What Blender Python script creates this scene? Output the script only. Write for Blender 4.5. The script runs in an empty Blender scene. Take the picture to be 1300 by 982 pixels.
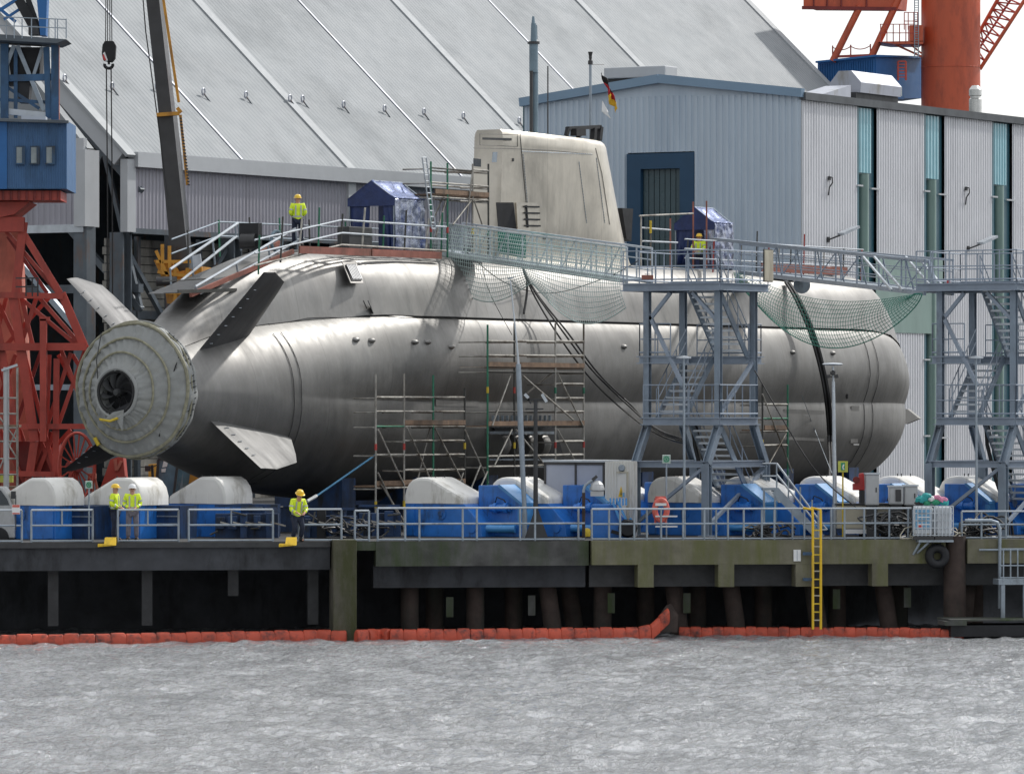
import bpy, math, random
from mathutils import Vector, Matrix, noise
random.seed(7)
R = math.radians
SC = bpy.context.scene
COL = SC.collection
FL = 6660.0; CZ = 7.5; HY = 520.0; QZ = 3.2
def P(px, py, Y): return Vector(((px-650)/FL*Y, Y, CZ-(py-HY)/FL*Y))
def yq(px): return 170+5*px/1300.0
def G(px, Y, z=QZ): return Vector(((px-650)/FL*Y, Y, z))
U = Vector((.5, .8660254, 0)); V = Vector((.8660254, -.5, 0)); GR = R(60)

# ---------------------------------------------------------------- materials
MATS = {}
def mat(name, col, rough=.6, metal=0, var=.2, scale=1.5, stretch=(1,1,1), bump=0, bscale=25, dirt=None, dscale=.8, damt=.5, dstretch=(1,1,.3), spec=.5, coat=0):
    m = bpy.data.materials.new(name); m.use_nodes = True
    nt = m.node_tree; N = nt.nodes; L = nt.links; b = N['Principled BSDF']
    tc = N.new('ShaderNodeTexCoord')
    def nz(sc, st, det=5, rg=.6):
        mp = N.new('ShaderNodeMapping'); mp.inputs['Scale'].default_value = st
        L.new(tc.outputs['Object'], mp.inputs['Vector'])
        n = N.new('ShaderNodeTexNoise'); n.inputs['Scale'].default_value = sc; n.inputs['Detail'].default_value = det
        n.inputs['Roughness'].default_value = rg
        L.new(mp.outputs['Vector'], n.inputs['Vector']); return n.outputs['Fac']
    f = nz(scale, stretch)
    mr = N.new('ShaderNodeMapRange'); mr.inputs['From Min'].default_value = .3; mr.inputs['From Max'].default_value = .7
    mr.inputs['To Min'].default_value = 1-var; mr.inputs['To Max'].default_value = 1+var
    L.new(f, mr.inputs['Value'])
    mx = N.new('ShaderNodeVectorMath'); mx.operation = 'SCALE'; mx.inputs[0].default_value = col[:3]
    L.new(mr.outputs['Result'], mx.inputs['Scale'])
    out = mx.outputs[0]
    if dirt:
        d = nz(dscale, dstretch, 8, .7)
        r2 = N.new('ShaderNodeMapRange'); r2.inputs['From Min'].default_value = .62-.3*damt; r2.inputs['From Max'].default_value = .75-.2*damt
        L.new(d, r2.inputs['Value'])
        mi = N.new('ShaderNodeMix'); mi.data_type = 'RGBA'
        L.new(r2.outputs['Result'], mi.inputs['Factor']); L.new(out, mi.inputs['A']); mi.inputs['B'].default_value = (*dirt, 1)
        out = mi.outputs['Result']
    L.new(out, b.inputs['Base Color'])
    r3 = N.new('ShaderNodeMapRange'); r3.inputs['To Min'].default_value = max(.03, rough-.12); r3.inputs['To Max'].default_value = min(1, rough+.12)
    L.new(nz(scale*3, stretch, 3), r3.inputs['Value']); L.new(r3.outputs['Result'], b.inputs['Roughness'])
    b.inputs['Metallic'].default_value = metal; b.inputs['Specular IOR Level'].default_value = spec
    b.inputs['Coat Weight'].default_value = coat
    if bump:
        bp = N.new('ShaderNodeBump'); bp.inputs['Strength'].default_value = bump; bp.inputs['Distance'].default_value = .03
        L.new(nz(bscale, stretch, 6), bp.inputs['Height']); L.new(bp.outputs['Normal'], b.inputs['Normal'])
    MATS[name] = m; return m
M = MATS
mat('galv', (.30,.35,.40), .45, .5, .18, 2, dirt=(.16,.17,.18), damt=.35)
mat('galv_light', (.50,.54,.58), .4, .5, .15, 2)
mat('tower_paint', (.21,.26,.32), .45, .25, .15, 1.5, dirt=(.12,.13,.15), damt=.3)
mat('tower_light', (.27,.32,.39), .45, .25, .12, 1.5)
mat('tread_steel', (.14,.165,.19), .5, .4, .2, 3)
mat('scaf', (.40,.385,.35), .5, .35, .3, 4, dirt=(.09,.07,.05), damt=.5)
mat('scaf_dark', (.07,.07,.065), .6, .4, .3, 4)
mat('scaf_green', (.03,.17,.10), .55, .1, .3, 4)
mat('scaf_yellow', (.62,.45,.03), .5, 0, .2, 4)
mat('scaf_red', (.40,.05,.04), .5, 0, .2, 4)
mat('board', (.20,.13,.085), .8, 0, .35, 3, (1,8,1), dirt=(.08,.06,.045), damt=.4)
mat('toe_board', (.27,.10,.075), .75, 0, .3, 2, dirt=(.12,.07,.05), damt=.4)
mat('white_cover', (.78,.77,.735), .42, 0, .06, 1.2, dirt=(.44,.42,.37), damt=.28, dscale=1.5, coat=.15)
mat('blue_paint', (.022,.165,.55), .38, 0, .18, 1.5, dirt=(.02,.05,.12), damt=.3, dscale=2.2, coat=.2)
mat('blue_dark', (.012,.045,.13), .5, .1, .4, 1.5, dirt=(.01,.014,.02), damt=.55, dscale=2)
mat('blue_light', (.07,.26,.55), .4, 0, .15, 2, coat=.2)
mat('cyl_blue', (.06,.28,.62), .25, .1, .1, 2, coat=.5)
mat('black_steel', (.012,.013,.016), .6, .1, .4, 2)
mat('dark_grey', (.045,.047,.05), .6, .1, .3, 2)
mat('charcoal', (.035,.035,.037), .38, .1, .3, 1, coat=.2)
mat('orange_rust', (.55,.26,.03), .5, 0, .2, 2, dirt=(.25,.11,.03), damt=.4)
mat('yellow', (.78,.50,.02), .45, 0, .1, 2, dirt=(.3,.2,.04), damt=.2)
mat('orange_crane', (.56,.105,.045), .5, 0, .10, .8, (1,1,.2), dirt=(.36,.07,.035), damt=.4)
mat('red_crane', (.44,.065,.045), .5, 0, .2, 1, dirt=(.22,.04,.03), damt=.4)
mat('red_pale', (.52,.16,.11), .6, 0, .2, 1, dirt=(.30,.10,.07), damt=.45)
mat('red_dark', (.20,.025,.022), .55, 0, .3, 1)
mat('blue_cabin', (.055,.14,.29), .5, 0, .1, 1, dirt=(.03,.08,.16), damt=.3)
mat('blue_frame', (.035,.10,.20), .5, .1, .3, 1.2, dirt=(.03,.035,.04), damt=.5)
mat('crane_blue', (.02,.13,.36), .5, 0, .1, 1)
mat('glass_dark', (.02,.03,.04), .08, 0, .1, 1, spec=.8)
mat('glass_blue', (.10,.18,.24), .12, 0, .25, 2, spec=.8)
mat('window_grey', (.26,.30,.31), .25, 0, .2, 1.5)
mat('clad_blue', (.53,.62,.71), .5, .05, .05, .5, (1,1,.3), dirt=(.44,.53,.63), damt=.3, dscale=.5, dstretch=(1,1,.12))
mat('clad_blue_trim', (.22,.33,.45), .5, .05, .05, .5)
mat('clad_white', (.70,.71,.74), .5, .05, .05, .5, dirt=(.52,.53,.56), damt=.25, dscale=.5, dstretch=(1,1,.12))
mat('clad_grey', (.36,.355,.40), .55, .05, .06, .5, dirt=(.27,.26,.29), damt=.3, dscale=.4, dstretch=(1,1,.12))
mat('clad_roof', (.265,.285,.30), .6, 0, .07, .25, spec=.2, dirt=(.195,.213,.226), damt=.45, dscale=.15, dstretch=(1,1,1))
mat('roof_flashing', (.36,.38,.395), .6, 0, .06, 1, spec=.25)
mat('trim_white', (.48,.50,.52), .5, 0, .05, 1)
mat('roof_dark', (.10,.11,.12), .8, 0, .2, 1)
mat('vent_metal', (.42,.44,.50), .4, .3, .08, 1, dirt=(.28,.27,.25), damt=.3)
mat('navy_frame', (.018,.065,.13), .5, 0, .1, 1)
mat('navy_panel', (.045,.13,.17), .35, 0, .1, 1)
mat('door_teal', (.065,.105,.12), .3, 0, .12, 1)
mat('teal_glazing', (.30,.55,.62), .22, 0, .08, 1)
mat('green_tank', (.20,.30,.27), .35, .1, .15, .8, (1,1,.3))
mat('inner_wall', (.30,.29,.26), .8, 0, .25, 1.2, dirt=(.12,.11,.10), damt=.4)
mat('hall_steel', (.11,.13,.15), .6, .2, .25, .7, dirt=(.18,.10,.06), damt=.25)
mat('concrete_dark', (.075,.076,.074), .85, 0, .5, 1, bump=.4, bscale=6, dirt=(.04,.06,.022), damt=.62, dscale=.7, dstretch=(1,1,.2))
mat('concrete_moss', (.16,.152,.108), .88, 0, .3, 1.1, bump=.5, bscale=6, dirt=(.12,.125,.05), damt=.62, dscale=1.0, dstretch=(1.3,1.3,.18))
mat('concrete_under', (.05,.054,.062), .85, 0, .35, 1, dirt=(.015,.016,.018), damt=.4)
mat('concrete_top', (.055,.055,.055), .9, 0, .2, .6, bump=.3, bscale=8, dirt=(.035,.035,.035), damt=.5, dscale=.3, dstretch=(1,1,1))
mat('pile_rust', (.05,.035,.03), .85, 0, .4, 1.5, bump=.4, dirt=(.02,.025,.02), damt=.5)
mat('pile_post', (.09,.085,.065), .85, 0, .35, 1.5, bump=.4, dirt=(.05,.055,.02), damt=.6, dscale=1.2)
mat('boom_orange', (.52,.085,.045), .6, 0, .25, 1.5, bump=.4, bscale=10, dirt=(.10,.035,.03), damt=.42, dscale=2.5, dstretch=(1,1,1))
mat('canvas', (.29,.30,.295), .8, 0, .08, 2, bump=.7, bscale=5, dirt=(.28,.285,.27), damt=.35, dscale=2.0, dstretch=(.5,1,1))
mat('rope_tan', (.26,.25,.18), .85, 0, .3, 5)
mat('tarp_blue', (.015,.032,.12), .5, 0, .25, 3, bump=.6, bscale=6)
mat('tarp_silver', (.40,.43,.52), .25, .55, .3, 3, bump=.9, bscale=7, dirt=(.06,.09,.24), damt=.6, dscale=3, dstretch=(1,1,.5))
mat('tarp_roof', (.10,.14,.30), .3, .3, .4, 4, (1,4,1), bump=.5, bscale=8)
mat('net_green', (.05,.27,.20), .7, 0, .2, 2)
mat('net_pale', (.50,.60,.57), .7, 0, .2, 2)
mat('hose_black', (.012,.012,.013), .5, 0, .2, 3)
mat('rope_blue', (.10,.30,.50), .6, 0, .1, 3)
mat('container_grey', (.36,.39,.47), .5, 0, .06, 1, dirt=(.25,.27,.32), damt=.3)
mat('container_white', (.68,.67,.62), .5, 0, .05, 1, dirt=(.45,.42,.36), damt=.25)
mat('cream_tank', (.46,.43,.34), .5, 0, .1, 1, dirt=(.25,.22,.17), damt=.4)
mat('cabinet', (.45,.46,.47), .4, .5, .1, 1.5, dirt=(.30,.29,.27), damt=.3)
mat('hivis', (.74,.93,.035), .6, 0, .12, 8, bump=.6, bscale=12)
mat('hivis_band', (.45,.47,.47), .35, .4, .1, 5)
mat('navy_cloth', (.015,.022,.045), .85, 0, .3, 8, bump=.5, bscale=12)
mat('grey_cloth', (.16,.15,.18), .85, 0, .2, 8, bump=.5, bscale=12)
mat('skin', (.50,.27,.19), .5, 0, .08, 8)
mat('helmet_yellow', (.85,.55,.02), .3, 0, .03, 3, coat=.5)
mat('helmet_white', (.75,.76,.77), .3, 0, .03, 3, coat=.5)
mat('boot', (.015,.013,.012), .6, 0, .2, 6)
mat('sign_face', (.35,.50,.42), .5, 0, .1, 3)
mat('sign_yellow', (.52,.55,.10), .5, 0, .1, 3)
mat('sign_white', (.75,.76,.76), .5, 0, .04, 3)
mat('print_dark', (.03,.05,.06), .6, 0, .1, 3)
mat('print_green', (.03,.28,.15), .6, 0, .1, 3)
mat('red', (.50,.03,.03), .4, 0, .15, 3, coat=.2)
mat('pink_red', (.60,.13,.10), .55, 0, .2, 6)
mat('flag_black', (.012,.012,.012), .8, 0, .1, 3)
mat('flag_red', (.45,.02,.03), .8, 0, .1, 3)
mat('flag_gold', (.75,.45,.03), .8, 0, .1, 3)
mat('plastic_white', (.62,.65,.68), .35, 0, .08, 3)
mat('label_blue', (.16,.36,.55), .5, 0, .1, 3)
mat('teal_bag', (.02,.30,.30), .6, 0, .3, 5)
mat('pink_bag', (.60,.22,.35), .6, 0, .3, 5)
mat('mast_blue', (.17,.24,.29), .45, .2, .12, 2)
mat('wood', (.30,.22,.13), .8, 0, .3, 3)
mat('lamp_glass', (.75,.76,.78), .25, 0, .05, 3)
mat('chrome', (.6,.6,.58), .3, .9, .1, 3)

def steel(name, base, rough, streak=1.0, metal=.7):
    """unpainted ship steel: mill streaks, weld rings, blotches of primer"""
    m = bpy.data.materials.new(name); m.use_nodes = True
    nt = m.node_tree; N = nt.nodes; L = nt.links; b = N['Principled BSDF']
    tc = N.new('ShaderNodeTexCoord')
    def nz(sc, st, det=6, rg=.6, dis=0):
        mp = N.new('ShaderNodeMapping'); mp.inputs['Scale'].default_value = st
        L.new(tc.outputs['Object'], mp.inputs['Vector'])
        n = N.new('ShaderNodeTexNoise'); n.inputs['Scale'].default_value = sc; n.inputs['Detail'].default_value = det
        n.inputs['Roughness'].default_value = rg; n.inputs['Distortion'].default_value = dis
        L.new(mp.outputs['Vector'], n.inputs['Vector']); return n.outputs['Fac']
    def rng(v, a, b_, c, d):
        r = N.new('ShaderNodeMapRange'); r.inputs['From Min'].default_value=a; r.inputs['From Max'].default_value=b_
        r.inputs['To Min'].default_value=c; r.inputs['To Max'].default_value=d; L.new(v, r.inputs['Value']); return r.outputs['Result']
    def mul(a, c):
        k = N.new('ShaderNodeMath'); k.operation='MULTIPLY'; L.new(a,k.inputs[0])
        if isinstance(c,(int,float)): k.inputs[1].default_value=c
        else: L.new(c,k.inputs[1])
        return k.outputs[0]
    a = rng(nz(1.0, (2.2,.15,.15), 8, .65), .3, .7, 1-.22*streak, 1+.18*streak)   # streaks running round the section
    c = rng(nz(.35, (1,1,1), 5, .6, .6), .35, .65, .80, 1.15)                       # big blotches
    d = rng(nz(9, (1,.25,.25), 4), .3, .7, .94, 1.06)
    # plate rings every 2.4 m
    sx = N.new('ShaderNodeSeparateXYZ'); L.new(tc.outputs['Object'], sx.inputs[0])
    md = N.new('ShaderNodeMath'); md.operation='PINGPONG'; L.new(sx.outputs['X'], md.inputs[0]); md.inputs[1].default_value = 1.9
    ring = rng(md.outputs[0], 0, .03, .80, 1)
    k = mul(mul(mul(a,c),d), ring)
    mx = N.new('ShaderNodeVectorMath'); mx.operation='SCALE'; mx.inputs[0].default_value = base; L.new(k, mx.inputs['Scale'])
    L.new(mx.outputs[0], b.inputs['Base Color'])
    L.new(rng(nz(1.5,(1.5,.3,.3),5), .3,.7, rough-.08, rough+.12), b.inputs['Roughness'])
    b.inputs['Metallic'].default_value = metal
    bp = N.new('ShaderNodeBump'); bp.inputs['Strength'].default_value=.18; bp.inputs['Distance'].default_value=.02
    L.new(nz(.9,(1,1,1),4,.5), bp.inputs['Height']); L.new(bp.outputs['Normal'], b.inputs['Normal'])
    MATS[name] = m
steel('hull_steel', (.245,.241,.232), .50, .32, .80)
steel('casing_steel', (.275,.270,.260), .48, .32, .80)
steel('sail_steel', (.60,.56,.485), .36, .15, .88)
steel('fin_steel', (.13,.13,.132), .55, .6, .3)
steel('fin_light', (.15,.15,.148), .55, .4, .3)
steel('fin_shaded', (.075,.075,.078), .5, .7, .2)  # same rudder steel with shade put into the colour, for faces turned down

# ---------------------------------------------------------------- mesh builder
class MB:
    def __init__(s): s.v=[]; s.f=[]
    def add(s, vs, fs):
        o=len(s.v); s.v += [Vector(v) for v in vs]; s.f += [tuple(i+o for i in f) for f in fs]; return s
    def box(s, x0,x1,y0,y1,z0,z1):
        return s.add([(x0,y0,z0),(x1,y0,z0),(x1,y1,z0),(x0,y1,z0),(x0,y0,z1),(x1,y0,z1),(x1,y1,z1),(x0,y1,z1)],
            [(0,3,2,1),(4,5,6,7),(0,1,5,4),(1,2,6,5),(2,3,7,6),(3,0,4,7)])
    def bar(s, p, q, w=.1, h=None, up=Vector((0,0,1))):
        p=Vector(p); q=Vector(q); h=h or w; d=(q-p)
        if d.length<1e-6: return s
        d.normalize(); a=d.cross(up)
        if a.length<.05: a=d.cross(Vector((1,.3,0)))
        a.normalize(); b=a.cross(d).normalized(); a=a*w/2; b=b*h/2
        return s.add([p-a-b,p+a-b,p+a+b,p-a+b,q-a-b,q+a-b,q+a+b,q-a+b],[(0,3,2,1),(4,5,6,7),(0,1,5,4),(1,2,6,5),(2,3,7,6),(3,0,4,7)])
    def hbeam(s, p, q, w=.2, up=Vector((0,0,1))):
        p=Vector(p); q=Vector(q); d=(q-p).normalized(); a=d.cross(up)
        if a.length<.05: a=d.cross(Vector((.5,.866,0)))
        a.normalize(); b=a.cross(d).normalized(); t=w*.12
        s.bar(p,q,w*.99-2*t,t,b) if False else None
        for sg in (-1,1):
            o=b*(w/2-t/2)*sg; s._bx(p+o,q+o,a*w/2,b*t/2)
        s._bx(p,q,a*t/2,b*(w/2-t)); return s
    def _bx(s,p,q,a,b):
        return s.add([p-a-b,p+a-b,p+a+b,p-a+b,q-a-b,q+a-b,q+a+b,q-a+b],[(0,3,2,1),(4,5,6,7),(0,1,5,4),(1,2,6,5),(2,3,7,6),(3,0,4,7)])
    def tube(s, pts, r, n=8, close=False):
        pts=[Vector(p) for p in pts]; rs = r if isinstance(r,(list,tuple)) else [r]*len(pts)
        rings=[]; m=len(pts); prev=None
        for i,p in enumerate(pts):
            if close: d=pts[(i+1)%m]-pts[i-1]
            else: d=pts[min(i+1,m-1)]-pts[max(i-1,0)]
            d.normalize()
            if prev is None:
                a=d.cross(Vector((0,0,1)));
                if a.length<.05: a=d.cross(Vector((1,.2,0)))
            else: a=prev-d*prev.dot(d)
            a.normalize(); prev=a; b=d.cross(a)
            rings.append([p+(a*math.cos(2*math.pi*k/n)+b*math.sin(2*math.pi*k/n))*rs[i] for k in range(n)])
        vs=[v for rg in rings for v in rg]; fs=[]
        for i in range(m if close else m-1):
            j=(i+1)%m
            for k in range(n): fs.append((i*n+k,i*n+(k+1)%n,j*n+(k+1)%n,j*n+k))
        if not close: fs += [tuple(range(n-1,-1,-1)), tuple((m-1)*n+k for k in range(n))]
        return s.add(vs,fs)
    def prism(s, poly, d):   # planar polygon (3D points) extruded by d
        d=Vector(d); n=len(poly); poly=[Vector(p) for p in poly]
        return s.add(poly+[p+d for p in poly],[tuple(range(n)),tuple(range(2*n-1,n-1,-1))]+[(i,i+n,(i+1)%n+n,(i+1)%n) for i in range(n)])
    def grid(s, rows, closeu=False):   # list of rows of points
        n=len(rows[0]); vs=[v for r in rows for v in r]; fs=[]
        for i in range(len(rows)-1):
            for k in range(n if closeu else n-1):
                fs.append((i*n+k,i*n+(k+1)%n,(i+1)*n+(k+1)%n,(i+1)*n+k))
        return s.add(vs,fs)
    def lathe(s, prof, o=(0,0,0), ax='z', n=24):   # prof: (r, h)
        rows=[]
        for r,h in prof:
            row=[]
            for k in range(n):
                a=2*math.pi*k/n; c,e=r*math.cos(a),r*math.sin(a)
                p=(c,e,h) if ax=='z' else ((h,c,e) if ax=='x' else (e,h,c))
                row.append(Vector(o)+Vector(p))
            rows.append(row)
        return s.grid(rows, True)
    def corr(s, o, du, L, dv, H, nrm, pitch=.3, amp=.04):   # trapezoid sheet, ribs along dv, spread along du
        o=Vector(o); du=Vector(du).normalized(); dv=Vector(dv).normalized(); nrm=Vector(nrm).normalized(); n=max(1,int(L/pitch)); pt=L/n
        prof=[]
        for i in range(n):
            x=i*pt; prof += [(x,0),(x+.38*pt,0),(x+.5*pt,amp),(x+.88*pt,amp)]
        prof.append((L,0))
        return s.grid([[o+du*x+nrm*a for x,a in prof],[o+du*x+nrm*a+dv*H for x,a in prof]])
    def rot(s, a, c=(0,0,0)):
        m=Matrix.Rotation(a,3,'Z'); c=Vector(c); s.v=[c+m@(v-c) for v in s.v]; return s
    def build(s, name, m, root=None, smooth=False, bevel=0):
        me=bpy.data.meshes.new(name); off=ORG.get(root.name,Vector()) if root else Vector()
        me.from_pydata([tuple(v-off) for v in s.v],[],s.f); me.update()
        for mm in (m if isinstance(m,list) else [m]): me.materials.append(MATS[mm])
        if smooth:
            for p in me.polygons: p.use_smooth=True
            try: me.set_sharp_from_angle(angle=R(35))
            except Exception: pass
        o=bpy.data.objects.new(name,me); COL.objects.link(o)
        if root: o.parent=root; ORG[o.name]=off
        if bevel:
            b=o.modifiers.new('bevel','BEVEL'); b.width=bevel; b.segments=2; b.limit_method='ANGLE'
        return o
ORG={}
def tag(o, label=None, cat=None, group=None, kind=None):
    if label: o['label']=label
    if cat: o['category']=cat
    if group: o['group']=group
    if kind: o['kind']=kind
    return o
def thing(name, label, cat, loc=(0,0,0), rot=0, group=None, world=True):
    o=bpy.data.objects.new(name,None); COL.objects.link(o); o.location=loc; o.rotation_euler=(0,0,rot); o.empty_display_size=.3
    tag(o,label,cat,group)
    ORG[o.name]=Vector(loc) if (world and rot==0) else Vector()
    return o
def copy_tree(o, parent=None):
    c=o.copy(); COL.objects.link(c)
    if parent: c.parent=parent
    for ch in list(o.children): copy_tree(ch,c)
    return c
def dup(o, loc, rot=None, label=None, group=None):
    c=copy_tree(o); c.location=loc
    if rot is not None: c.rotation_euler=(0,0,rot)
    if label: c['label']=label
    if group: c['group']=group
    return c
def lerp(a,b,t): return a+(b-a)*t
def interp(x, xs, ys):
    if x<=xs[0]: return ys[0]
    for i in range(len(xs)-1):
        if x<=xs[i+1]:
            t=(x-xs[i])/(xs[i+1]-xs[i]); return lerp(ys[i],ys[i+1],t)
    return ys[-1]
def sm(x, xs, ys):   # smooth (cubic hermite) interpolation
    if x<=xs[0]: return ys[0]
    if x>=xs[-1]: return ys[-1]
    for i in range(len(xs)-1):
        if x<=xs[i+1]: break
    h=xs[i+1]-xs[i]; t=(x-xs[i])/h
    def sl(j):
        if j==0: return (ys[1]-ys[0])/(xs[1]-xs[0])
        if j==len(xs)-1: return (ys[-1]-ys[-2])/(xs[-1]-xs[-2])
        return (ys[j+1]-ys[j-1])/(xs[j+1]-xs[j-1])
    a,b=ys[i],ys[i+1]; ma,mb=sl(i)*h,sl(i+1)*h
    return (2*t**3-3*t*t+1)*a+(t**3-2*t*t+t)*ma+(-2*t**3+3*t*t)*b+(t**3-t*t)*mb
def sag(p,q,d,n=12):
    p=Vector(p); q=Vector(q); return [p.lerp(q,i/n)-Vector((0,0,d*4*(i/n)*(1-i/n))) for i in range(n+1)]

# ================================================================ SETTING
yL=yq(0); 
def QP(px, d=0, z=QZ):      # point on the quay front line pushed back by d metres
    Y=yq(px)+d; return Vector(((px-650)/FL*yq(px), Y, z))
qa=Vector(((0-650)/FL*170,170,0)); qb=Vector(((650)/FL*175,175,0)); QD=(qb-qa).normalized(); QN=Vector((-QD.y,QD.x,0))
def qpt(px, d=0, z=QZ):
    k=(px-650)/FL; # intersect view ray with quay line
    t=(k*qa.y-qa.x)/(QD.x-k*QD.y); p=qa+QD*t+QN*d; return Vector((p.x,p.y,z))
# water: real displaced ripples near, flat far
def wave(x,y):
    z=noise.noise(Vector((x*.7,y*.40,1)))*.045
    z+=noise.noise(Vector((x*1.7,y*1.0,3)))*.085
    z+=noise.noise(Vector((x*3.2-y*.3,y*1.7,4)))*.06
    z+=(1-abs(noise.noise(Vector((x*4.6+y*.7,y*2.4,7)))))*.05
    return z-.03
w=MB(); rows=[]
ny=400; nx=300
for j in range(ny+1):
    Y=104+(183-104)*(j/ny)
    rows.append([Vector((x:=(-.105+.21*i/nx)*Y, Y, wave(x,Y))) for i in range(nx+1)])
w.grid(rows)
# calm outer sheets that butt against the rippled one
X0,X1=-.105,.105
w.add([(-900,20,0),(900,20,0),(X1*104,104,-.03),(X0*104,104,-.03)],[(0,1,2,3)])
w.add([(-900,20,0),(X0*104,104,-.03),(X0*183,183,-.03),(-900,183,0)],[(0,1,2,3)])
w.add([(900,20,0),(900,183,0),(X1*183,183,-.03),(X1*104,104,-.03)],[(0,1,2,3)])
w.add([(-900,-300,0),(900,-300,0),(900,20,0),(-900,20,0)],[(0,1,2,3)])
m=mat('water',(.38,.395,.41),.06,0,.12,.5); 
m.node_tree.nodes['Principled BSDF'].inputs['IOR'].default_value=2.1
nt=m.node_tree; bp=nt.nodes.new('ShaderNodeBump'); bp.inputs['Strength'].default_value=1.0; bp.inputs['Distance'].default_value=.36
tcn=nt.nodes.new('ShaderNodeTexCoord'); mpn=nt.nodes.new('ShaderNodeMapping'); mpn.inputs['Scale'].default_value=(1.5,.6,1); nn=nt.nodes.new('ShaderNodeTexNoise'); nn.inputs['Scale'].default_value=4.2; nn.inputs['Detail'].default_value=7; nn.inputs['Roughness'].default_value=.62
nt.links.new(tcn.outputs['Object'],mpn.inputs[0]); nt.links.new(mpn.outputs[0],nn.inputs['Vector']); n3=nt.nodes.new('ShaderNodeTexNoise'); n3.inputs['Scale'].default_value=.35; n3.inputs['Detail'].default_value=3; nt.links.new(mpn.outputs[0],n3.inputs['Vector'])
r3_=nt.nodes.new('ShaderNodeMapRange'); r3_.inputs['From Min'].default_value=.35; r3_.inputs['From Max'].default_value=.65; r3_.inputs['To Min'].default_value=.55; r3_.inputs['To Max'].default_value=1.5; nt.links.new(n3.outputs['Fac'],r3_.inputs['Value'])
mm_=nt.nodes.new('ShaderNodeMath'); mm_.operation='MULTIPLY'; nt.links.new(nn.outputs['Fac'],mm_.inputs[0]); nt.links.new(r3_.outputs['Result'],mm_.inputs[1]); nt.links.new(mm_.outputs[0],bp.inputs['Height']); nt.links.new(bp.outputs['Normal'],nt.nodes['Principled BSDF'].inputs['Normal'])
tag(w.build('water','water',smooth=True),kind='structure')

# ground sheet behind the quay edge to the horizon
g=MB(); a=qa-QD*900; b=qa+QD*900
g.add([(a.x,a.y,QZ),(b.x,b.y,QZ),(b.x+400,2600,QZ),(a.x-400,2600,QZ)],[(0,1,2,3)])
tag(g.build('ground','concrete_top'),kind='structure')
# quay wall under the deck, set back 9 m
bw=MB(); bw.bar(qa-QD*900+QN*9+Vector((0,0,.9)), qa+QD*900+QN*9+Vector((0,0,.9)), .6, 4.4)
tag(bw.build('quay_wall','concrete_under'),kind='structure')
def qbeam(px0,px1,d0,d1,z0,z1,mb=None):
    mb=mb or MB(); a,b=qpt(px0,d0,0),qpt(px1,d0,0); c,e=qpt(px1,d0,0)+QN*(d1-d0),qpt(px0,d0,0)+QN*(d1-d0)
    vs=[Vector((p.x,p.y,z)) for z in (z0,z1) for p in (a,b,c,e)]
    return mb.add(vs,[(0,3,2,1),(4,5,6,7),(0,1,5,4),(1,2,6,5),(2,3,7,6),(3,0,4,7)])
# left deck (dark steel edged ship lift) and right decks
tag(qbeam(-60,419,-.10,9,3.02,3.188).build('ship_lift_deck','dark_grey'),kind='structure')
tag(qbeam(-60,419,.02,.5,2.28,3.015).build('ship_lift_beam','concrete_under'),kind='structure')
tag(qbeam(477,747,-.05,.6,2.38,3.19).build('quay_fascia_dark','concrete_dark'),kind='structure')
tag(qbeam(750,1198,-.28,.6,2.40,3.196).build('quay_fascia_mossy','concrete_moss'),kind='structure')
tag(qbeam(1226,1480,-.28,.6,2.40,3.196).build('quay_fascia_mossy_end','concrete_moss'),kind='structure')
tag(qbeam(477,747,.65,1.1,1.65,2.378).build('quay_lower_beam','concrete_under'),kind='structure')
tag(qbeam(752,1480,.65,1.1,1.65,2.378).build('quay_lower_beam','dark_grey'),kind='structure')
kb=MB(); qbeam(452,477,-.02,.5,2.9,3.19,kb); qbeam(1198,1226,.3,.6,2.5,3.19,kb); tag(kb.build('quay_edge_joint','concrete_dark'),kind='structure')
for i,(px,wd) in enumerate([(808,20),(910,20),(1008,20),(1105,20)]):
    tag(qbeam(px,px+wd,-.29,.4,1.66,2.398).build('concrete_corbel','concrete_moss'),
        'mossy concrete corbel block hanging under the quay edge, '+['right of the boom\'s raised end','second from the left','behind the yellow ladder','right of the yellow ladder'][i],'corbel','corbels under the quay edge')
# piles
t=tag(qbeam(421,451,-.45,.7,-.6,3.26).build('concrete_pillar','pile_post',bevel=.03),'square moss stained pillar standing in the water between the two decks','pillar')
pl=MB(); c=qpt(1212,-.0); pl.tube([(c.x,c.y,-.6),(c.x,c.y,3.3)],.37,20); tag(pl.build('mooring_pile','pile_rust',smooth=True),'round rusty steel mooring pile at the right end of the mossy quay','pile')
pile_px=[(528,0),(566,0),(612,0),(668,0),(700,14),(735,14),(775,0),(838,0),(862,14),(905,0),(935,14),(990,0),(1040,14),(1085,0),(1130,14),(1165,0),(1245,-14),(1262,0)]
txt=['ordinal']
names=['first','second','third','fourth','fifth','sixth','seventh','eighth','ninth','tenth','eleventh','twelfth','thirteenth','fourteenth','fifteenth','sixteenth','seventeenth','eighteenth']
for i,(px,rk) in enumerate(pile_px):
    p=MB(); a=qpt(px,1.6+(i%2)*1.2,2.4); b=qpt(px+rk,1.6+(i%2)*1.2-(.3 if rk else 0),-.6); p.tube([a,b],.30,14)
    tag(p.build('steel_pile','pile_rust',smooth=True),('raking' if rk else 'upright')+' dark steel pile under the deck, '+names[i]+' of the piles counted from the left','pile','piles carrying the right hand quay')
for i,px in enumerate([70,190,300,402]):
    p=MB(); a=qpt(px,1.2,2.3); b=qpt(px,1.2,.45 if px!=300 else 1.4); p.hbeam(a,b,.34,QN)
    tag(p.build('support_column','dark_grey'),'dark steel column under the left hand deck, '+names[i]+' from the left','column','columns under the left deck')
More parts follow.
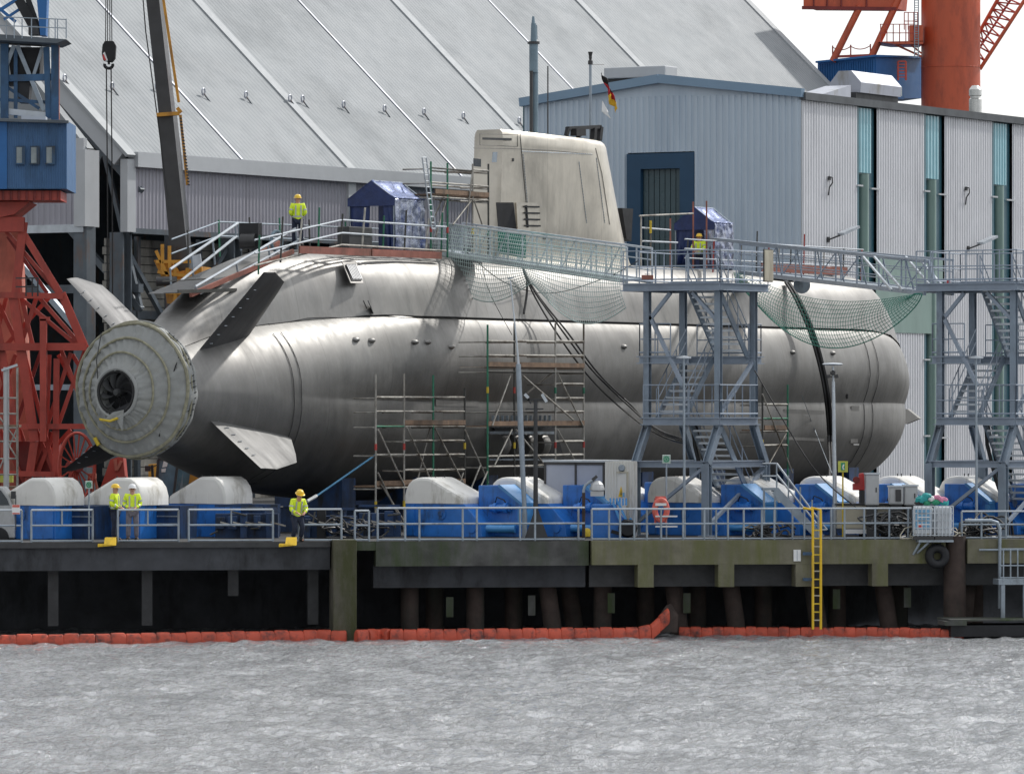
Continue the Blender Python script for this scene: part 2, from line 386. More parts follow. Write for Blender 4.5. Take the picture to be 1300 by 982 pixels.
# white mark plates under deck
for px,py in [(632,775),(700,771)]: pass
for i,(px,py) in enumerate([(571,770),(675,768),(776,765),(872,765),(1062,760),(1152,758)]):
    p=MB(); a=P(px,py,yq(px)+1.0); p.box(a.x-.12,a.x+.12,a.y-.03,a.y+.03,a.z-.33,a.z+.33)
    tag(p.build('anode_plate','concrete_dark'),'small grey plate fixed among the piles below the quay, '+names[i]+' from the left','plate','plates among the piles')

# ================================================================ HALL (grid aligned): local x=u, local y=-v
HX,HYY=-18.0,245.0; EZ=19.3; TA=.95
hall=thing('shipbuilding_hall','vast pale grey hall with steep ribbed roof rising behind the submarine','hall',(HX,HYY,0),GR)
LEN=90.6
r=MB(); up=Vector((0,1,TA)).normalized(); nr=Vector((0,-TA,1)).normalized(); RL=75
for i in range(4):
    x0=[0,19.8,41.8,65.5][i]+.3; x1=[19.8,41.8,65.5,90.6][i]-.3
    if x1>x0: r.corr((x0,0,EZ+.25),(1,0,0),x1-x0,up,RL,nr,.36,.013)
r.build('roof','clad_roof',hall)
r=MB(); r.add([(0,.3,EZ+.1),(LEN,.3,EZ+.1),(LEN,RL*.72,EZ+RL*.72*TA),(0,RL*.72,EZ+RL*.72*TA)],[(0,1,2,3)]); r.build('roof_lining','hall_steel',hall)
for x in (0,19.8,41.8,65.5,LEN):
    r=MB(); a=Vector((x,-.25,EZ+.04)); b=a+up*RL; r.bar(a,b,.72,.15,nr); 
    r.build('roof_rib','roof_flashing',hall)
for x in (9.9,30.8,53.6):
    r=MB(); a=Vector((x,0,EZ+.30))+nr*.0; r.bar(a,a+up*RL,.14,.04,nr); r.build('roof_seam','vent_metal',hall)
r=MB(); r.box(.45,LEN,-.35,.2,EZ-.45,EZ+.25); r.build('gutter','trim_white',hall)
r=MB(); r.corr((.6,.05,16.0),(1,0,0),LEN-.6,(0,0,1),EZ-.4-16.0,(0,-1,0),.30,.045); r.build('eaves_cladding','clad_grey',hall)
r=MB(); r.box(0,LEN,.0,.35,15.75,16.0); r.build('bottom_rail','hall_steel',hall)
r=MB()
for x in (.2,19.8,39.6): r.box(x-.35,x+.35,-.15,.25,15.8,EZ-.1)
r.build('corner_trim','trim_white',hall)
# columns + bracing under cladding
for x in (.4,5,9.9,14.8,19.8,25,30):
    r=MB(); r.hbeam((x,.6,QZ),(x,.6,15.8),.75,Vector((1,0,0))); r.build('column','hall_steel',hall)
r=MB()
for x in (.4,9.9): 
    r.bar((x,.7,15.6),(x+4.6,.7,11.0),.22); r.bar((x+4.6,.7,11.0),(x+9.5,.7,15.6),.22)
r.bar((0,.7,10.8),(30,.7,10.8),.3); r.build('bracing','hall_steel',hall)
# lit inner wall seen through the open side
r=MB()
for k in range(31): r.box(.8,34,1.7,1.82+.10*(k%2),QZ+k*.40,QZ+k*.40+.36)
r.build('inner_wall','inner_wall',hall)
r=MB(); r.box(1,34,1.5,1.68,11.8,12.2)
for x in (1.2,3.0,6,8.3,11,13,16,21): r.box(x,x+.25,1.4,1.62,QZ,15.7)
r.build('inner_framing','hall_steel',hall)
r=MB(); r.box(-1,LEN,40,40.5,QZ,EZ+38*TA); r.box(LEN-.6,LEN-.2,.5,40,QZ,EZ+.2); r.build('far_wall','hall_steel',hall)
r=MB(); r.prism([(LEN-.5,.3,EZ),(LEN-.5,RL*.72,EZ),(LEN-.5,RL*.72,EZ+RL*.72*TA)],(.3,0,0)); r.build('end_gable','clad_grey',hall)
# trusses of the open end
r=MB()
for k in range(9):
    y0=k*4.2; z0=EZ-1.6+y0*TA; r.bar((1.2,y0,z0),(1.2,y0+4.2,z0+4.2*TA),.35)
    r.bar((1.2,y0,z0-5.5),(1.2,y0+4.2,z0+4.2*TA-5.5),.3)
    r.bar((1.2,y0,z0-5.5),(1.2,y0+2.1,z0+2.1*TA),.2); r.bar((1.2,y0+2.1,z0+2.1*TA),(1.2,y0+4.2,z0+4.2*TA-5.5),.2)
r.bar((1.2,0,13.2),(1.2,40,13.2),.4); r.build('truss','hall_steel',hall)
r=MB(); r.bar((0,.3,EZ-.1),(0,RL*.72,EZ-.1+RL*.72*TA),.5,.7); r.build('verge_flashing','trim_white',hall)
# lugs on the roof
hk0=None; lug_px=[(81,105),(141,115),(198,115),(257,122),(311,126),(367,130),(383,131),(435,138),(487,143),(537,147),(587,152),(658,158)]
def roof_hit(px,py):
    # ray vs roof plane in local frame
    o=Vector((0,0,CZ)); d=P(px,py,1)-o
    Mi=Matrix.Rotation(-GR,3,'Z'); lo=Mi@(o-Vector((HX,HYY,0))); ld=Mi@d
    n=nr; p0=Vector((0,0,EZ+.3)); s=(p0-lo).dot(n)/ld.dot(n); return Vector((HX,HYY,0))+Matrix.Rotation(GR,3,'Z')@(lo+ld*s)
where=['leftmost, behind the blue crane cabin','behind the hook block cables','left of the telescopic boom','just right of the telescopic boom','second right of the telescopic boom','on the left flank of the roof rib','just right of the second roof rib','third left of the scaffold top','above the blue tent','directly above the small scaffold','left of the tall rib by the sail','beside the periscope mast']
for i,(px,py) in enumerate(lug_px):
    h=roof_hit(px,py)
    t=thing('roof_lug','small dark lifting lug on the hall roof, '+where[i],'roof lug',h,GR,'lifting lugs along the hall roof'); t.scale=(.6,.6,.6)
    r=MB(); c=Vector((0,0,.2)); r.tube([c+Vector((.22*math.cos(a),-.1,.27*math.sin(a)+.15)) for a in [k*math.pi/6 for k in range(12)]],.07,6,True); r.build('ring','vent_metal',t)
    r=MB(); r.prism([(-.05,-.1,.15),(.1,-.1,.15),(.62,-.35,-.55)],(0,-.06,.08)); r.build('bracket','hall_steel',t)

# annex left of the hall
an=thing('hall_annex','lower grey corrugated wing standing left of the hall\'s dark open end','hall annex',G(104,232,0),GR)
r=MB(); r.corr((0,.1,15.7),(0,1,0),12,(0,0,1),3.3,(-1,0,0),.3,.045); r.build('cladding','clad_grey',an)
r=MB(); r.box(-.2,.55,-.3,.3,15.6,19.0); r.box(.55,1.2,-.1,.2,15.6,19.0); r.build('corner_trim','trim_white',an)
r=MB(); r.box(-.15,.1,-.2,12,19,19.5); r.build('eaves_flashing','trim_white',an)
r=MB(); r.prism([(0,-.3,19.05),(0,5,19.05+5*1.15),(0,12,19.05+5*1.15),(0,12,19.05)],(.5,0,0)); r.build('roof','clad_roof',an)
r=MB(); r.box(0,.7,-.25,.45,QZ,15.6); r.build('column','hall_steel',an)
for y in (5.,9.): 
    r=MB(); r.hbeam((.3,y,QZ),(.3,y,15.7),.5); r.build('column','hall_steel',an)
r=MB(); r.box(-.05,.25,-.1,12,15.35,15.7); r.build('bottom_rail','galv_light',an)
r=MB(); r.bar((.3,.4,11),(.3,5,15.5),.25); r.bar((.3,5,9),(.3,9,15.5),.25); r.bar((.2,0,8.5),(.2,12,8.5),.25); r.build('bracing','galv',an)


# ================================================================ BLUE WORKSHOP
wk=thing('workshop_building','light blue gabled workshop with white side bays and tall teal glazing strips','workshop',G(1017,250,0),GR)
W=15.2; EV=22.6; AP=23.45; L2=60
# gable (x=0 plane, spreading +y), door hole y: px 797..882
dy0,dy1=5.75,9.4; dz=19.9
r=MB(); 
r.corr((0,0,QZ),(0,1,0),dy0,(0,0,1),EV-QZ,(-1,0,0),.32,.07); r.corr((0,dy1,QZ),(0,1,0),W-dy1,(0,0,1),EV-QZ,(-1,0,0),.32,.07); r.corr((0,dy0,dz+.05),(0,1,0),dy1-dy0,(0,0,1),EV-dz,(-1,0,0),.32,.07)
r.prism([(0.02,0,EV-.1),(0.02,W,EV-.1),(0.02,W/2,AP-.1)],(.2,0,0)); r.build('gable_wall','clad_blue',wk)
r=MB(); r.bar((-.12,-.15,EV-.02),(-.12,W/2,AP+.05),.34,.42); r.bar((-.12,W/2,AP+.05),(-.12,W+.15,EV-.02),.34,.42); r.build('verge','clad_blue_trim',wk)
r=MB(); r.box(-.12,.2,dy0-.02,dy0+.75,QZ,dz); r.box(-.12,.2,dy1-.75,dy1+.02,QZ,dz); r.box(-.12,.2,dy0+.75,dy1-.75,dz-.75,dz); r.build('door_frame','navy_frame',wk)
r=MB()
n=7
for k in range(n): 
    y0=dy0+.78+k*(dy1-dy0-1.56)/n; r.box(.12,.2,y0+.02,y0+(dy1-dy0-1.56)/n-.02,QZ,dz-.78)
r.box(.2,.3,dy0+.7,dy1-.7,QZ,dz-.7); r.build('door','door_teal',wk)
# side facade y=0 plane along +x ; bays
def facx(px):  # local x along the side facade for a pixel column
    k=(px-650)/FL; c=G(1017,250,0); return (k*c.y-c.x)/(U.x-k*U.y)
bays=[(1017.5,1087),(1113,1172),(1199,1258),(1285,1345),(1372,1432)]
r=MB(); lo=MB(); ins=MB()
for i,(a,b) in enumerate(bays):
    xa,xb=max(0.02,facx(a)),facx(b)
    r.corr((xa,0,QZ),(1,0,0),xb-xa,(0,0,1),EV-QZ-.3,(0,-1,0),.27,.06)
    if i<len(bays)-1:
        xc=facx(bays[i+1][0])
        ins.box(xb,xc,.16,.35,QZ,EV-.36)
        w0=xb+.28*(xc-xb)*.2
        t=MB(); t.corr((xb+(xc-xb)*.15,.06,EV-3.55),(1,0,0),(xc-xb)*.60,(0,0,1),3.15,(0,-1,0),.3,.05); t.build('glazing_strip','teal_glazing',wk)
        t=MB(); cx=xb+(xc-xb)*.48; t.tube([(cx-.12,.12,QZ),(cx-.12,.12,EV-3.6)],.30,20); t.build('duct','green_tank',wk,smooth=True)
        t=MB(); t.box(xb+.0,xb+(xc-xb)*.13,.0,.14,QZ,EV-.3); t.build('mullion','navy_panel',wk)
        for z in (18.4,10.0,6.2):
            t=MB(); t.bar((xb-.1,-.12,z),(xb+(xc-xb)*.2,-.12,z),.08); t.bar((xb+(xc-xb)*.62,-.12,z-.1),(xc+.1,-.12,z-.1),.08); t.build('tie_rod','trim_white',wk)
r.build('side_cladding','clad_white',wk); ins.build('recess_panel','navy_panel',wk)
r=MB(); r.box(.0,facx(1500),-.25,.1,EV-.34,EV+.02); r.build('eaves_trim','roof_dark',wk)
r=MB(); x0,x1=facx(1118),facx(1170); 
r.box(facx(1110),facx(1195),-.09,-.065,11.3,15.1); r.build('teal_panel','green_tank',wk)
r=MB(); r.prism([(0.3,0,EV),(0.3,W,EV),(0.3,W/2,AP)],(L2,0,0)); r.build('roof','roof_dark',wk)
r=MB(); r.box(.2,L2,1.2,1.4,QZ,EV-.1); r.box(L2,L2+.2,0,W,QZ,EV); r.box(.2,L2,W,W+.2,QZ,EV); r.build('back_wall','navy_panel',wk)
# roof ventilators (separate things)
c=G(1017,250,0)
def WL(x,y,z): return c+U*x-V*y+Vector((0,0,z))
t=thing('roof_ventilator','long white ridge ventilator on the blue gable roof','ventilator',WL(.8,8.3,EV+.1),GR)
r=MB(); r.prism([(0,0,.9),(0,.1,1.45),(2.2,.1,1.75),(2.2,0,.95)],(0,5.6,0)); 
r=MB(); r.box(0,1.3,-.5,2.9,.95,1.5); r.build('hood','trim_white',t,bevel=.05)
r=MB(); r.box(.15,1.15,-.35,2.75,-.2,.95); r.build('curb','dark_grey',t)
t=thing('roof_ventilator','long grey ventilator hood on the flat roof edge before the orange column','ventilator',WL(facx(1143),2.2,EV),GR)
r=MB(); r.prism([(0,0,.65),(0,-.05,1.15),(0,.5,1.75),(0,1.2,1.75),(0,1.7,1.15),(0,1.65,.65)],(4.6,0,0)); r.build('hood','vent_metal',t)
r=MB(); r.box(-.2,4.6,.15,1.5,-.1,.66); r.build('curb','dark_grey',t)
r=MB(); r.prism([(4.6,-.02,.7),(4.6,-.02,1.15),(4.6,.5,1.7),(4.6,1.2,1.7),(4.6,1.65,.7)],(.12,0,0)); r.build('louvre_end','window_grey',t)
t=thing('roof_hatch','low sloping grey roof hatch left of the ventilator hood','roof hatch',WL(facx(1090),2.2,EV),GR)
r=MB(); r.prism([(0,0,0),(0,0,.25),(3.6,0,.95),(3.6,0,0)],(0,1.4,0)); r.build('hatch_body','vent_metal',t); r=MB(); r.box(-.1,3.7,-.1,1.5,-.05,.06); r.build('kerb','dark_grey',t)
t=thing('roof_flue','short shiny steel flue pipe beside the orange crane column','flue',WL(facx(1272),1.5,EV),GR)
r=MB(); r.lathe([(.0,0),(.33,0),(.33,.9),(.27,.95),(.27,1.05),(.33,1.1),(.33,1.4),(.18,1.6),(0,1.62)],n=16); r.build('pipe','chrome',t,smooth=True); r=MB(); r.box(-.5,.5,-.5,.5,-.1,.12); r.build('base','dark_grey',t)
# wall flood lights on side facade
for i,(px,py) in enumerate([(1058,292),(1235,304),(1050,232),(1224,245)]):
    x=facx(px); p=WL(x,-.1,0); p.z=CZ-(py-HY)/FL*p.y
    if i<2:
        t=thing('wall_floodlight','grey flood light on the white wall bay, '+['nearest the building corner','right of the second teal strip'][i],'flood light',p,GR,'flood lights on the workshop wall')
        r=MB(); r.bar((-.6,-.6,-.22),(.5,-.9,.15),.42,.12); r.build('lamp_head','galv_light',t); r=MB(); r.tube([(-.7,.05,-.5),(-.6,-.5,-.3),(0,-.75,-.1)],.04,6); r.box(-.8,-.6,-.02,.06,-.6,-.35); r.build('bracket','dark_grey',t)
    else:
        t=thing('wall_bracket','small dark hook bracket high on the white wall, '+['nearest the building corner','left of the last teal strip'][i-2],'bracket',p,GR,'hook brackets on the workshop wall')
        r=MB(); r.tube([(-.1,0,.5),(0,-.3,.4),(.05,-.3,0),(-.15,-.1,-.4),(-.1,0,-1.0)],.06,6); t.scale=(.55,.6,.6); r.build('hook','dark_grey',t); r=MB(); r.box(-.2,.15,-.12,.03,.2,.5); r.build('plate','dark_grey',t)

nb=thing('reflection_blocker','unseen dark shed added beyond the right edge to darken hull reflections','shed',(78,215,QZ),GR)  # out-of-frame block, added so the hull reflects something dark on that side
r=MB(); r.box(-30,45,-8,8,0,17); r.build('wall','hall_steel',nb); r=MB(); r.prism([(-30.3,-8.4,17),(-30.3,8.4,17),(-30.3,0,21)],(75.6,0,0)); r.build('roof','roof_dark',nb)
# ================================================================ ORANGE SLEWING CRANE (top right)
YC=330.0; cc=G(1207,YC,0); sc_=YC/FL
oc=thing('slewing_crane','tall orange crane column with blue machine house and lattice jib behind the workshop','crane',cc)
r=MB(); r.tube([(cc.x,cc.y,QZ),(cc.x,cc.y,35.5)],37.5*sc_,40); r.build('column','orange_crane',oc,smooth=True)
r=MB()
for z in (29,33.5): r.tube([(cc.x+math.cos(a)*37.7*sc_,cc.y+math.sin(a)*37.7*sc_,z) for a in [k*math.pi/20 for k in range(40)]],.025,5,True)
r.build('weld_seam','orange_crane',oc)
def C_(px,py,d=0): return P(px,py,YC+d)
r=MB(); a=C_(1038,78); b=C_(1168,70)
def orient_box(mb,px0,px1,pyt0,pyt1,pyb,d0,d1):
    A=[C_(px0,pyt0,d0),C_(px1,pyt1,d1),C_(px1,pyb,d1),C_(px0,pyb,d0)]; return mb.prism(A,(.5*4,4*.866,0))
orient_box(r,1038,1112,80,72,122,0,-3).build('machine_house','crane_blue',oc)
r=MB(); r.prism([C_(1112,72,-3),C_(1170,74,3),C_(1170,125,3),C_(1112,125,-3)],(-1,3,0)); r.build('machine_house_end','crane_blue',oc)
r=MB(); a=C_(1039,79.5,-.05); b=C_(1111,72.5,-3.05); n=24
for k in range(n): 
    p=a.lerp(b,(k+.5)/n); r.bar((p.x,p.y-.03,p.z-.15),(p.x,p.y-.03,CZ+(520-121)*sc_),.05,.05)
r.build('wall_ribs','crane_blue',oc)
r=MB(); r.bar(C_(1037,79,-.2),C_(1113,71,-3.2),.3,.12); r.bar(C_(1113,71,-3.2),C_(1172,73,2.8),.3,.12); r.build('roof_edge','crane_blue',oc)
for a,b in (((1057,78),(1092,8)),((1106,73),(1141,-2))):
    r=MB(); r.tube([C_(*a,-1),C_(*b,-1)],.22,12); r.build('strut','orange_crane',oc,smooth=True)
r=MB(); r.prism([C_(1020,-40,-1),C_(1140,-40,-1),C_(1135,10,-1),C_(1020,9,-1)],(1,3,0)); r.build('counterweight_box','orange_crane',oc)
r=MB(); 
for px in (1033,1050,1068,1100): r.bar(C_(px,-40,-1.05),C_(px,9,-1.05),.08)
r.bar(C_(1018,10,-1.1),C_(1138,11.5,-1.1),.25,.2); r.build('stiffener','red_dark',oc)
r=MB(); r.prism([C_(1116,53,-2),C_(1172,52,-2),C_(1172,56,-2),C_(1135,56,-2)],(0,3,0)); r.prism([C_(1155,32,-2),C_(1172,32,-2),C_(1172,53,-2),C_(1155,53,-2)],(0,1.5,0)); r.build('service_platform','orange_crane',oc)
r=MB(); r.bar(C_(1135,56,-1),C_(1170,72,-1),.12); r.bar(C_(1155,56,-1),C_(1170,68,-1),.1); r.build('platform_brace','orange_crane',oc)
r=MB()
for px in (1118,1126,1134,1142,1150,1160): r.bar(C_(px,31,-2),C_(px,54,-2),.05)
for py in (31,42): r.bar(C_(1117,py,-2),C_(1160,py,-2),.05)
for px in (1148,1153,1160,1165): r.bar(C_(px,16,-2),C_(px,38,-2),.05)
r.bar(C_(1148,16,-2),C_(1166,16,-2),.05); r.bar(C_(1148,27,-2),C_(1166,27,-2),.05)
r.build('platform_railing','red_crane',oc)
r=MB()
for px in (1161,1166): r.bar(C_(px,-5,-2),C_(px,74,-2),.05)
for k in range(26): r.bar(C_(1161,-5+3*k,-2),C_(1166,-5+3*k,-2),.04)
r.build('access_ladder','galv',oc)
r=MB(); 
for px,h in ((1057,58),(1080,57),(1105,56)): r.bar(C_(px,h,-1),C_(px,75,-1),.07)
r.tube(sag(C_(1057,60,-1),C_(1080,59,-1),.2),.03,4); r.tube(sag(C_(1080,59,-1),C_(1105,58,-1),.2),.03,4); r.bar(C_(1062,72,-1),C_(1110,70,-1),.15); r.build('roof_rail','red_crane',oc)
r=MB(); r.bar(C_(1140,78,-2.5),C_(1140,102,-2.5),.1); r.bar(C_(1150,78,-2.5),C_(1150,102,-2.5),.1); r.bar(C_(1140,78,-2.5),C_(1150,78,-2.5),.1); [r.bar(C_(1140,82+4*k,-2.5),C_(1150,82+4*k,-2.5),.06) for k in range(5)]; r.build('house_ladder','red_crane',oc)
r=MB(); lo0,lo1=C_(1244,88,0),C_(1330,-45,0); hi0,hi1=C_(1228,68,1.5),C_(1292,-45,1.5); lo2,lo3=C_(1240,62,3),C_(1325,-60,3)
lo2b=C_(1235,78,2.5)
for a,b in ((lo0,lo1),(hi0,hi1)): r.tube([a,b],.12,8)
r.build('jib_chord','orange_crane',oc)
r=MB(); n=13; bk=[]
for k in range(n):
    t0=k/n; t1=(k+.5)/n; t2=(k+1)/n; r.tube([lo0.lerp(lo1,t0),hi0.lerp(hi1,t1)],.055,6); r.tube([hi0.lerp(hi1,t1),lo0.lerp(lo1,t2)],.055,6)
    q=lo0.lerp(lo1,t0)+Vector((-.6,2,.3)); q2=lo0.lerp(lo1,t2)+Vector((-.6,2,.3)); r.tube([q,hi0.lerp(hi1,t1)],.05,6); r.tube([q,q2],.08,6)
r.build('jib_lattice','red_crane',oc)

# ================================================================ RED PORTAL CRANE (left)
YR=196.0
rc=thing('portal_crane','red lattice portal crane with blue corrugated cabin at the left edge','crane',G(30,YR,QZ))
def C2(px,py,d=0): return P(px,py,YR+d)
def rbars(name,mt,segs,w=.2,h=None,d=0,root=rc):
    r=MB()
    for s in segs:
        pts=s[:2]; ww=s[2] if len(s)>2 else w; dd=s[3] if len(s)>3 else d
        r.bar(C2(*pts[0],dd),C2(*pts[1],dd),ww,h or ww,Vector((0,1,0)))
    return r.build(name,mt,root)
# inner column
r=MB(); r.prism([C2(-20,262,2.4),C2(22,262,2.4),C2(45,640,2.4),C2(-20,640,2.4)],(0,1.5,0)); r.build('centre_column','red_pale',rc)
r=MB(); r.prism([C2(-20,256,-.5),C2(38,256,-.5),C2(18,272,-.5),C2(-20,280,-.5)],(0,3,0)); r.build('slewing_cone','red_crane',rc)
r=MB(); r.prism([C2(-20,242,-1.2),C2(77,242,-1.2),C2(77,254,-1.2),C2(-20,254,-1.2)],(0,2.6,0)); r.build('slewing_ring','red_crane',rc)
r=MB()
for k in range(9): r.bar(C2(-6+10*k,242,-1.26),C2(-6+10*k,254,-1.26),.07)
r.build('ring_stiffener','red_dark',rc)
# portal legs
for li,(nm,a,b,wd,dp) in enumerate((('portal_leg',(30,282),(20,372),.30,0),('portal_leg',(26,290),(76,372),.24,0),('portal_leg',(78,372),(108,442),.30,0),('portal_leg',(17,376),(44,560),.34,0),('portal_leg',(44,560),(30,655),.30,0),
    ('portal_leg',(-10,330),(-6,640),.4,0),('portal_leg',(72,455),(70,655),.22,0),('portal_leg',(-6,400),(22,560),.28,0),('portal_leg',(60,450),(56,560),.3,1.5))):
    dp+=.017*li; r=MB(); r.hbeam(C2(*a,dp),C2(*b,dp),wd,Vector((0,1,0))); r.build(nm,'red_crane',rc)
for nm,a,b,wd in (('cross_beam',(-10,285),(31,285),.55),('cross_beam',(-10,374),(80,376),.22),('cross_beam',(-10,440),(110,440),.28),('cross_beam',(22,541),(112,541),.20),('cross_beam',(-10,600),(70,602),.20)):
    r=MB(); r.hbeam(C2(*a,-.1),C2(*b,-.1),wd,Vector((0,1,0))); r.build(nm,'red_crane',rc)
for s in [((8,294),(74,372)),((50,378),(104,440)),((27,376),(42,440)),((46,378),(26,440)),((28,380),(100,440)),((78,445),(100,500)),((90,448),(60,540)),((108,444),(72,545)),((30,445),(70,600)),((70,545),(48,600)),
          ((20,450),(-6,520)),((-6,450),(30,560)),((46,545),(84,640)),((25,545),(-6,600)),((60,542),(26,640)),((74,450),(112,520)),((92,450),(110,480)),((-6,376),(24,440)),((0,545),(44,640)),((6,440),(62,378)),((-8,440),(8,378)),((40,600),(90,545))]:
    BD=globals().get('BD',0)+1; r=MB(); r.bar(C2(*s[0],.2+.031*BD),C2(*s[1],.2+.031*BD),.15,.13,Vector((0,1,0))); r.build('brace','red_crane',rc)
for s in [((10,300),(60,372)),((52,446),(20,540)),((66,548),(30,650))]:
    r=MB(); r.bar(C2(*s[0],1.9),C2(*s[1],1.9),.14,.12,Vector((0,1,0))); r.build('brace','red_dark',rc)
r=MB(); 
r.prism([C2(50,402,-.5),C2(62,402,-.5),C2(62,407,-.5),C2(50,407,-.5)],(0,.5,0)); r.box(*sorted((C2(52,405,0).x,C2(60,405,0).x)),YR-.5,YR,C2(0,560,0).z,C2(0,405,0).z)
r.build('cylinder_frame','red_crane',rc)
r=MB(); r.prism([C2(20,560,1),C2(72,560,1),C2(72,650,1),C2(20,650,1)],(0,2,0)); r.build('bogie_housing','red_dark',rc)
r=MB(); r.prism([C2(140,583,1),C2(156,578,1),C2(162,640,1),C2(120,640,1)],(0,1.5,0)); r.build('counter_bracket','red_crane',rc)
r=MB(); r.bar(C2(146,583,.9),C2(148,597,.9),.12); r.bar(C2(148,597,.9),C2(154,585,.9),.1); r.build('hook','red_pale',rc)
r=MB()
for a,b in (((113,606),(108,650)),((120,606),(130,650)),((117,606),(119,650))): r.bar(C2(*a,-.3),C2(*b,-.3),.09)
r.bar(C2(112,604,-.3),C2(122,604,-.3),.3,.2); r.build('tripod','red_pale',rc)
r=MB(); 
for px in (33,41,48): r.bar(C2(px,352,-.6),C2(px,376,-.6),.05)
for py in (353,364): r.bar(C2(20,py,-.6),C2(49,py,-.6),.05)
r.build('walkway_railing','dark_grey',rc)
# cable reel as thing
rl=thing('cable_reel','red spoked cable reel wheel standing below the portal crane','cable reel',G(97,YR-1.0,QZ))
def C3(a,rad,d=0,cx=97,cy=592): 
    c=P(cx,cy,YR-1.0); return c+Vector((math.cos(a)*rad*.5,math.cos(a)*rad*.3,math.sin(a)*rad))+Vector((0,d,0))
for d in (0,.5):
    r=MB(); r.tube([C3(k*math.pi/18,1.25,d) for k in range(36)],.05,6,True); r.build('rim','red_crane',rl)
for k in range(18):
    r=MB(); r.bar(C3(k*math.pi/9,.1),C3(k*math.pi/9,1.24),.045); r.build('spoke','red_crane',rl)
r=MB(); c=P(97,592,YR-1); r.tube([c-Vector((-.1,.2,0)),c+Vector((-.3,.8,0))],.2,12); r.build('hub','red_dark',rl)
r=MB(); r.bar(c+Vector((-.2,.5,0)),(c.x-.5,c.y+.6,QZ),.14); r.bar(c+Vector((-.2,.5,0)),(c.x+.4,c.y+.6,QZ),.14); r.build('stand','red_crane',rl)
# cabin
cb=MB(); cb.box(C2(-20,0,-1.5).x,C2(85,0,-1.5).x,YR-1.5,YR+2.5,C2(0,240,-1.5).z,C2(0,153,-1.5).z); cb.build('cabin','blue_cabin',rc)
r=MB(); a=C2(9,239,-1.5); z1=C2(0,155,-1.5).z; x1=C2(85,0,-1.5).x; r.corr((a.x,YR-1.52,a.z),(1,0,0),x1-a.x,(0,0,1),z1-a.z,(0,-1,0),.085,.02); r.build('cabin_cladding','blue_cabin',rc)
r=MB(); r.bar(C2(-20,152,-1.7),C2(87,155,-1.7),.35,.1); r.build('cabin_roof_edge','hall_steel',rc)
for px in (26,44.5,64):
    r=MB(); a=C2(px-5,207,-1.6); b=C2(px+4.5,187,-1.6); r.box(a.x,b.x,YR-1.62,YR-1.5,a.z,b.z); w_=r.build('window','window_grey',rc)
    r=MB(); r.box(a.x-.04,b.x+.04,YR-1.6,YR-1.56,b.z,b.z+.05); r.box(a.x-.04,b.x+.04,YR-1.66,YR-1.56,a.z-.05,a.z); r.box(b.x-.07,b.x+.04,YR-1.66,YR-1.56,a.z,b.z); r.build('frame','blue_frame',w_)
r=MB(); a=C2(9,240,-1.52); r.box(C2(-20,0,-1.5).x,a.x,YR-1.6,YR-1.52,a.z,z1); r.build('cabin_door_panel','crane_blue',rc)
# machinery frame above
for a,b,wd,mt in (((70,56),(70,152),.28,'blue_frame'),((73.5,56),(73.5,152),.12,'red_pale'),((59,60),(62,150),.22,'blue_frame'),((6,56),(6,150),.3,'blue_frame'),((18,58),(-6,120),.16,'galv'),((22,58),(56,140),.16,'galv'),((54,60),(42,98),.12,'galv'),((20,60),(20,150),.14,'blue_frame'),((-6,100),(66,98),.25,'blue_frame'),((-6,140),(74,148),.22,'galv_light'),
    ((-6,126),(60,130),.12,'blue_frame'),((8,110),(50,138),.12,'blue_frame'),((24,0),(47,42),.35,'black_steel'),((34,-5),(50,40),.2,'black_steel'),((-8,18),(30,-6),.12,'crane_blue'),((-8,5),(20,28),.12,'crane_blue'),((5,25),(40,2),.1,'crane_blue')):
    BD+=1; r=MB(); r.bar(C2(*a,.013*BD),C2(*b,.013*BD),wd,wd,Vector((0,1,0))); r.build('frame_member',mt,rc)
r=MB(); r.prism([C2(43,-40,.2),C2(61,-40,.2),C2(58,45,.2),C2(51,45,.2)],(0,.9,0)); r.build('mast_column','crane_blue',rc)
r=MB(); r.prism([C2(-20,42,-1),C2(84,50,-1),C2(72,55,-1),C2(-20,50,-1)],(0,2.5,0)); r.build('upper_platform','hall_steel',rc)
r=MB(); r.prism([C2(8,60,.5),C2(52,60,.5),C2(50,96,.5),C2(14,96,.5)],(0,1.5,0)); r.prism([C2(10,98,.4),C2(42,98,.4),C2(42,108,.4),C2(10,108,.4)],(0,1.,0)); r.prism([C2(20,108,.4),C2(38,108,.4),C2(36,130,.4),C2(24,130,.4)],(0,1.,0)); r.build('winch_machinery','black_steel',rc)
r=MB(); r.prism([C2(27,147,-.8),C2(58,148,-.8),C2(58,153,-.8),C2(27,153,-.8)],(0,.8,0)); r.build('roof_duct','trim_white',rc)
r=MB(); r.prism([C2(36,32,.2),C2(48,32,.2),C2(50,44,.2),C2(36,44,.2)],(0,.8,0)); r.build('drive_block','dark_grey',rc)
r=MB()
for px in (-2,8,18,28,40,62,73,84): r.bar(C2(px,24,-1),C2(px,49,-1),.035)
for py in (25,36): r.bar(C2(-10,py-4,-1),C2(84,py,-1),.035)
for px in (70,84): r.bar(C2(px,25,1),C2(px,49,1),.035)
r.build('platform_railing','galv',rc)

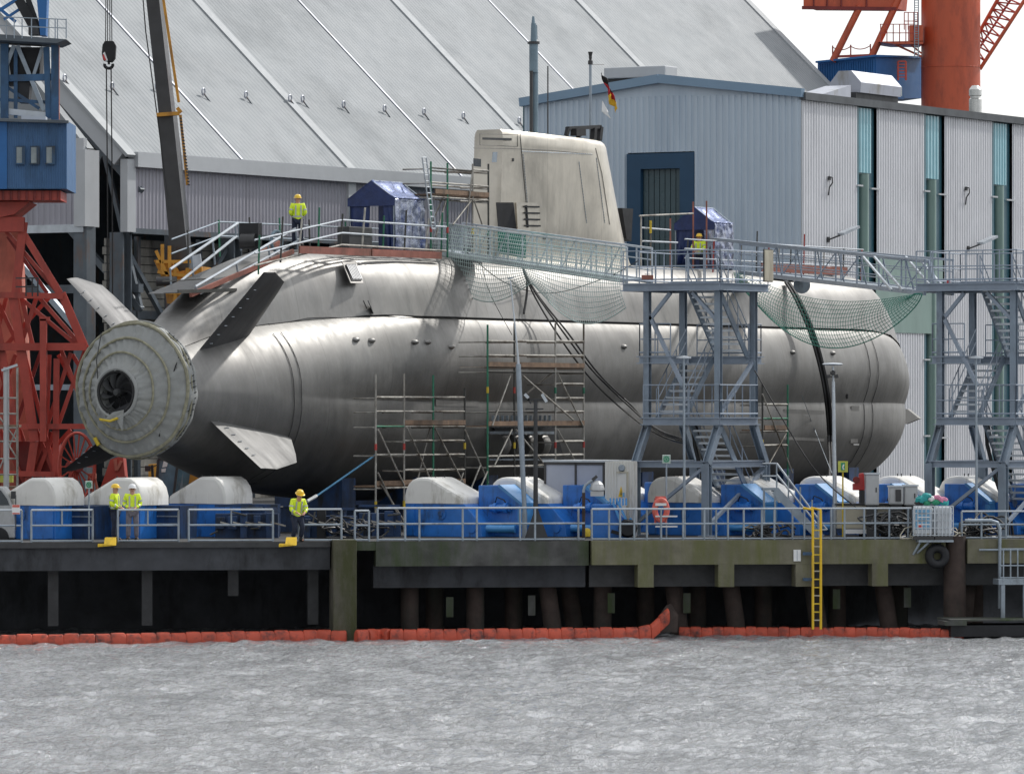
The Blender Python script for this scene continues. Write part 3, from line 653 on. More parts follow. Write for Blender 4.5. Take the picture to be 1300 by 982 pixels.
# ================================================================ SUBMARINE (local x = forward, y = away from camera side, z world)
S0=Vector((-12.83,178,0))
def SW(t,w,z): return S0+U*t+V*w+Vector((0,0,z))
def sub_t(px,w):
    k=(px-650)/FL; return (k*(178-.5*w)+12.83-.8660254*w)/(.5-.8660254*k)
def sub_at(px,py,w):     # local coordinates of the point on the plane at side distance w
    t=sub_t(px,w); Y=178+.8660254*t-.5*w; return Vector((t,-w,CZ+(HY-py)/FL*Y))
sub=thing('submarine','bare steel submarine with tall sail standing on the quay','submarine',S0,GR)
PF=[(0,3.85),(1.0,3.8),(2.1,3.60),(2.84,3.30),(3.12,2.86),(3.31,2.4),(3.43,1.9),(3.47,1.4),(3.38,.85),(3.20,.34),(3.12,.18),(3.165,.10),(3.20,-.3),(3.19,-.85),(3.12,-1.2),(2.98,-1.6),(2.62,-2.2),(2.05,-2.85),(1.2,-3.28),(0,-3.45)]
CIR=[]
for w_,z_ in PF:
    a=math.atan2(z_,w_); CIR.append((3.3*math.cos(a),3.3*math.sin(a)))
def hs(t):   # radial scale
    if t>50.8: return math.sqrt(max(0,1-((t-50.8)/6.6)**2.1))
    return sm(t,[0.2,1.2,3,6,10,14,20],[.42,.53,.72,.90,.985,1,1])
def hz(t): return sm(t,[0,3,8,14],[8.12,7.95,7.7,7.6])
def hprof(t):
    k=sm(t,[4,13],[0,1]); 
    return [(lerp(c[0],p[0],k),lerp(c[1],p[1],k)) for c,p in zip(CIR,PF)]
ts=[.2,.6,1.2,2,3,4,5,6,7,8,9,10,11,12,13,14,16,18,20,24,28,32,36,40,44,48,50.8,52,53,54,55,55.8,56.4,56.8,57.15,57.35,57.4]
rows=[]
for t in ts:
    s=hs(t); z0=hz(t); pr=hprof(t); row=[Vector((t,-w_*s,z0+z_*s)) for w_,z_ in pr]+[Vector((t,w_*s,z0+z_*s)) for w_,z_ in reversed(pr[1:-1])]
    rows.append(row)
r=MB(); r.grid(rows,True); hull=r.build('hull','hull_steel',sub,smooth=True)
md=hull.modifiers.new('sub','SUBSURF'); md.levels=1; md.render_levels=1
def hull_w(t,zr):   # half width at height zr (metres above/below axis 7.6)
    s=hs(t); z0=hz(t); pr=hprof(t); z=(zr-z0)/s
    for (w0,a),(w1,b) in zip(pr,pr[1:]):
        if a>=z>=b and abs(a-b)>1e-6: return lerp(w0,w1,(a-z)/(a-b))*s
    return 0
# casing
def ct(t): 
    if t>52.6: return interp(t,[52.6,53.4,54.4,55.6,56.3],[13.2,12.95,12.2,10.9,9.9])
    return sm(t,[1.0,2,3,4,5,6,8,10,12],[9.6,10.45,11.15,11.75,12.25,12.6,13.02,13.18,13.22])
def casing_k(t,zb,wk_): return max(.2,(hull_w(t,zb-.03)+.0)/2.66)
CP=[(2.66,0),(2.60,.09),(2.54,.18),(2.475,.28),(2.385,.41),(2.24,.56),(2.03,.71),(1.75,.83),(1.38,.925),(.92,.975),(.45,.995),(0,1.0)]
rows=[]
for t in [1.0,1.6,2.2,3,4,5,6,7,8,9,10,11,12,14,17,20,24,28,32,36,40,44,48,51,52.6,53.0,53.4,54,54.4,55,55.6,56.3]:
    s=hs(t); wk_=sm(t,[1,4,9,14],[.50,.70,.93,1]) if t<50 else interp(t,[50,52.5,53.5,54.5,55.6,56.3],[1,.98,.93,.84,.68,.5])
    zb=hz(t)+3.28*s*lerp(.88,1,sm(t,[2,12],[0,1])); 
    if t>52: zb=hz(t)+3.25*s
    zt=max(ct(t),zb+.05); chm=sm(t,[2,10],[0,1])
    wk_=casing_k(t,zb,wk_)
    row=[Vector((t,-w_*wk_,lerp(zb-.03,zt,h))) for w_,h in CP]; row+= [Vector((t,-v.y,v.z)) for v in reversed(row[:-1])]
    rows.append(row)
r=MB(); r.grid(rows); r.add(rows[0],[tuple(range(len(rows[0])))]); r.add(rows[-1],[tuple(range(len(rows[0])-1,-1,-1))])
r.build('casing','casing_steel',sub,smooth=True)
# dark seam under casing
r=MB(); pts=[]
for t in [6,7,8,9,10,11,12,13,14,16,20,30,40,50,53,54.5,55.5]:
    s=hs(t); zb=hz(t)+3.28*s*lerp(.88,1,sm(t,[2,12],[0,1])) if t<52 else hz(t)+3.25*s
    wk_=sm(t,[1,4,9,14],[.50,.70,.93,1]) if t<50 else interp(t,[50,52.5,53.5,54.5,55.6,56.3],[1,.98,.93,.84,.68,.5])
    wk_=casing_k(t,zb,wk_)
    pts.append(Vector((t,-2.66*wk_-.0,zb-.01+ (.05*math.sin(t*1.7) if t<11 else 0))))
r.tube(pts,.018,6); r.build('casing_joint','black_steel',sub)
# section weld bands
for t0 in (5.6,6.0,49.6,50.4):
    r=MB(); s=hs(t0); z0=hz(t0); pr=hprof(t0); pts=[Vector((t0,-w_*s*1.001-.004,z0+z_*s*1.001)) for w_,z_ in pr[3:]]; r.tube(pts,.012,5)
    r.build('frame_ring','dark_grey',sub)
# hull bumps
def bump_at(px,py,size=.22):
    w=3.3
    for _ in range(6):
        p=sub_at(px,py,w); w=hull_w(p.x,p.z) or w
    return p,w
for px,py in [(452,431),(472,432),(527,434),(543,434),(792,440),(1006,447),(1057,448),(573,440)]:
    p,w=bump_at(px,py); r=MB(); r.lathe([(0,.10),(.05,.09),(.09,.06),(.12,.0),(.12,-.08)],o=(p.x,p.y+.02,p.z),ax='y',n=12)
    r.v=[Vector((p.x+(v.x-p.x)*1.5,p.y-(v.y-p.y),p.z+(v.z-p.z)*.8)) for v in r.v]; r.build('sensor_dome','casing_steel',sub,smooth=True)
# small studs under the domes
r=MB()
for px,py in [(262,452),(262,459),(265,445)]: pass
# flood slots and plates on casing
def casing_w(t,z):
    zb=hz(t)+3.28; zt=ct(t); h=(z-zb)/(zt-zb)
    for (w0,a),(w1,b) in zip(CP,CP[1:]):
        if a<=h<=b: return lerp(w0,w1,(h-a)/(b-a))
    return 1.5
def cas_at(px,py):
    w=2.3
    for _ in range(12):
        p=sub_at(px,py,w); w=lerp(w,casing_w(p.x,p.z),.5)
    return sub_at(px,py,w)
def cas_patch(name,m,poly,off=.015,th=.012):
    r=MB(); ps=[cas_at(*q)+Vector((0,-off,off*.6)) for q in poly]; r.prism(ps,(0,-th,th*.5)); return r.build(name,m,sub)
gr=cas_patch('vent_plate','casing_steel',[(433,333),(451,333),(460,360),(444,360)],.015,.03)
cas_patch('vent_frame','dark_grey',[(437,336),(450,336),(458,357),(445,357)],.05,.008).parent=gr
for k in range(7):
    a=lerp(438,449,k/6); cas_patch('vent_louvre','cabinet',[(a,337.5),(a+1.0,337.5),(a+9,355.5),(a+8,355.5)],.065,.012).parent=gr
cas_patch('intake_opening','black_steel',[(526,367),(528,366),(532,371),(532,377),(529,376),(526,371)],.02)
cas_patch('intake_lip','casing_steel',[(520,361),(528,361),(528,361.8),(520,361.8)],.02,.03)
cas_patch('ladder_recess','dark_grey',[(460,382),(461,382),(468,398),(467,398)],.02)
cas_patch('ladder_recess','dark_grey',[(466,382),(467,382),(474,398),(473,398)],.02)
cas_patch('limber_hole','dark_grey',[(722,362),(724,362),(724,364),(722,364)],.02)
# panel outlines on the bow flank + slots
def hull_patch(name,m,poly,off=.02,th=.02):
    r=MB(); ps=[]
    for q in poly:
        p,w=bump_at(*q); ps.append(p+Vector((0,-off,0)))
    r.prism(ps,(0,-th,0)); return r.build(name,m,sub)
hull_patch('bow_panel','casing_steel',[(1080,515),(1090,515),(1088,562),(1079,562)],.02,.015)
hull_patch('bow_panel','casing_steel',[(995,519),(1046,521),(1046,560),(995,558)],.01,.012)
hull_patch('hull_mark','white_cover',[(1082,563),(1089,563),(1089,565),(1082,565)],.05,.01)
hull_patch('hull_slot','black_steel',[(1074,500),(1076,500),(1076,506),(1074,506)],.02,.01)
hull_patch('flank_plate','hull_steel',[(553,507),(607,509),(607,516),(553,515)],.0,.012)
# torpedo-room style recess with cylinders seen through the middle scaffold
r=MB(); ps=[]
for q in [(622,533),(700,533),(700,585),(622,585)]:
    p,w=bump_at(*q); ps.append(Vector((p.x,-3.24,p.z)))
r.prism(ps,(0,-.06,0)); r.build('recess','black_steel',sub)
for k in range(4):
    a=sub_at(629+17*k,566,3.32); r=MB(); b=a+Vector((.9,0,0)); 
    r.lathe([(0,-.25),(.42,-.25),(.47,-.15),(.47,.15),(.42,.25),(0,.25)],o=a+Vector((.2,0,.05)),ax='x',n=20); r.build('pressure_bottle','casing_steel',sub,smooth=True)
r=MB()
for py,hh in ((549,.10),(583,.07),(592,.05)):
    a=sub_at(620,py,3.6); b=sub_at(705,py,3.6); r.bar(a,b,hh)
for k in range(13): a=sub_at(626+6*k,527,3.45); r.bar(a,a+Vector((0,0,-.45)),.09)
r.build('recess_pipework','galv',sub)
# bow plane
p=sub_at(1150,524,2.3); r=MB()
q=[sub_at(1151,520,2.0),sub_at(1166,530,2.6),sub_at(1151,538,2.0)]; r.prism([sub_at(1146,519,2.2),sub_at(1152,519,2.2),sub_at(1167,531,2.2),sub_at(1150,538,2.2),sub_at(1146,538,2.2)],(.45,.1,0)); r.build('bow_plane','casing_steel',sub)
# rudders: X arrangement; plates given by root leading/trailing and tips (t, w, z)
def fin(name,root_a,root_b,tip_b,tip_a,m,th=.10):
    # airfoil plate between four (t,w,z) points: a = trailing edge, b = leading edge
    A,B,Cc,D=[Vector((p[0],-p[1],p[2])) for p in (root_a,root_b,tip_b,tip_a)]
    nrm=(B-A).cross(D-A).normalized(); n=10; up=[];dn=[]
    rr=[]
    for j in range(9):
        v=j/8; a=A.lerp(D,v); b=B.lerp(Cc,v)
        if v>.8: k=(v-.8)/.2; b=b.lerp(a,.6*k**3)
        tk=th*(1-.45*v)*(1 if v<1 else .3)
        row=[]
        for i in range(n+1):
            u=i/n; y=tk*math.sqrt(max(0,math.sin(math.pi*min(1,u**.8))))*.9; row.append(a.lerp(b,u)+nrm*y)
        for i in range(n-1,0,-1):
            u=i/n; y=tk*math.sqrt(max(0,math.sin(math.pi*min(1,u**.8))))*.9; row.append(a.lerp(b,u)-nrm*y)
        rr.append(row)
    r=MB(); r.grid(rr,True); r.add(rr[-1],[tuple(range(len(rr[-1])))]); r.add(rr[0],[tuple(range(len(rr[0])-1,-1,-1))])
    f=r.build(name,m,sub,smooth=True)
    s=MB()
    for j in range(8):
        v=.12+.8*j/8; a=A.lerp(D,v).lerp(B.lerp(Cc,v),.07)
        for sg in (1,-1): s.bar(a+nrm*sg*th*.6,a.lerp(B.lerp(Cc,v),.06)+nrm*sg*th*.72,.03,.02)
    s.build('anode','galv_light',f); return f
AZ=8.62
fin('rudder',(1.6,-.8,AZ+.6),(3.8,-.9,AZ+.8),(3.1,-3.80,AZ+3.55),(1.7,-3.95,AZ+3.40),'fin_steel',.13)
fin('rudder',(2.0,.9,AZ+.5),(4.8,1.1,AZ+.9),(4.1,3.75,AZ+3.6),(2.3,3.75,AZ+3.55),'fin_shaded',.13)
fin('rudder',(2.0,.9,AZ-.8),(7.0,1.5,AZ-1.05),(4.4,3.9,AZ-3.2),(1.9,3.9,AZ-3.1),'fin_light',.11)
fin('rudder',(1.3,-.8,AZ-1.2),(4.1,-.9,AZ-1.3),(3.1,-3.7,AZ-3.15),(1.2,-3.85,AZ-3.25),'fin_shaded',.13)
# propulsor cover: canvas wrapped disc
pc=MB(); prof=[(1.55,.75),(2.22,.55),(2.30,.3),(2.30,.0),(2.16,-.16),(1.95,-.22),(1.72,-.42),(1.5,-.50),(1.28,-.72),(1.05,-.82),(.88,-1.0),(.78,-1.05),(.72,-.9),(.70,-.3),(0,-.2)]
rows=[]; nseg=200
for i,(rad,h) in enumerate(prof):
    row=[]
    for k in range(nseg):
        a=2*math.pi*k/nseg; wob=0
        if 3<i<13: wob=.05*noise.noise(Vector((math.cos(a)*9,math.sin(a)*9,rad*2.2)))+.03*math.sin(a*23+rad*6+2*math.sin(a*5))+.026*math.sin(a*41+rad*9+3*math.sin(a*3))
        if i<=4: rr_=rad*(1+.012*math.sin(a*16))
        else: rr_=rad+wob*.5
        row.append(Vector((h+wob, rr_*math.cos(a), 8.17+rr_*math.sin(a)-(.10*(h<-.6)))))
    rows.append(row)
pc.grid(rows,True); cover=pc.build('propulsor_cover','canvas',sub,smooth=True)
def ring(rad,h,rr,m,name,root,ph=0,a0=0,a1=2*math.pi,n=60,dz=0,wob=.012):
    r=MB(); full=abs(a1-a0-2*math.pi)<1e-3; nn_=n if full else n+1
    pts=[Vector((h,(rad*(1+wob*math.sin(5*a+ph)))*math.cos(a),8.17+dz+(rad*(1+wob*math.sin(4*a+ph)))*math.sin(a))) for a in [a0+(a1-a0)*k/n for k in range(nn_)]]
    r.tube(pts,rr,6,full); return r.build(name,m,root,smooth=True)
ring(2.26,-.10,.06,'rope_tan','hem_ring',cover); ring(2.32,.28,.035,'canvas','hem_ring',cover,1); ring(2.31,.12,.03,'rope_tan','lashing_rope',cover,2)
ring(1.75,-.44,.045,'rope_tan','hem_ring',cover,1); ring(1.30,-.74,.04,'rope_tan','hem_ring',cover,2,dz=-.03); ring(.82,-1.06,.06,'canvas','hem_ring',cover,0,dz=-.1)
r=MB()
for k in range(26):
    a=-1.1+k*.085; r.bar((-.06,-2.24*math.cos(a),8.17+2.24*math.sin(a)),(.3,-2.33*math.cos(a+.05),8.17+2.33*math.sin(a+.05)),.03)
r.build('lashing','hose_black',cover)
r=MB(); r.tube([(-.2,1.2,10.1),(-.85,.95,9.2),(-1.0,.75,8.1),(-1.0,.62,7.5)],.02,5); r.tube([(-.1,-1.9,9.3),(-.3,-1.75,8.6),(-.3,-1.45,7.4),(-.25,-1.2,6.6)],.022,5); r.build('strap','hose_black',cover)
# canvas flap + gap
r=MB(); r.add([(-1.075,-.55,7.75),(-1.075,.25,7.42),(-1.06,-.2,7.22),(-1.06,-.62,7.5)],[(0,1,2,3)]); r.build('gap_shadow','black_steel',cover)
r=MB(); r.prism([(-1.10,-.35,7.5),(-1.05,-.25,6.80),(-1.05,.0,7.2),(-1.1,.5,7.12),(-1.1,.1,7.42)],(-.03,0,0)); r.build('canvas_flap','canvas',cover)
r=MB(); r.tube([(-1.13,.62,7.18),(-1.13,.2,7.12),(-1.13,-.1,7.22)],.045,6); r.tube([(-.3,1.4,6.55),(-.28,1.25,6.3)],.07,6); r.build('tie_knot','scaf_yellow',cover)
# fan hub in the opening
fan=MB(); fan.lathe([(0,-1.12),(.10,-1.10),(.14,-1.0),(.14,-.7),(0,-.7)],o=(0,0,8.09),ax='x',n=16); fan=fan.build('fan_hub','dark_grey',sub,smooth=True)
for k in range(9):
    a=k*2*math.pi/9; r=MB(); pts=[]
    c1=Vector((-1.0,.12*math.cos(a),8.09+.12*math.sin(a))); 
    row=[]
    for j in range(6):
        rad=.12+.56*j/5; aa=a+.5*(j/5)**1.5; row.append([Vector((-1.02,rad*math.cos(aa),8.09+rad*math.sin(aa))),Vector((-.86,rad*math.cos(aa+.28),8.09+rad*math.sin(aa+.28)))])
    r.grid(row); r.build('fan_blade','dark_grey',fan,smooth=True)
ring(.71,-1.06,.05,'hose_black','duct_lip',sub,0,dz=-.08,wob=0)
r=MB(); r.add([Vector((-.6,.68*math.cos(a),8.09+.68*math.sin(a))) for a in [k*math.pi/12 for k in range(24)]],[tuple(range(24))]); r.build('duct_back','black_steel',sub)
# shaft tube between cover and hull
r=MB(); r.tube([(.5,0,8.12),(1.2,0,8.08)],[1.6,1.75],32); r.build('stern_tube','hull_steel',sub,smooth=True)

# sail -------------------------------------------------------------
def sail_sec(z):
    k=max(0,(z-12.9)/5.0); xf=lerp(34.5,32.1,k**.85) ; xa=lerp(23.6,23.9,k); return xa,xf
def sail_row(z,gr_=1.0,n=16):
    xa,xf=sail_sec(z); L_=xf-xa; pts=[]
    for i in range(n+1):
        u=(i/n)**1.5 if True else i/n        # u: 0 at nose
        # width distribution: elliptical nose, long taper aft
        if u<.30: w=1.28*math.sqrt(max(0,1-((.30-u)/.30)**2))
        else: w=lerp(1.28,.62,((u-.30)/.70)**1.6)
        pts.append(Vector((xf-u*L_,-w*gr_,z)))
    return pts+[Vector((p.x,-p.y,p.z)) for p in reversed(pts[1:])]
zs=[12.6,13.1,13.3,13.6,14.2,15,16,17,17.5,17.75,17.9,18.0]
rows=[]
for z in zs:
    g_=1.0
    if z<13.5: g_=1+.35*((13.5-z)/.9)**2
    if z==17.9: g_=.95
    if z==18.0: g_=.82
    zz=z
    row=sail_row(min(z,17.9),g_)
    if z>17.4: row=[Vector((v.x,v.y,z+ (.10-.022*(v.x-24))*(z-17.2)/.8*1.0)) for v in row]
    rows.append(row)
r=MB(); r.grid(rows,True); r.add(rows[-1],[tuple(range(len(rows[-1])))]); sail=r.build('sail','sail_steel',sub,smooth=True)
def sail_w(x,z):
    xa,xf=sail_sec(min(z,17.9)); u=(xf-x)/(xf-xa); u=min(max(u,0),1)
    return 1.28*math.sqrt(max(0,1-((.30-u)/.30)**2)) if u<.30 else lerp(1.28,.62,((u-.30)/.70)**1.6)
def sail_at(px,py):
    w=1.1
    for _ in range(10):
        p=sub_at(px,py,w); w=sail_w(p.x,p.z)
    return sub_at(px,py,w)
def sail_patch(name,m,poly,off=.012,th=.012,root=None):
    r=MB(); ps=[sail_at(*q)+Vector((0,-off,0)) for q in poly]; r.prism(ps,(0,-th,0)); return r.build(name,m,root or sail)
def sail_line(name,pts,rad=.012,m='dark_grey'):
    r=MB(); P_=[]
    for a,b in zip(pts,pts[1:]):
        for k in range(9): P_.append(sail_at(lerp(a[0],b[0],k/8),lerp(a[1],b[1],k/8))+Vector((0,-.008,0)))
    r.tube(P_,rad,5); return r.build(name,m,sail)
sail_line('panel_seam',[(660,168),(664,215),(671,290)]); sail_line('panel_seam',[(601,188),(660,189),(700,191),(752,196)],.010); sail_line('panel_seam',[(756,188),(764,220),(774,285)],.010)
for a,b,n in (((664,195),(672,285),26),((757,200),(768,285),24),((662,192),(752,196),30),((735,205),(745,285),22)):
    r=MB(); ps=[]; rs=[]
    for k in range(n*2):
        ps.append(sail_at(lerp(a[0],b[0],k/n/2),lerp(a[1],b[1],k/n/2))+Vector((0,-.004,0))); rs.append(.022 if k%2 else .004)
    r.tube(ps,rs,5); r.build('rivet_row','galv',sail)
sail_patch('recessed_slot','dark_grey',[(612,174.5),(649,175.5),(649,178.5),(612,177.5)])
o=sail_line('panel_seam',[(609,170),(657,171),(657,186),(609,184),(609,170)],.009)
sail_patch('grille','galv',[(625,193),(631,193),(630,206),(624,206)]); sail_patch('window','glass_dark',[(600,201),(609,202),(609,212),(600,211)],.03,.03)
sail_patch('port','dark_grey',[(650,201),(652,201),(652,205),(650,205)])
d=sail_patch('door_opening','black_steel',[(629,257),(651,257),(655,292),(632,292)],.015,.02)
r=MB(); a=sail_at(654,257); b=sail_at(656,292); r.prism([a+Vector((0,-.05,0)),a+Vector((.75,-.55,0)),b+Vector((.75,-.55,0)),b+Vector((0,-.05,0))],(.05,.04,0)); dd=r.build('door','sail_steel',sail)
r=MB(); 
for k in range(4): q=a.lerp(b,.15+.23*k); r.bar(q+Vector((.2,-.25,0)),q+Vector((.75,-.62,0)),.06)
r.bar(a+Vector((.3,-.32,-.1)),b+Vector((.3,-.32,.1)),.05); r.build('door_stiffener','dark_grey',dd)
sail_patch('side_mark','black_steel',[(690,297),(692,297),(692,304),(690,304)])
# fairwater wedge at front of the sail
r=MB(); a=sub_at(790,264,.2); r.prism([a,a+Vector((.9,0,0)),a+Vector((.75,0,-1.3)),a+Vector((.35,0,-1.2))],(0,.4,0)); r.build('fairing_wedge','black_steel',sail)
# bridge windscreen
r=MB()
f0=[sub_at(719,172,.5),sub_at(721,163,.5),sub_at(762,161,.3),sub_at(760,178,.3)]
r.bar(f0[0],f0[1],.14); r.bar(f0[1],f0[2],.14); r.bar(f0[2],f0[3],.2); r.bar(sub_at(735,174,.5),sub_at(733,163,.5),.16); r.bar(sub_at(753,177,.4),sub_at(754,163,.4),.2); r.bar(sub_at(728,168,.6),sub_at(740,168,.6),.28); r.bar(sub_at(719,172,-.5),sub_at(721,163,-.5),.1); r.bar(sub_at(719,163,-.5),sub_at(762,161,-.6),.1)
r.build('windscreen_frame','black_steel',sail)
# masts
def vt(px,w,py0,py1): a=sub_at(px,py0,w); b=sub_at(px,py1,w); b=Vector((a.x,a.y,b.z)); return a,b
r=MB(); a,b=vt(679,0,175,90); r.tube([a,b],.13,14); r.build('mast_lower','mast_blue',sub,smooth=True)
r=MB(); a,b=vt(674.5,0,175,90); r.tube([a,b],.07,10); r.build('mast_track','charcoal',sub,smooth=True)
r=MB(); a,b=vt(677.5,0,92,55); r.tube([a,b],.17,16); mu=r.build('periscope_mast','mast_blue',sub,smooth=True)
r=MB(); a,b=vt(677.5,0,56,53); r.tube([a,b],.24,16); r.build('collar','charcoal',mu,smooth=True)
r=MB(); a,b=vt(677.5,0,53,30); r.tube([a,b],[.125,.10],14); a,b=vt(677,0,30,21); r.tube([a,b],[.075,.045],10); a,b=vt(681,0,50,32); r.tube([a,b],[.05,.03],8); r.build('periscope_head','mast_blue',mu,smooth=True)
r=MB(); a,b=vt(695.5,.2,170,84); r.tube([a,b],.028,8); r.build('antenna','charcoal',sub)
r=MB(); a,b=vt(749.5,0,176,80); r.tube([a,b],.055,10); fm=r.build('flag_mast','galv',sub,smooth=True)
r=MB(); a,b=vt(749.5,0,82,66); r.tube([a,a.lerp(b,.3),a.lerp(b,.35),a.lerp(b,.6),a.lerp(b,.65),b],[.10,.10,.05,.07,.06,.10],10); a=sub_at(749.5,82,0); c_=sub_at(767,82,0); r.tube([a,c_],.012,5); r.build('lantern','charcoal',fm)
# flags
fl=thing('flag','black red and gold flag hanging limp from the mast above the sail','flag',SW(*[sub_at(764,92,0).x,0,sub_at(764,92,0).z]),GR)
a=sub_at(764.5,92,0); o0=a.copy()
def flagstrip(name,m,v0,v1,root):
    r=MB(); rows=[]
    for i in range(9):
        u=i/8; row=[]
        for j in range(4):
            v=lerp(v0,v1,j/3)
            # limp flag: free edge falls; px offset + down
            x=( .10*u + .42*v*.9+u*.28 )*1.0; z=-(1.25*u)*.55-v*1.05-.15*u
            pass
            X=.55*v+ .62*u*.9; Z=-.95*v-.42*u
            row.append(Vector((X*.55+.05*math.sin(u*9+v*3),-.28*X+.10*math.sin(u*8+v*5),Z)))
        rows.append(row)
    r.grid(rows); ob=r.build(name,m,root,smooth=True); md=ob.modifiers.new('thick','SOLIDIFY'); md.thickness=.015; return ob
flagstrip('black_stripe','flag_black',0,.4,fl); flagstrip('red_stripe','flag_red',.4,.8,fl); flagstrip('gold_stripe','flag_gold',.8,1.2,fl)
b=sub_at(765,128,0); fl2=thing('flag','small white pennant hanging below the tricolour flag','flag',SW(b.x,0,b.z),GR)
r=MB(); r.prism([(0,0,0),(.32,-.1,-.45),(.2,-.1,-.42),(.42,-.15,-.7),(-.05,0,-.42)],(0,.02,0)); r.build('cloth','sign_white',fl2)

# support cradles below the hull
for i,t in enumerate([9,14,19,25,31,37,43,49]):
    cr=thing('keel_cradle','dark blue steel cradle block under the hull, '+names[i]+' counted from the propeller end','cradle',SW(t,0,QZ),GR,'cradles under the submarine')
    r=MB(); r.box(-.5,.5,-2.6,2.6,0,.85); r.build('cradle_beam','blue_dark',cr)
    for sg in (-1,1):
        r=MB(); r.prism([(-.45,sg*1.2,.8),(-.45,sg*3.0,.8),(-.45,sg*3.0,1.9),(-.45,sg*2.3,1.55)],(.9,0,0)); r.build('cradle_arm','blue_dark',cr)

# ================================================================ DECK FITTINGS on the casing (things of their own)
def LP(px,py,w): return sub_at(px,py,w)
def sthing(name,label,cat,group=None): return thing(name,label,cat,S0,GR,group)
dr=sthing('deck_railing','scaffold tube railing along the deck behind the sloping stern stairs and the worker','railing')
rail_t=[sub_t(px,1.75) for px in (328,356,379,404,432,459,486,513,540,560)]
for i,t in enumerate(rail_t):
    z0=ct(t)-.1; lean=.08*((i%3)-1)
    r=MB(); r.tube([(t,-1.75,z0),(t+lean,-1.85,z0+1.35+.25*(i%2))],.035,8); r.build('post',['scaf_green','scaf_dark','scaf'][i%3],dr)
for h,m in ((1.08,'galv_light'),(.62,'galv_light'),(.2,'scaf')):
    r=MB(); r.tube([(rail_t[0]-.3,-1.8,ct(rail_t[0])+h),(rail_t[4],-1.82,13.15+h),(rail_t[-1]+.2,-1.85,13.12+h)],.035,8); r.build('rail',m,dr)
for i,t in enumerate([6,8,10,12,14,16.5,19,21]):
    z0=ct(t)-.1; r=MB(); r.tube([(t,1.75,z0),(t,1.8,z0+1.3)],.035,8); r.build('post','scaf_green' if i%2 else 'scaf_dark',dr)
for h in (1.1,.6):
    r=MB(); r.tube([(5,1.8,12.35+h),(8,1.8,13.05+h),(22,1.8,13.15+h)],.03,8); r.build('rail','galv',dr)
tb=sthing('toe_board','rust red timber toe board along the deck edge left of the sail','toe board','toe boards along the casing')
r=MB(); r.bar((sub_t(380,1.9),-1.9,13.1),(sub_t(470,1.95),-1.95,13.12),.06,.26); r.build('plank','toe_board',tb); r=MB(); r.bar((sub_t(471,1.95),-1.97,13.12),(sub_t(560,1.95),-1.95,13.14),.06,.26); r.build('plank','toe_board',tb)
tb=sthing('toe_board','rust red timber toe board on the deck at the bow end','toe board','toe boards along the casing')
r=MB(); r.bar((sub_t(965,1.7),-1.75,13.32),(sub_t(1075,1.6),-1.6,13.34),.07,.34); r.build('plank','toe_board',tb)
dr2=sthing('deck_railing','scaffold tube railing on the foredeck right of the stair tower','railing')
for i,px in enumerate([872,905,940,960,975,988,1003,1020,1045,1070,1093]):
    t=sub_t(px,1.5); r=MB(); r.tube([(t,-1.5,13.0),(t,-1.55,14.3+.5*(i%4==3))],.03,8); r.build('post',['scaf_dark','scaf_red','scaf'][i%3],dr2)
for h in (1.1,.72,.35):
    r=MB(); r.tube([(sub_t(868,1.5),-1.55,13.2+h),(sub_t(1096,1.5),-1.5,13.2+h)],.028,8); r.build('rail','galv_light',dr2)
wh=sthing('hatch_dome','grey domed hatch cover lying on the bow deck','hatch'); 
p=LP(1043,345,.6); r=MB(); r.lathe([(0,.45),(.25,.42),(.5,.25),(.6,0),(.6,-.2)],o=(p.x,p.y,13.25),n=20); r.build('dome','galv',wh,smooth=True)
# sloping stern stair with rails
st=sthing('stern_stairway','sloping aluminium stairway with handrails over the stern casing','stairway')
def L3(px,py,w): return sub_at(px,py,w)
for (a,b,m,rr_) in (((216,342),(302,283),'galv_light',.05),((228,358),(300,300),'galv_light',.05),((248,364),(375,290),'galv_light',.05),((255,372),(385,302),'galv_light',.045)):
    w_=-1.0 if a[0]<240 else .9
    r=MB(); r.tube([L3(*a,w_),L3(*b,w_)],rr_,8); r.build('handrail',m,st)
for a,b,w_ in (((302,283),(306,318),-1.0),((298,284),(300,300),-1.0),((270,305),(273,336),-1.0),((243,322),(246,358),-1.0),((216,342),(218,372),-1.0),((248,364),(250,372),.9),((300,335),(303,352),.9),((340,311),(343,328),.9),((375,290),(378,316),.9)):
    r=MB(); r.tube([L3(*a,w_),L3(*b,w_)],.035,8); r.build('post','galv',st)
r=MB(); r.prism([L3(240,372,.7),L3(262,366,.7),L3(392,318,.7),L3(372,318,.7)],(0,1.7,0)); r.build('tread_ramp','dark_grey',st)
r=MB(); r.bar(L3(242,374,.95),L3(372,319,.95),.1,.16); r.bar(L3(300,340,-.95),L3(355,309,-.95),.08,.22); r.build('stringer','toe_board',st)
r=MB(); r.bar(L3(226,370,1.0),L3(300,368,1.0),.06,.12); r.bar(L3(206,357,.2),L3(300,352,.2),.04); r.bar(L3(208,372,.2),L3(300,370,.2),.03); r.build('outrigger','scaf_dark',st)
nets=sthing('winch','small black winch with hose coil at the stern deck edge','winch')
r=MB(); p=L3(318,305,.3); r.lathe([(0,-.3),(.28,-.3),(.28,.3),(0,.3)],o=p,ax='y',n=14); r.build('drum','charcoal',nets,smooth=True)
r=MB(); r.box(p.x-.12,p.x+.12,p.y-.4,p.y+.4,p.z-.3,p.z+.6); r.build('frame','black_steel',nets)
r=MB(); r.tube([L3(351,306,.5)+Vector((.35*math.cos(a),0,.35*math.sin(a))) for a in [k*math.pi/8 for k in range(16)]],.06,8,True); r.build('hose_coil','mast_blue',nets)
bx=sthing('equipment_box','dark equipment box standing on the deck before the blue tent','box')
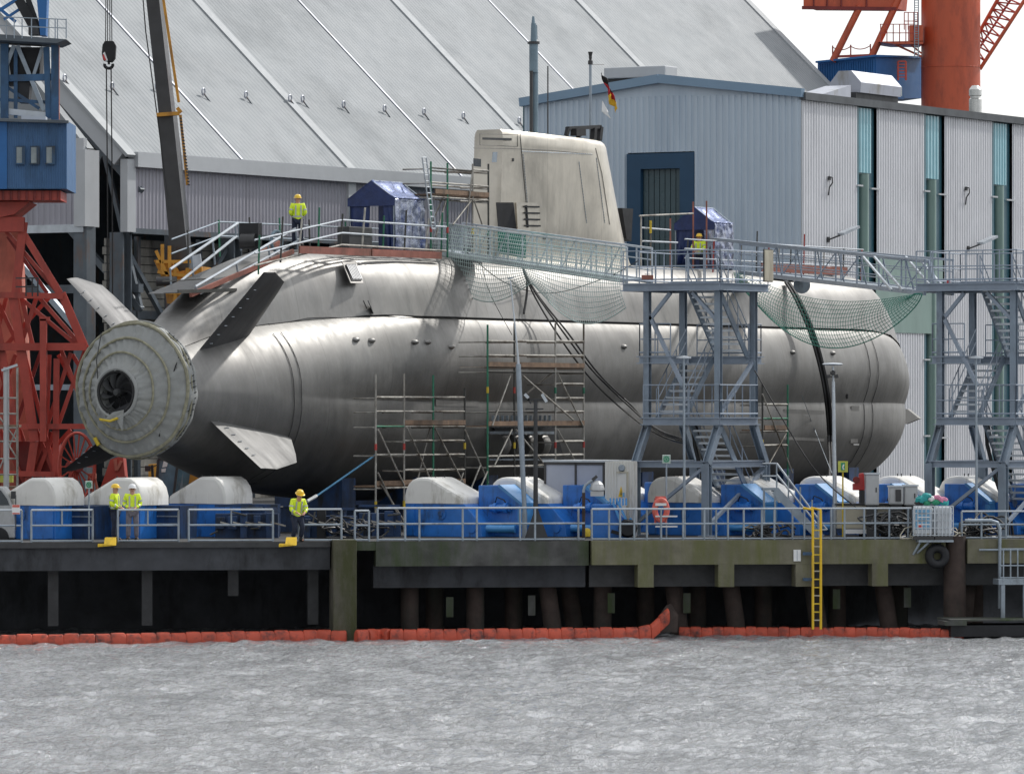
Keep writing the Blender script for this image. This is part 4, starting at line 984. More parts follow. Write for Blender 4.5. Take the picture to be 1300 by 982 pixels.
r=MB(); p=L3(440,313,1.3); r.box(p.x,p.x+1.6,-1.4,-.9,13.25,14.05); r.build('body','dark_grey',bx,bevel=.03); r=MB(); r.box(p.x+.1,p.x+1.5,-1.42,-1.40,13.75,13.8); r.build('latch_strip','galv',bx)

def tent(px,w_off,label,roofz,L_,W_,sil):
    t0=sub_t(px,w_off); tn=sthing('work_tent',label,'tent','blue work tents on the casing')
    z0=13.2; ev=roofz-.65; x0,x1=t0,t0+L_; y0,y1=-w_off,-w_off+W_; yc=(y0+y1)/2
    r=MB()
    for x in (x0,x1):
        for y in (y0,y1): r.tube([(x,y,z0),(x,y,ev)],.03,6)
        r.tube([(x,y0,ev),(x,yc,roofz),(x,y1,ev)],.025,6)
    r.tube([(x0,yc,roofz),(x1,yc,roofz)],.025,6); r.build('frame','galv',tn)
    def sheet(fn,nu,nv,name,m,amp=.05):
        rows=[]
        for i in range(nu+1):
            rows.append([fn(i/nu,j/nv) for j in range(nv+1)])
        r=MB(); r.grid(rows); o=r.build(name,m,tn,smooth=True); md=o.modifiers.new('thick','SOLIDIFY'); md.thickness=.02; return o
    nz=lambda a,b,s: noise.noise(Vector((a*s,b*s,px)))
    sheet(lambda u,v: Vector((lerp(x0-.05,x1+.05,u),lerp(y0-.06,yc,v),lerp(ev,roofz,v)-.12*math.sin(math.pi*v)*(.4+.6*abs(math.sin(u*math.pi*2.5)))+.04*nz(u,v,9))),18,8,'roof_sheet','tarp_roof')
    sheet(lambda u,v: Vector((lerp(x0-.05,x1+.05,u),lerp(y1+.06,yc,v),lerp(ev,roofz,v)-.06*math.sin(math.pi*v))),6,4,'roof_sheet','tarp_blue')
    # side wall with folds (camera side)
    sheet(lambda u,v: Vector((lerp(x0,x1,u),y0-.04-.10*v*(.5+.5*math.sin(u*19+3*nz(u,v,4)))-.07*nz(u,v,7),lerp(ev,z0+.1,v))),40,20,'side_sheet',sil)
    # valance + front gable
    r=MB(); r.prism([(x0-.05,y0-.05,ev),(x0-.05,yc,roofz),(x0-.05,y1+.05,ev),(x0-.05,y1+.05,ev-.28),(x0-.05,y0-.05,ev-.28)],(.02,0,0)); r.build('gable','tarp_blue',tn)
    sheet(lambda u,v: Vector((x0+.03+.12*v*math.sin(u*14+v*2),lerp(y1,yc+.1-.25*v*v*-1,u),lerp(ev-.1,z0+.2,v))),14,10,'front_curtain','tarp_blue')
    sheet(lambda u,v: Vector((x0+.03+.10*v*math.sin(u*11+v*3),lerp(y0,y0+.5*(1-.5*v),u),lerp(ev-.1,z0+.1,v))),10,10,'front_curtain',sil if px>800 else 'tarp_blue')
    r=MB(); r.box(x1-.06,x1,y0,y1,z0,ev); r.build('back_sheet','tarp_blue',tn)
    return tn
tent(500,1.0,'larger blue tent with silvery side tarp near the stern end of the deck',15.85,2.1,1.9,'tarp_silver')
tent(906,.6,'smaller blue tent with torn silvery flaps and a worker inside, right of the sail',15.75,1.6,1.75,'tarp_silver')

# ================================================================ SCAFFOLDS
def scaffold(label,posts,rows_w,ledges,boards,braces,zbot,cat='scaffold',root=None,colors=True,rad=.038):
    """posts: list of (px, pytop); rows_w: side distances; ledges: (px0,px1,py,row,mat); boards: (px0,px1,py); braces: ((px,py),(px,py),row)"""
    sc=root or sthing('scaffold',label,cat,'tube scaffolds around the submarine')
    for px,pyt in posts:
        for ri,w in enumerate(rows_w):
            top=sub_at(px,pyt,w); t=top.x; zt=top.z-(.25*ri); zb=zbot; 
            m=['scaf','scaf_green','scaf_dark'][(int(px)+ri)%3] if colors else 'scaf_dark'
            r=MB(); r.tube([(t,-w,zb),(t,-w,zt)],rad,8); po=r.build('post',m,sc)
            if colors and ri==0:
                for k in range(int((zt-zb)/2)): 
                    zz=zb+.9+2*k; r=MB(); r.tube([(t,-w,zz),(t,-w,zz+.22)],rad+.010,8)
                    r.build('coupler',['scaf_yellow','scaf_red','scaf_green'][(int(px)+k)%3],po)
    for L_ in ledges:
        px0,px1,py=L_[:3]; m=L_[3] if len(L_)>3 else 'scaf'
        for ri,w in enumerate(rows_w):
            a=sub_at(px0,py,w); b=sub_at(px1,py,w); z=sub_at((px0+px1)/2,py,rows_w[0]).z
            r=MB(); r.tube([(a.x,a.y,z),(b.x,b.y,z)],rad*.85,8); r.build('ledger',m,sc)
        for px in (px0,px1):
            a=sub_at(px,py,rows_w[0]); z=sub_at((px0+px1)/2,py,rows_w[0]).z; r=MB(); r.tube([(a.x,-rows_w[0],z-.04),(a.x,-rows_w[-1],z-.04)],rad*.8,6); r.build('transom','scaf',sc)
    for px0,px1,py in boards:
        a=sub_at(px0,py,rows_w[0]); b=sub_at(px1,py,rows_w[0]); z=(a.z+b.z)/2
        r=MB(); r.box(a.x,b.x,-rows_w[0],-rows_w[-1],z-.05,z); r.build('deck_board','board',sc)
        r=MB(); r.box(a.x,b.x,-rows_w[0]-.04,-rows_w[0],z,z+.17); r.build('toe_board','board',sc)
    for a,b,ri in braces:
        w=rows_w[ri]+.06; r=MB(); r.tube([sub_at(*a,w),sub_at(*b,w)],rad*.8,6); r.build('brace','scaf',sc)
    return sc
# stern-side scaffold
scaffold('low tube scaffold against the hull behind the first white cover',
  [(477,475),(513,474),(550,476),(590,492)],[4.9,4.0],
  [(477,513,504),(513,550,504),(550,590,504),(477,513,522),(513,550,522),(550,590,522),(477,513,541,'scaf_green'),(513,550,541),(550,590,541),(513,550,559),(550,590,559),(477,513,577),(513,590,577),(513,550,596),(550,590,596),(477,590,618)],
  [(513,550,539),(550,590,539),(477,513,616),(513,590,614)],
  [((480,545),(513,615),0),((517,543),(548,612),0),((552,543),(588,612),0),((546,543),(530,610),1),((590,545),(620,612),0),((484,615),(512,660),0),((588,600),(575,640),0),((610,590),(596,625),0),((480,600),(512,668),0)],QZ)
# middle scaffold with two decks
scaffold('tall tube scaffold with two board decks around the open recess in the hull',
  [(619,412),(653,410),(705,410),(741,411)],[5.2,4.0],
  [(619,653,433),(653,705,433),(705,741,433),(619,653,451),(653,705,451),(705,741,451),(619,741,466,'scaf_dark'),(619,741,472,'scaf_dark'),(705,741,487),(705,741,505),(619,705,522,'scaf_dark'),(705,741,522),(619,741,541,'scaf_dark'),(705,741,560),(619,741,578),(619,752,591)],
  [(619,741,466),(619,741,540)],
  [((648,477),(625,540),0),((664,477),(728,533),0),((650,545),(628,590),0),((708,474),(740,540),0),((708,545),(730,585),0),((700,474),(668,500),1),((655,545),(700,600),0),((619,598),(600,640),0)],QZ)
scaffold('narrow tube scaffold beside the bow, right of the stair tower',
  [(968,486),(1000,488)],[5.2,4.2],
  [(968,1000,513),(968,1000,531,'scaf_green'),(968,1000,547),(968,1000,565)],[(970,998,545)],
  [((970,600),(998,550),0),((968,500),(1006,600),0)],QZ)
# small one on deck by the sail
scaffold('small tube scaffold with one board deck at the trailing edge of the sail',
  [(547,205),(568,207),(600,208),(620,208)],[1.5,.3],
  [(547,600,215,'scaf_dark'),(600,620,216),(547,620,234),(547,620,252)],[(552,620,248)],
  [((566,255),(553,300),0),((598,255),(575,285),0),((600,215),(592,285),0),((602,255),(612,285),0),((562,250),(548,285),1)],13.1)
r=sthing('lattice_ladder','aluminium lattice ladder leaning beside the small scaffold left of the sail','ladder')
q=MB(); 
for dx in (0,5): q.tube([L3(536+dx,200,1.9),L3(548+dx,290,1.9)],.03,6)
q.build('ladder_rails','galv_light',r)
for k in range(13):
    q=MB(); a=k/12; q.tube([L3(536+12*a,200+90*a,1.9),L3(541+12*a,200+90*a,1.9)],.02,6); q.build('rung','galv_light',r)
# scaffold frame by second tent
fr=sthing('tube_frame','tube guard frame standing on the deck in front of the blue door','guard frame')
for px,py in ((814,273),(826,285),(851,277),(880,256),(897,255)):
    q=MB(); a=L3(px,py,.8); q.tube([(a.x,a.y,13.1),(a.x,a.y,a.z)],.035,8); q.build('post','scaf' if px<850 else 'toe_board',fr)
for x0,y0,x1,y1 in ((812,274,880,271),(814,289,851,292),(816,306,860,308)):
    q=MB(); q.tube([L3(x0,y0,.8),L3(x1,y1,.8)],.035,8); q.build('rail','scaf' if y0<280 else 'galv_light',fr)
q=MB(); a=L3(826,280,.9); q.tube([(a.x,a.y,a.z-.5),(a.x,a.y,a.z)],.05,8); q.build('coupler','scaf_yellow',fr)

# ================================================================ STAIR TOWERS
def tower_proto(label):
    tw=thing('stair_tower',label,'stair tower',G(912,178.5,0),GR,'steel stair towers beside the submarine')
    TX,TY=2.6,2.75; ZT=11.55; ZM=7.05; ZB=5.65
    cols=[(0,0,-1),(0,TY,-1),(TX,0,1),(TX,TY,1)]
    for x,y,sg in cols:
        r=MB(); r.hbeam((x,y,ZM-.15),(x,y,ZT),.21,Vector((1,0,0))); r.build('column','tower_paint',tw)
        r=MB(); r.hbeam((x,y,ZM-.1),(x+sg*.85,y,ZB),.24,Vector((0,1,0))); r.build('splayed_leg','tower_paint',tw)
        r=MB(); r.hbeam((x+sg*.85,y,ZB+.02),(x+sg*.85,y,QZ),.27,Vector((1,0,0))); r.build('foot_column','tower_paint',tw)
        r=MB(); r.box(x+sg*.85-.22,x+sg*.85+.22,y-.22,y+.22,QZ,QZ+.05); r.build('base_plate','galv',tw)
    for y in (0,TY):
        r=MB(); r.hbeam((-.85,y,ZB),(TX+.85,y,ZB),.22); r.build('ring_beam','tower_light',tw)
    for x in (-.85,TX+.85):
        r=MB(); r.hbeam((x,0,ZB),(x,TY,ZB),.22); r.build('ring_beam','tower_light',tw)
    # diagonals bottom
    for a,b in (((-.85,.1,ZB-.1),(-.85,TY,QZ+.4)),((TX+.85,.1,ZB-.2),(TX+.85,TY,QZ+.3)),((-.7,0,QZ+.4),(TX+.85,0,ZB-.2))):
        r=MB(); r.bar(a,b,.11); r.build('diagonal','tower_light',tw)
    for a,b in (((0,.1,10.6),(0,1.0,ZT-.05)),((0,TY-.1,10.6),(0,TY-.9,ZT-.05)),((0,TY,10.9),(.0,TY-1.4,8.3)),((TX,0,9.2),(0,0,7.3))):
        r=MB(); r.bar(a,b,.12); r.build('diagonal','tower_light',tw)
    # platforms
    def platform(x0,x1,y0,y1,z,name):
        r=MB(); 
        for a,b in (((x0,y0),(x1,y0)),((x0,y1),(x1,y1)),((x0,y0),(x0,y1)),((x1,y0),(x1,y1)),((x0,(y0+y1)/2),(x1,(y0+y1)/2))): r.hbeam((*a,z-.14),(*b,z-.14),.26)
        o=r.build(name,'tower_light',tw)
        r=MB()
        n=int((x1-x0)/.12)
        r.box(x0,x1,y0,y1,z-.03,z); r.build('grating','tread_steel',o); 
    def railing(pts,z,h=1.1,sp=.62,name='railing'):
        r=MB()
        for a,b in zip(pts,pts[1:]):
            a=Vector((*a,z)); b=Vector((*b,z)); n=max(1,round((b-a).length/sp))
            for k in range(n+1): p=a.lerp(b,k/n); r.tube([p,p+Vector((0,0,h))],.022,6)
            for hh in (h,h*.52,.12): r.tube([a+Vector((0,0,hh)),b+Vector((0,0,hh))],.022 if hh!=.12 else .03,6)
        return r.build(name,'tower_light',tw)
    platform(-.35,TX+.6,-.25,TY+.75,ZT+.28,'top_platform')
    railing([(-.35,TY+.75),(-.35,-.25),(TX+.6,-.25)],ZT+.28)
    railing([(TX+.6,.9),(TX+.6,TY+.75),(.8,TY+.75)],ZT+.28)
    platform(-.1,TX+.1,-.1,TY+.1,ZM+.2,'middle_platform')
    railing([(-.1,TY+.1),(-.1,-.1),(TX+.1,-.1),(TX+.1,TY+.1)],ZM+.2)
    platform(2.45,3.35,.1,2.6,9.35,'landing'); railing([(2.45,.1),(3.35,.1),(3.35,2.6)],9.35)
    platform(0,1.3,TY-.9,TY+.3,9.35,'landing'); railing([(0,TY-.9),(0,TY+.3),(1.3,TY+.3)],9.35)
    def flight(y0,y1,xa,za,xb,zb,name='stair_flight'):
        r=MB()
        for y in (y0,y1): r.bar((xa,y,za-.05),(xb,y,zb-.05),.05,.24)
        o=r.build(name,'tower_paint',tw); n=int(abs(za-zb)/.21); q=MB()
        for k in range(1,n): 
            t=k/n; x=lerp(xa,xb,t); z=lerp(za,zb,t); q.box(x-.13,x+.13,y0,y1,z-.07,z)
        q.build('tread','galv_light',o)
        for y in (y0-.03,y1+.03):
            q=MB()
            for hh in (.95,.5): q.tube([(xa,y,za+hh),(xb,y,zb+hh)],.02,6)
            for t in (0,.33,.66,1): q.tube([(lerp(xa,xb,t),y,lerp(za,zb,t)),(lerp(xa,xb,t),y,lerp(za,zb,t)+.95)],.02,6)
            q.build('stair_handrail','tower_light',o)
    flight(.15,1.3,.15,ZT+.28,2.45,9.35); flight(1.45,2.5,2.4,9.35,.25,ZM+.2); flight(.15,1.25,.2,ZM+.2,2.9,4.25)
    r=MB(); r.box(2.9,3.8,.15,1.2,4.13,4.2); r.build('lower_landing','tower_light',tw)
    for x in (3.0,3.7):
        r=MB(); r.bar((x,.3,QZ),(x,.3,4.13),.09); r.build('landing_leg','tower_paint',tw)
    # power cable drop
    r=MB(); r.tube([(1.2,1.6,7.0),(1.1,1.5,6.3),(1.3,1.3,5.2),(1.6,1.0,4.0),(1.6,.9,QZ)],.07,8); r.tube([(1.4,1.6,7.0),(1.5,1.5,6.3),(1.6,1.3,5.2),(1.9,1.0,4.0),(1.9,.9,QZ)],.05,8); r.build('cable_bundle','hose_black',tw,smooth=True)
    return tw
tw=tower_proto('bluish steel stair tower in front of the hull, right of the white container')
tw2=dup(tw,G(1287,178.5,0),None,'bluish steel stair tower at the right edge, in front of the workshop bays')
# floodlight / box on tower rail
bb=thing('notice_board','cream coloured board hung on the top railing of the nearer stair tower','board',G(966,177.6,0)+Vector((0,0,11.9)),GR)
r=MB(); r.box(-.3,.3,-.32,-.28,-.05,1.0); r.build('panel','cream_tank',bb); r=MB(); r.box(-.33,.33,-.28,-.25,-.08,1.03); r.build('backing','dark_grey',bb)

# ================================================================ GANGWAYS (box section aluminium, nets slung below)
def gangway(label,A,B,m1,m2,wid=1.0,h=1.15,cellx=1.15,truss=True,curve=0):
    gw=thing('gangway',label,'gangway',(A+B)/2,0,'gangways onto the submarine deck'); d=(B-A).normalized(); s=Vector((-d.y,d.x,0)).normalized()*wid/2
    Ln=(B-A).length
    for sg in (1,-1):
        r=MB(); a=A+s*sg; b=B+s*sg
        r.bar(a,b,.09,.16); r.build('side_beam',m1,gw)
        up=Vector((0,0,1)); n=round(Ln/cellx)
        r=MB(); r.bar(a+up*h,b+up*h,.08,.07); r.build('top_rail',m1,gw)
        r=MB()
        for hh in (.38,.75): r.bar(a+up*hh,b+up*hh,.035)
        for k in range(n+1): p=a.lerp(b,k/n); r.bar(p,p+up*h,.05)
        for k in range(n) :
            if k%3==1: p=a.lerp(b,k/n); q=a.lerp(b,(k+1)/n); r.bar(p,q+up*h,.035)
        r.build('side_railing',m2,gw)
    r=MB(); r.prism([A+s*.95,A-s*.95,B-s*.95,B+s*.95],(0,0,.04)); r.build('walkway_deck','galv',gw)
    return gw
def net(label,A,B,rowsf,nx_,nz_,m='net_green',rad=.011,grp='safety nets below the gangways'):
    """rowsf(u,v) -> point ; cords both ways as thin prisms, plus border rope"""
    nt_=thing('safety_net',label,'safety net',A,0,grp)
    r=MB()
    for i in range(nx_+1): r.tube([rowsf(i/nx_,j/nz_) for j in range(nz_+1)],rad,3)
    for j in range(nz_+1): r.tube([rowsf(i/nx_,j/nz_) for i in range(nx_+1)],rad,3)
    r.build('mesh_cords',m,nt_)
    r=MB(); r.tube([rowsf(i/nx_,1) for i in range(nx_+1)],.022,5); r.build('border_rope',m,nt_); return nt_
# first gangway: deck left of the sail -> stair tower
A=P(572,322,195.2); B=P(812,357,182.5)
gw=gangway('long pale green gangway falling from the deck beside the sail to the nearer stair tower',A,B,'galv_light','galv_light')
r=MB(); s=(B-A).normalized(); 
D=B-A; sv=Vector((-D.y,D.x,0)).normalized()
def nf1(u,v):
    p=A+D*u-sv*(.55+.25*math.sin(math.pi*v)); z=lerp(1.15,-.05,min(1,v*1.6)) if v<.62 else 0
    sg=.45+1.0*abs(math.sin(math.pi*(u*1.9+.02)))*(1 if u<.6 else 1.1)+.2*u
    dz=lerp(1.15,0,v/.5) if v<.5 else -sg*((v-.5)/.5)
    return p+Vector((0,0,dz))
net('pale green safety net slung in two bellies under the longer gangway by the sail',A,B,nf1,92,18,'net_pale',.013)
# green screens on the gangway
gs=thing('screen_cloth','dark green screen cloth tied to the gangway beside the sail door','screen',P(640,318,192))
r=MB(); a=P(632,292,191.2); b=P(668,298,189.3); r.prism([a,b,b-Vector((0,0,.85)),a-Vector((0,0,.85))],(0,.03,0)); r.build('cloth','net_green',gs)
r=MB(); r.tube([a,b],.02,5); r.build('tie_bar','scaf_green',gs)
pp=thing('landing_platform','lavender grey landing frame hung from the deck edge at the gangway head','platform',P(565,322,196))
r=MB(); r.prism([P(556,282,196.5),P(586,284,194.5),P(584,318,194.5),P(556,314,196.5)],(.05,.05,0)); r.build('side_panel','container_grey',pp)
r=MB(); r.prism([P(552,316,197),P(590,323,194),P(590,327,194),P(552,320,197)],(.8,1.0,0)); r.build('platform_deck','galv',pp)
r=MB(); r.prism([P(560,322,196.8),P(582,324,195.2),P(583,329,195.2),P(572,332,196)],(.5,.8,0)); r.build('bearing_pad','charcoal',pp)
# second gangway: bow deck -> second tower
A2=P(955,346,213); B2=P(1192,372,182.5)
gw2=gangway('long grey gangway running from the bow deck to the right hand stair tower',A2,B2,'tower_light','tower_light',cellx=3.4)
gx=MB(); A3=P(902,303,213); B3=P(1180,332,183); gx.bar(A3,B3,.14,.12); gx.bar(P(895,322,213),P(903,303,213),.14); gx.bar(P(1180,332,183),P(1190,372,182.4),.1)
for k in range(8):
    u=.18+.82*k/7; gx.bar(A2.lerp(B2,max(0,u*1.0-.0)),A3.lerp(B3,min(1,.19+.81*u)),.045)
gx.build('side_truss','tower_light',gw2)
gx=MB(); 
for px in (1096,1110,1150,1165): gx.bar(P(px,326,188),P(px+36,368,185),.07)
gx.build('gangway_brace','galv_light',gw2)
r=MB(); r.lathe([(0,-.05),(.33,-.05),(.33,.05),(0,.05)],o=P(1018,362,206),ax='y',n=20); r.build('roller_disc','galv',gw2)
r=MB(); r.prism([P(965,347,212),P(1000,352,210),P(1000,358,209),P(975,355,211)],(.6,.8,0)); r.bar(P(975,354,211),P(1040,352,208),.3,.12); r.build('landing_shoe','charcoal',gw2)
D2=B2-A2; sv2=Vector((-D2.y,D2.x,0)).normalized()
def nf2(u,v):
    p=A2+D2*u-sv2*(.6+.3*math.sin(math.pi*v)); sg=lerp(.05,2.1,math.sin(math.pi*u)**.7)
    t=.42*math.sin(math.pi*u)
    return p+Vector((0,0,-lerp(t*1.6,sg+.35*math.sin(math.pi*u),v)))
net('green safety net hanging in one long belly under the bow gangway',A2,B2,nf2,74,11,'net_green',.011)

# ================================================================ MOBILE CRANE boom + hook block
YM=232.0
mc=thing('mobile_crane','dark telescopic crane boom with yellow trim rising above the stern','crane',G(232,YM,QZ))
def CM(px,py,d=0): return P(px,py,YM+d)
def boomsec(name,m,p0,p1,w0,w1,dep):
    a,b=CM(*p0),CM(*p1); s=YM/FL; r=MB()
    A_=[a+Vector((x*w0*s,y,0)) for x,y in ((-.5,0),(.32,-.15),(.5,.5),(.3,dep),(-.4,dep))]
    B_=[b+Vector((x*w1*s,y,0)) for x,y in ((-.5,0),(.32,-.15),(.5,.5),(.3,dep),(-.4,dep))]
    r.grid([A_,B_],True); r.add(A_,[tuple(range(4,-1,-1))]); r.add(B_,[tuple(range(5))]); return r.build(name,m,mc)
boomsec('boom_base_section','charcoal',(232,345),(212,146),27,24,1.0)
boomsec('boom_upper_section','charcoal',(212,146),(189,-60),21,20,.9)
r=MB(); r.bar(CM(229,146,-.1),CM(238,235,-.1),.12); r.bar(CM(206,-10,-.1),CM(227,130,-.1),.12); r.build('edge_trim','orange_rust',mc)
r=MB(); r.bar(CM(199,146,-.25),CM(228,144,-.25),.16,.35,Vector((0,1,0))); r.bar(CM(225,137,-.25),CM(230,143,-.25),.16); r.build('collar','orange_rust',mc)
r=MB()
for k in range(22): r.bar(CM(228+.12*k*4,150+4*k,-.3),CM(231+.12*k*4,151+4*k,-.3),.07)
r.build('cable_carrier','charcoal',mc)
r=MB(); r.prism([CM(195,330,-.5),CM(216,330,-.5),CM(226,345,-.5),CM(256,338,-.5),CM(256,372,-.5),CM(236,388,-.5),CM(212,385,-.5),CM(208,358,-.5)],(.3,2.2,0)); r.build('turntable','orange_rust',mc)
r=MB()
for a,b in (((198,318),(213,350)),((206,310),(206,345)),((198,332),(255,332)),((215,312),(215,340)),((200,345),(250,352)),((213,356),(245,356)),((214,372),(248,370)),((222,340),(222,384)),((238,340),(238,380))): r.bar(CM(*a,-.8),CM(*b,-.8),.14)
r.build('turntable_frame','orange_rust',mc)
r=MB(); r.prism([CM(243,325,-1.2),CM(254,322,-1.2),CM(256,338,-1.2),CM(246,340,-1.2)],(0,.5,0)); r.build('work_lamp','galv_light',mc)
r=MB(); r.lathe([(0,-.6),(.22,-.6),(.22,.3),(0,.3)],o=CM(216,357,-1.3),ax='x',n=14); r.build('hydraulic_motor','charcoal',mc,smooth=True)
r=MB(); r.box(CM(210,0).x,CM(242,0).x,YM+.2,YM+2.2,QZ+1.2,CM(0,380).z); r.build('pedestal','hall_steel',mc)
r=MB(); r.box(CM(190,0).x,CM(300,0).x,YM-.8,YM+2.4,QZ+.9,QZ+1.9); r.build('carrier_chassis','orange_rust',mc)
for k in range(4):
    r=MB(); r.lathe([(0,-.25),(.5,-.25),(.62,-.15),(.62,.15),(.5,.25),(0,.25)],o=(CM(200+25*k,0).x,YM-.9,QZ+.62),ax='y',n=18); r.build('wheel','black_steel',mc,smooth=True)
r=MB(); r.tube([CM(180,-20),CM(185,40),CM(200,150),CM(213,250),CM(222,330)],.028,5); r.build('hoist_rope','hose_black',mc)
hb=thing('hook_block','black hook block hanging on four steel ropes left of the boom','hook block',CM(138,60)); s=YM/FL
for dx in (-4,-1.5,1.5,4):
    r=MB(); r.tube([CM(138+dx*.8,-60),CM(138+dx,52)],.022,5); r.build('hoist_rope','hose_black',hb)
r=MB(); r.prism([CM(133,52),CM(144,52),CM(147,58),CM(146,74),CM(142,79),CM(131,77),CM(129,68),CM(130,57)],(0,.5,0)); r.build('sheave_housing','black_steel',hb,bevel=.03)
r=MB(); r.prism([CM(130.5,68,-.02),CM(133,66,-.02),CM(137,77,-.02),CM(134,77.5,-.02)],(0,-.02,0)); r.build('warning_stripe','sign_white',hb); r=MB(); r.prism([CM(130,71,-.02),CM(131.5,68.5,-.02),CM(135,76.5,-.02),CM(132,77,-.02)],(0,-.021,0)); r.build('warning_stripe','red',hb)
r=MB(); r.tube([CM(138,78,.2),CM(138.3,82,.2)],.06,6); pts=[CM(138.5+4.8*math.cos(a),83.5-3.6*math.sin(a),.2) for a in [math.pi*1.0+math.pi*k/10 for k in range(11)]]
pts=[CM(138+5.2*math.cos(a),82.5+4.4*math.sin(a),.2) for a in [k*math.pi/10 for k in range(-1,12)]]; r.tube(pts,.07,8); r.build('double_hook','black_steel',hb)
for dx in (-3,3):
    r=MB(); r.tube([CM(138+dx,86),CM(139.5+dx,250),CM(140+dx,430)],.03,5); r.build('chain_sling','hose_black',hb)

# ================================================================ CAB VEHICLE below the stern
YV=206.0
def CV(px,py,d=0): return P(px,py,YV+d)
xc=thing('excavator','yellow construction machine with dark glass cab below the stern','excavator',G(235,YV,QZ))
r=MB(); r.prism([CV(201,583),CV(222,579),CV(226,585),CV(218,638),CV(198,638)],(1.2,1.4,0)); cab=r.build('cab','glass_blue',xc)
r=MB()
for a,b in (((201,583),(197,640)),((222,580),(227,586)),((226,585),(219,640)),((201,583),(222,580)),((193,590),(196,640))): r.bar(CV(*a,-.05),CV(*b,-.05),.10)
r.build('cab_frame','dark_grey',cab)
r=MB(); r.prism([CV(208,584,-.06),(CV(214,583,-.06)),CV(212,592,-.06),CV(206,593,-.06)],(0,-.03,0)); r.prism([CV(205,595,-.06),CV(211,594,-.06),CV(210,599,-.06),CV(205,599,-.06)],(0,-.03,0)); r.build('paper_notice','sign_white',cab)
r=MB(); r.prism([CV(232,583,.6),CV(240,590,.6),CV(262,602,.6),CV(275,612,.6),CV(256,625,.6),CV(232,632,.6),CV(226,640,.6)],(0,1.0,0)); r.build('boom_arm','orange_rust',xc)
r=MB(); r.prism([CV(210,622,.3),CV(268,620,.3),CV(268,652,.3),CV(210,655,.3)],(0,1.6,0)); r.build('engine_body','orange_rust',xc)
r=MB(); r.bar(CV(226,580,.4),CV(224,650,.4),.35); r.build('mast_post','galv',xc)
r=MB(); 
for d in (0,1.6): r.box(CV(196,0).x,CV(270,0).x,YV+d,YV+d+.4,QZ,QZ+.8)
r.build('crawler_track','black_steel',xc,bevel=.15)
r=MB(); r.prism([CV(184,591,-.3),CV(191,591,-.3),CV(191,598,-.3),CV(184,598,-.3)],(0,.15,0)); r.bar(CV(191,594,-.2),CV(199,590,-.2),.04); r.build('wing_mirror','charcoal',xc)

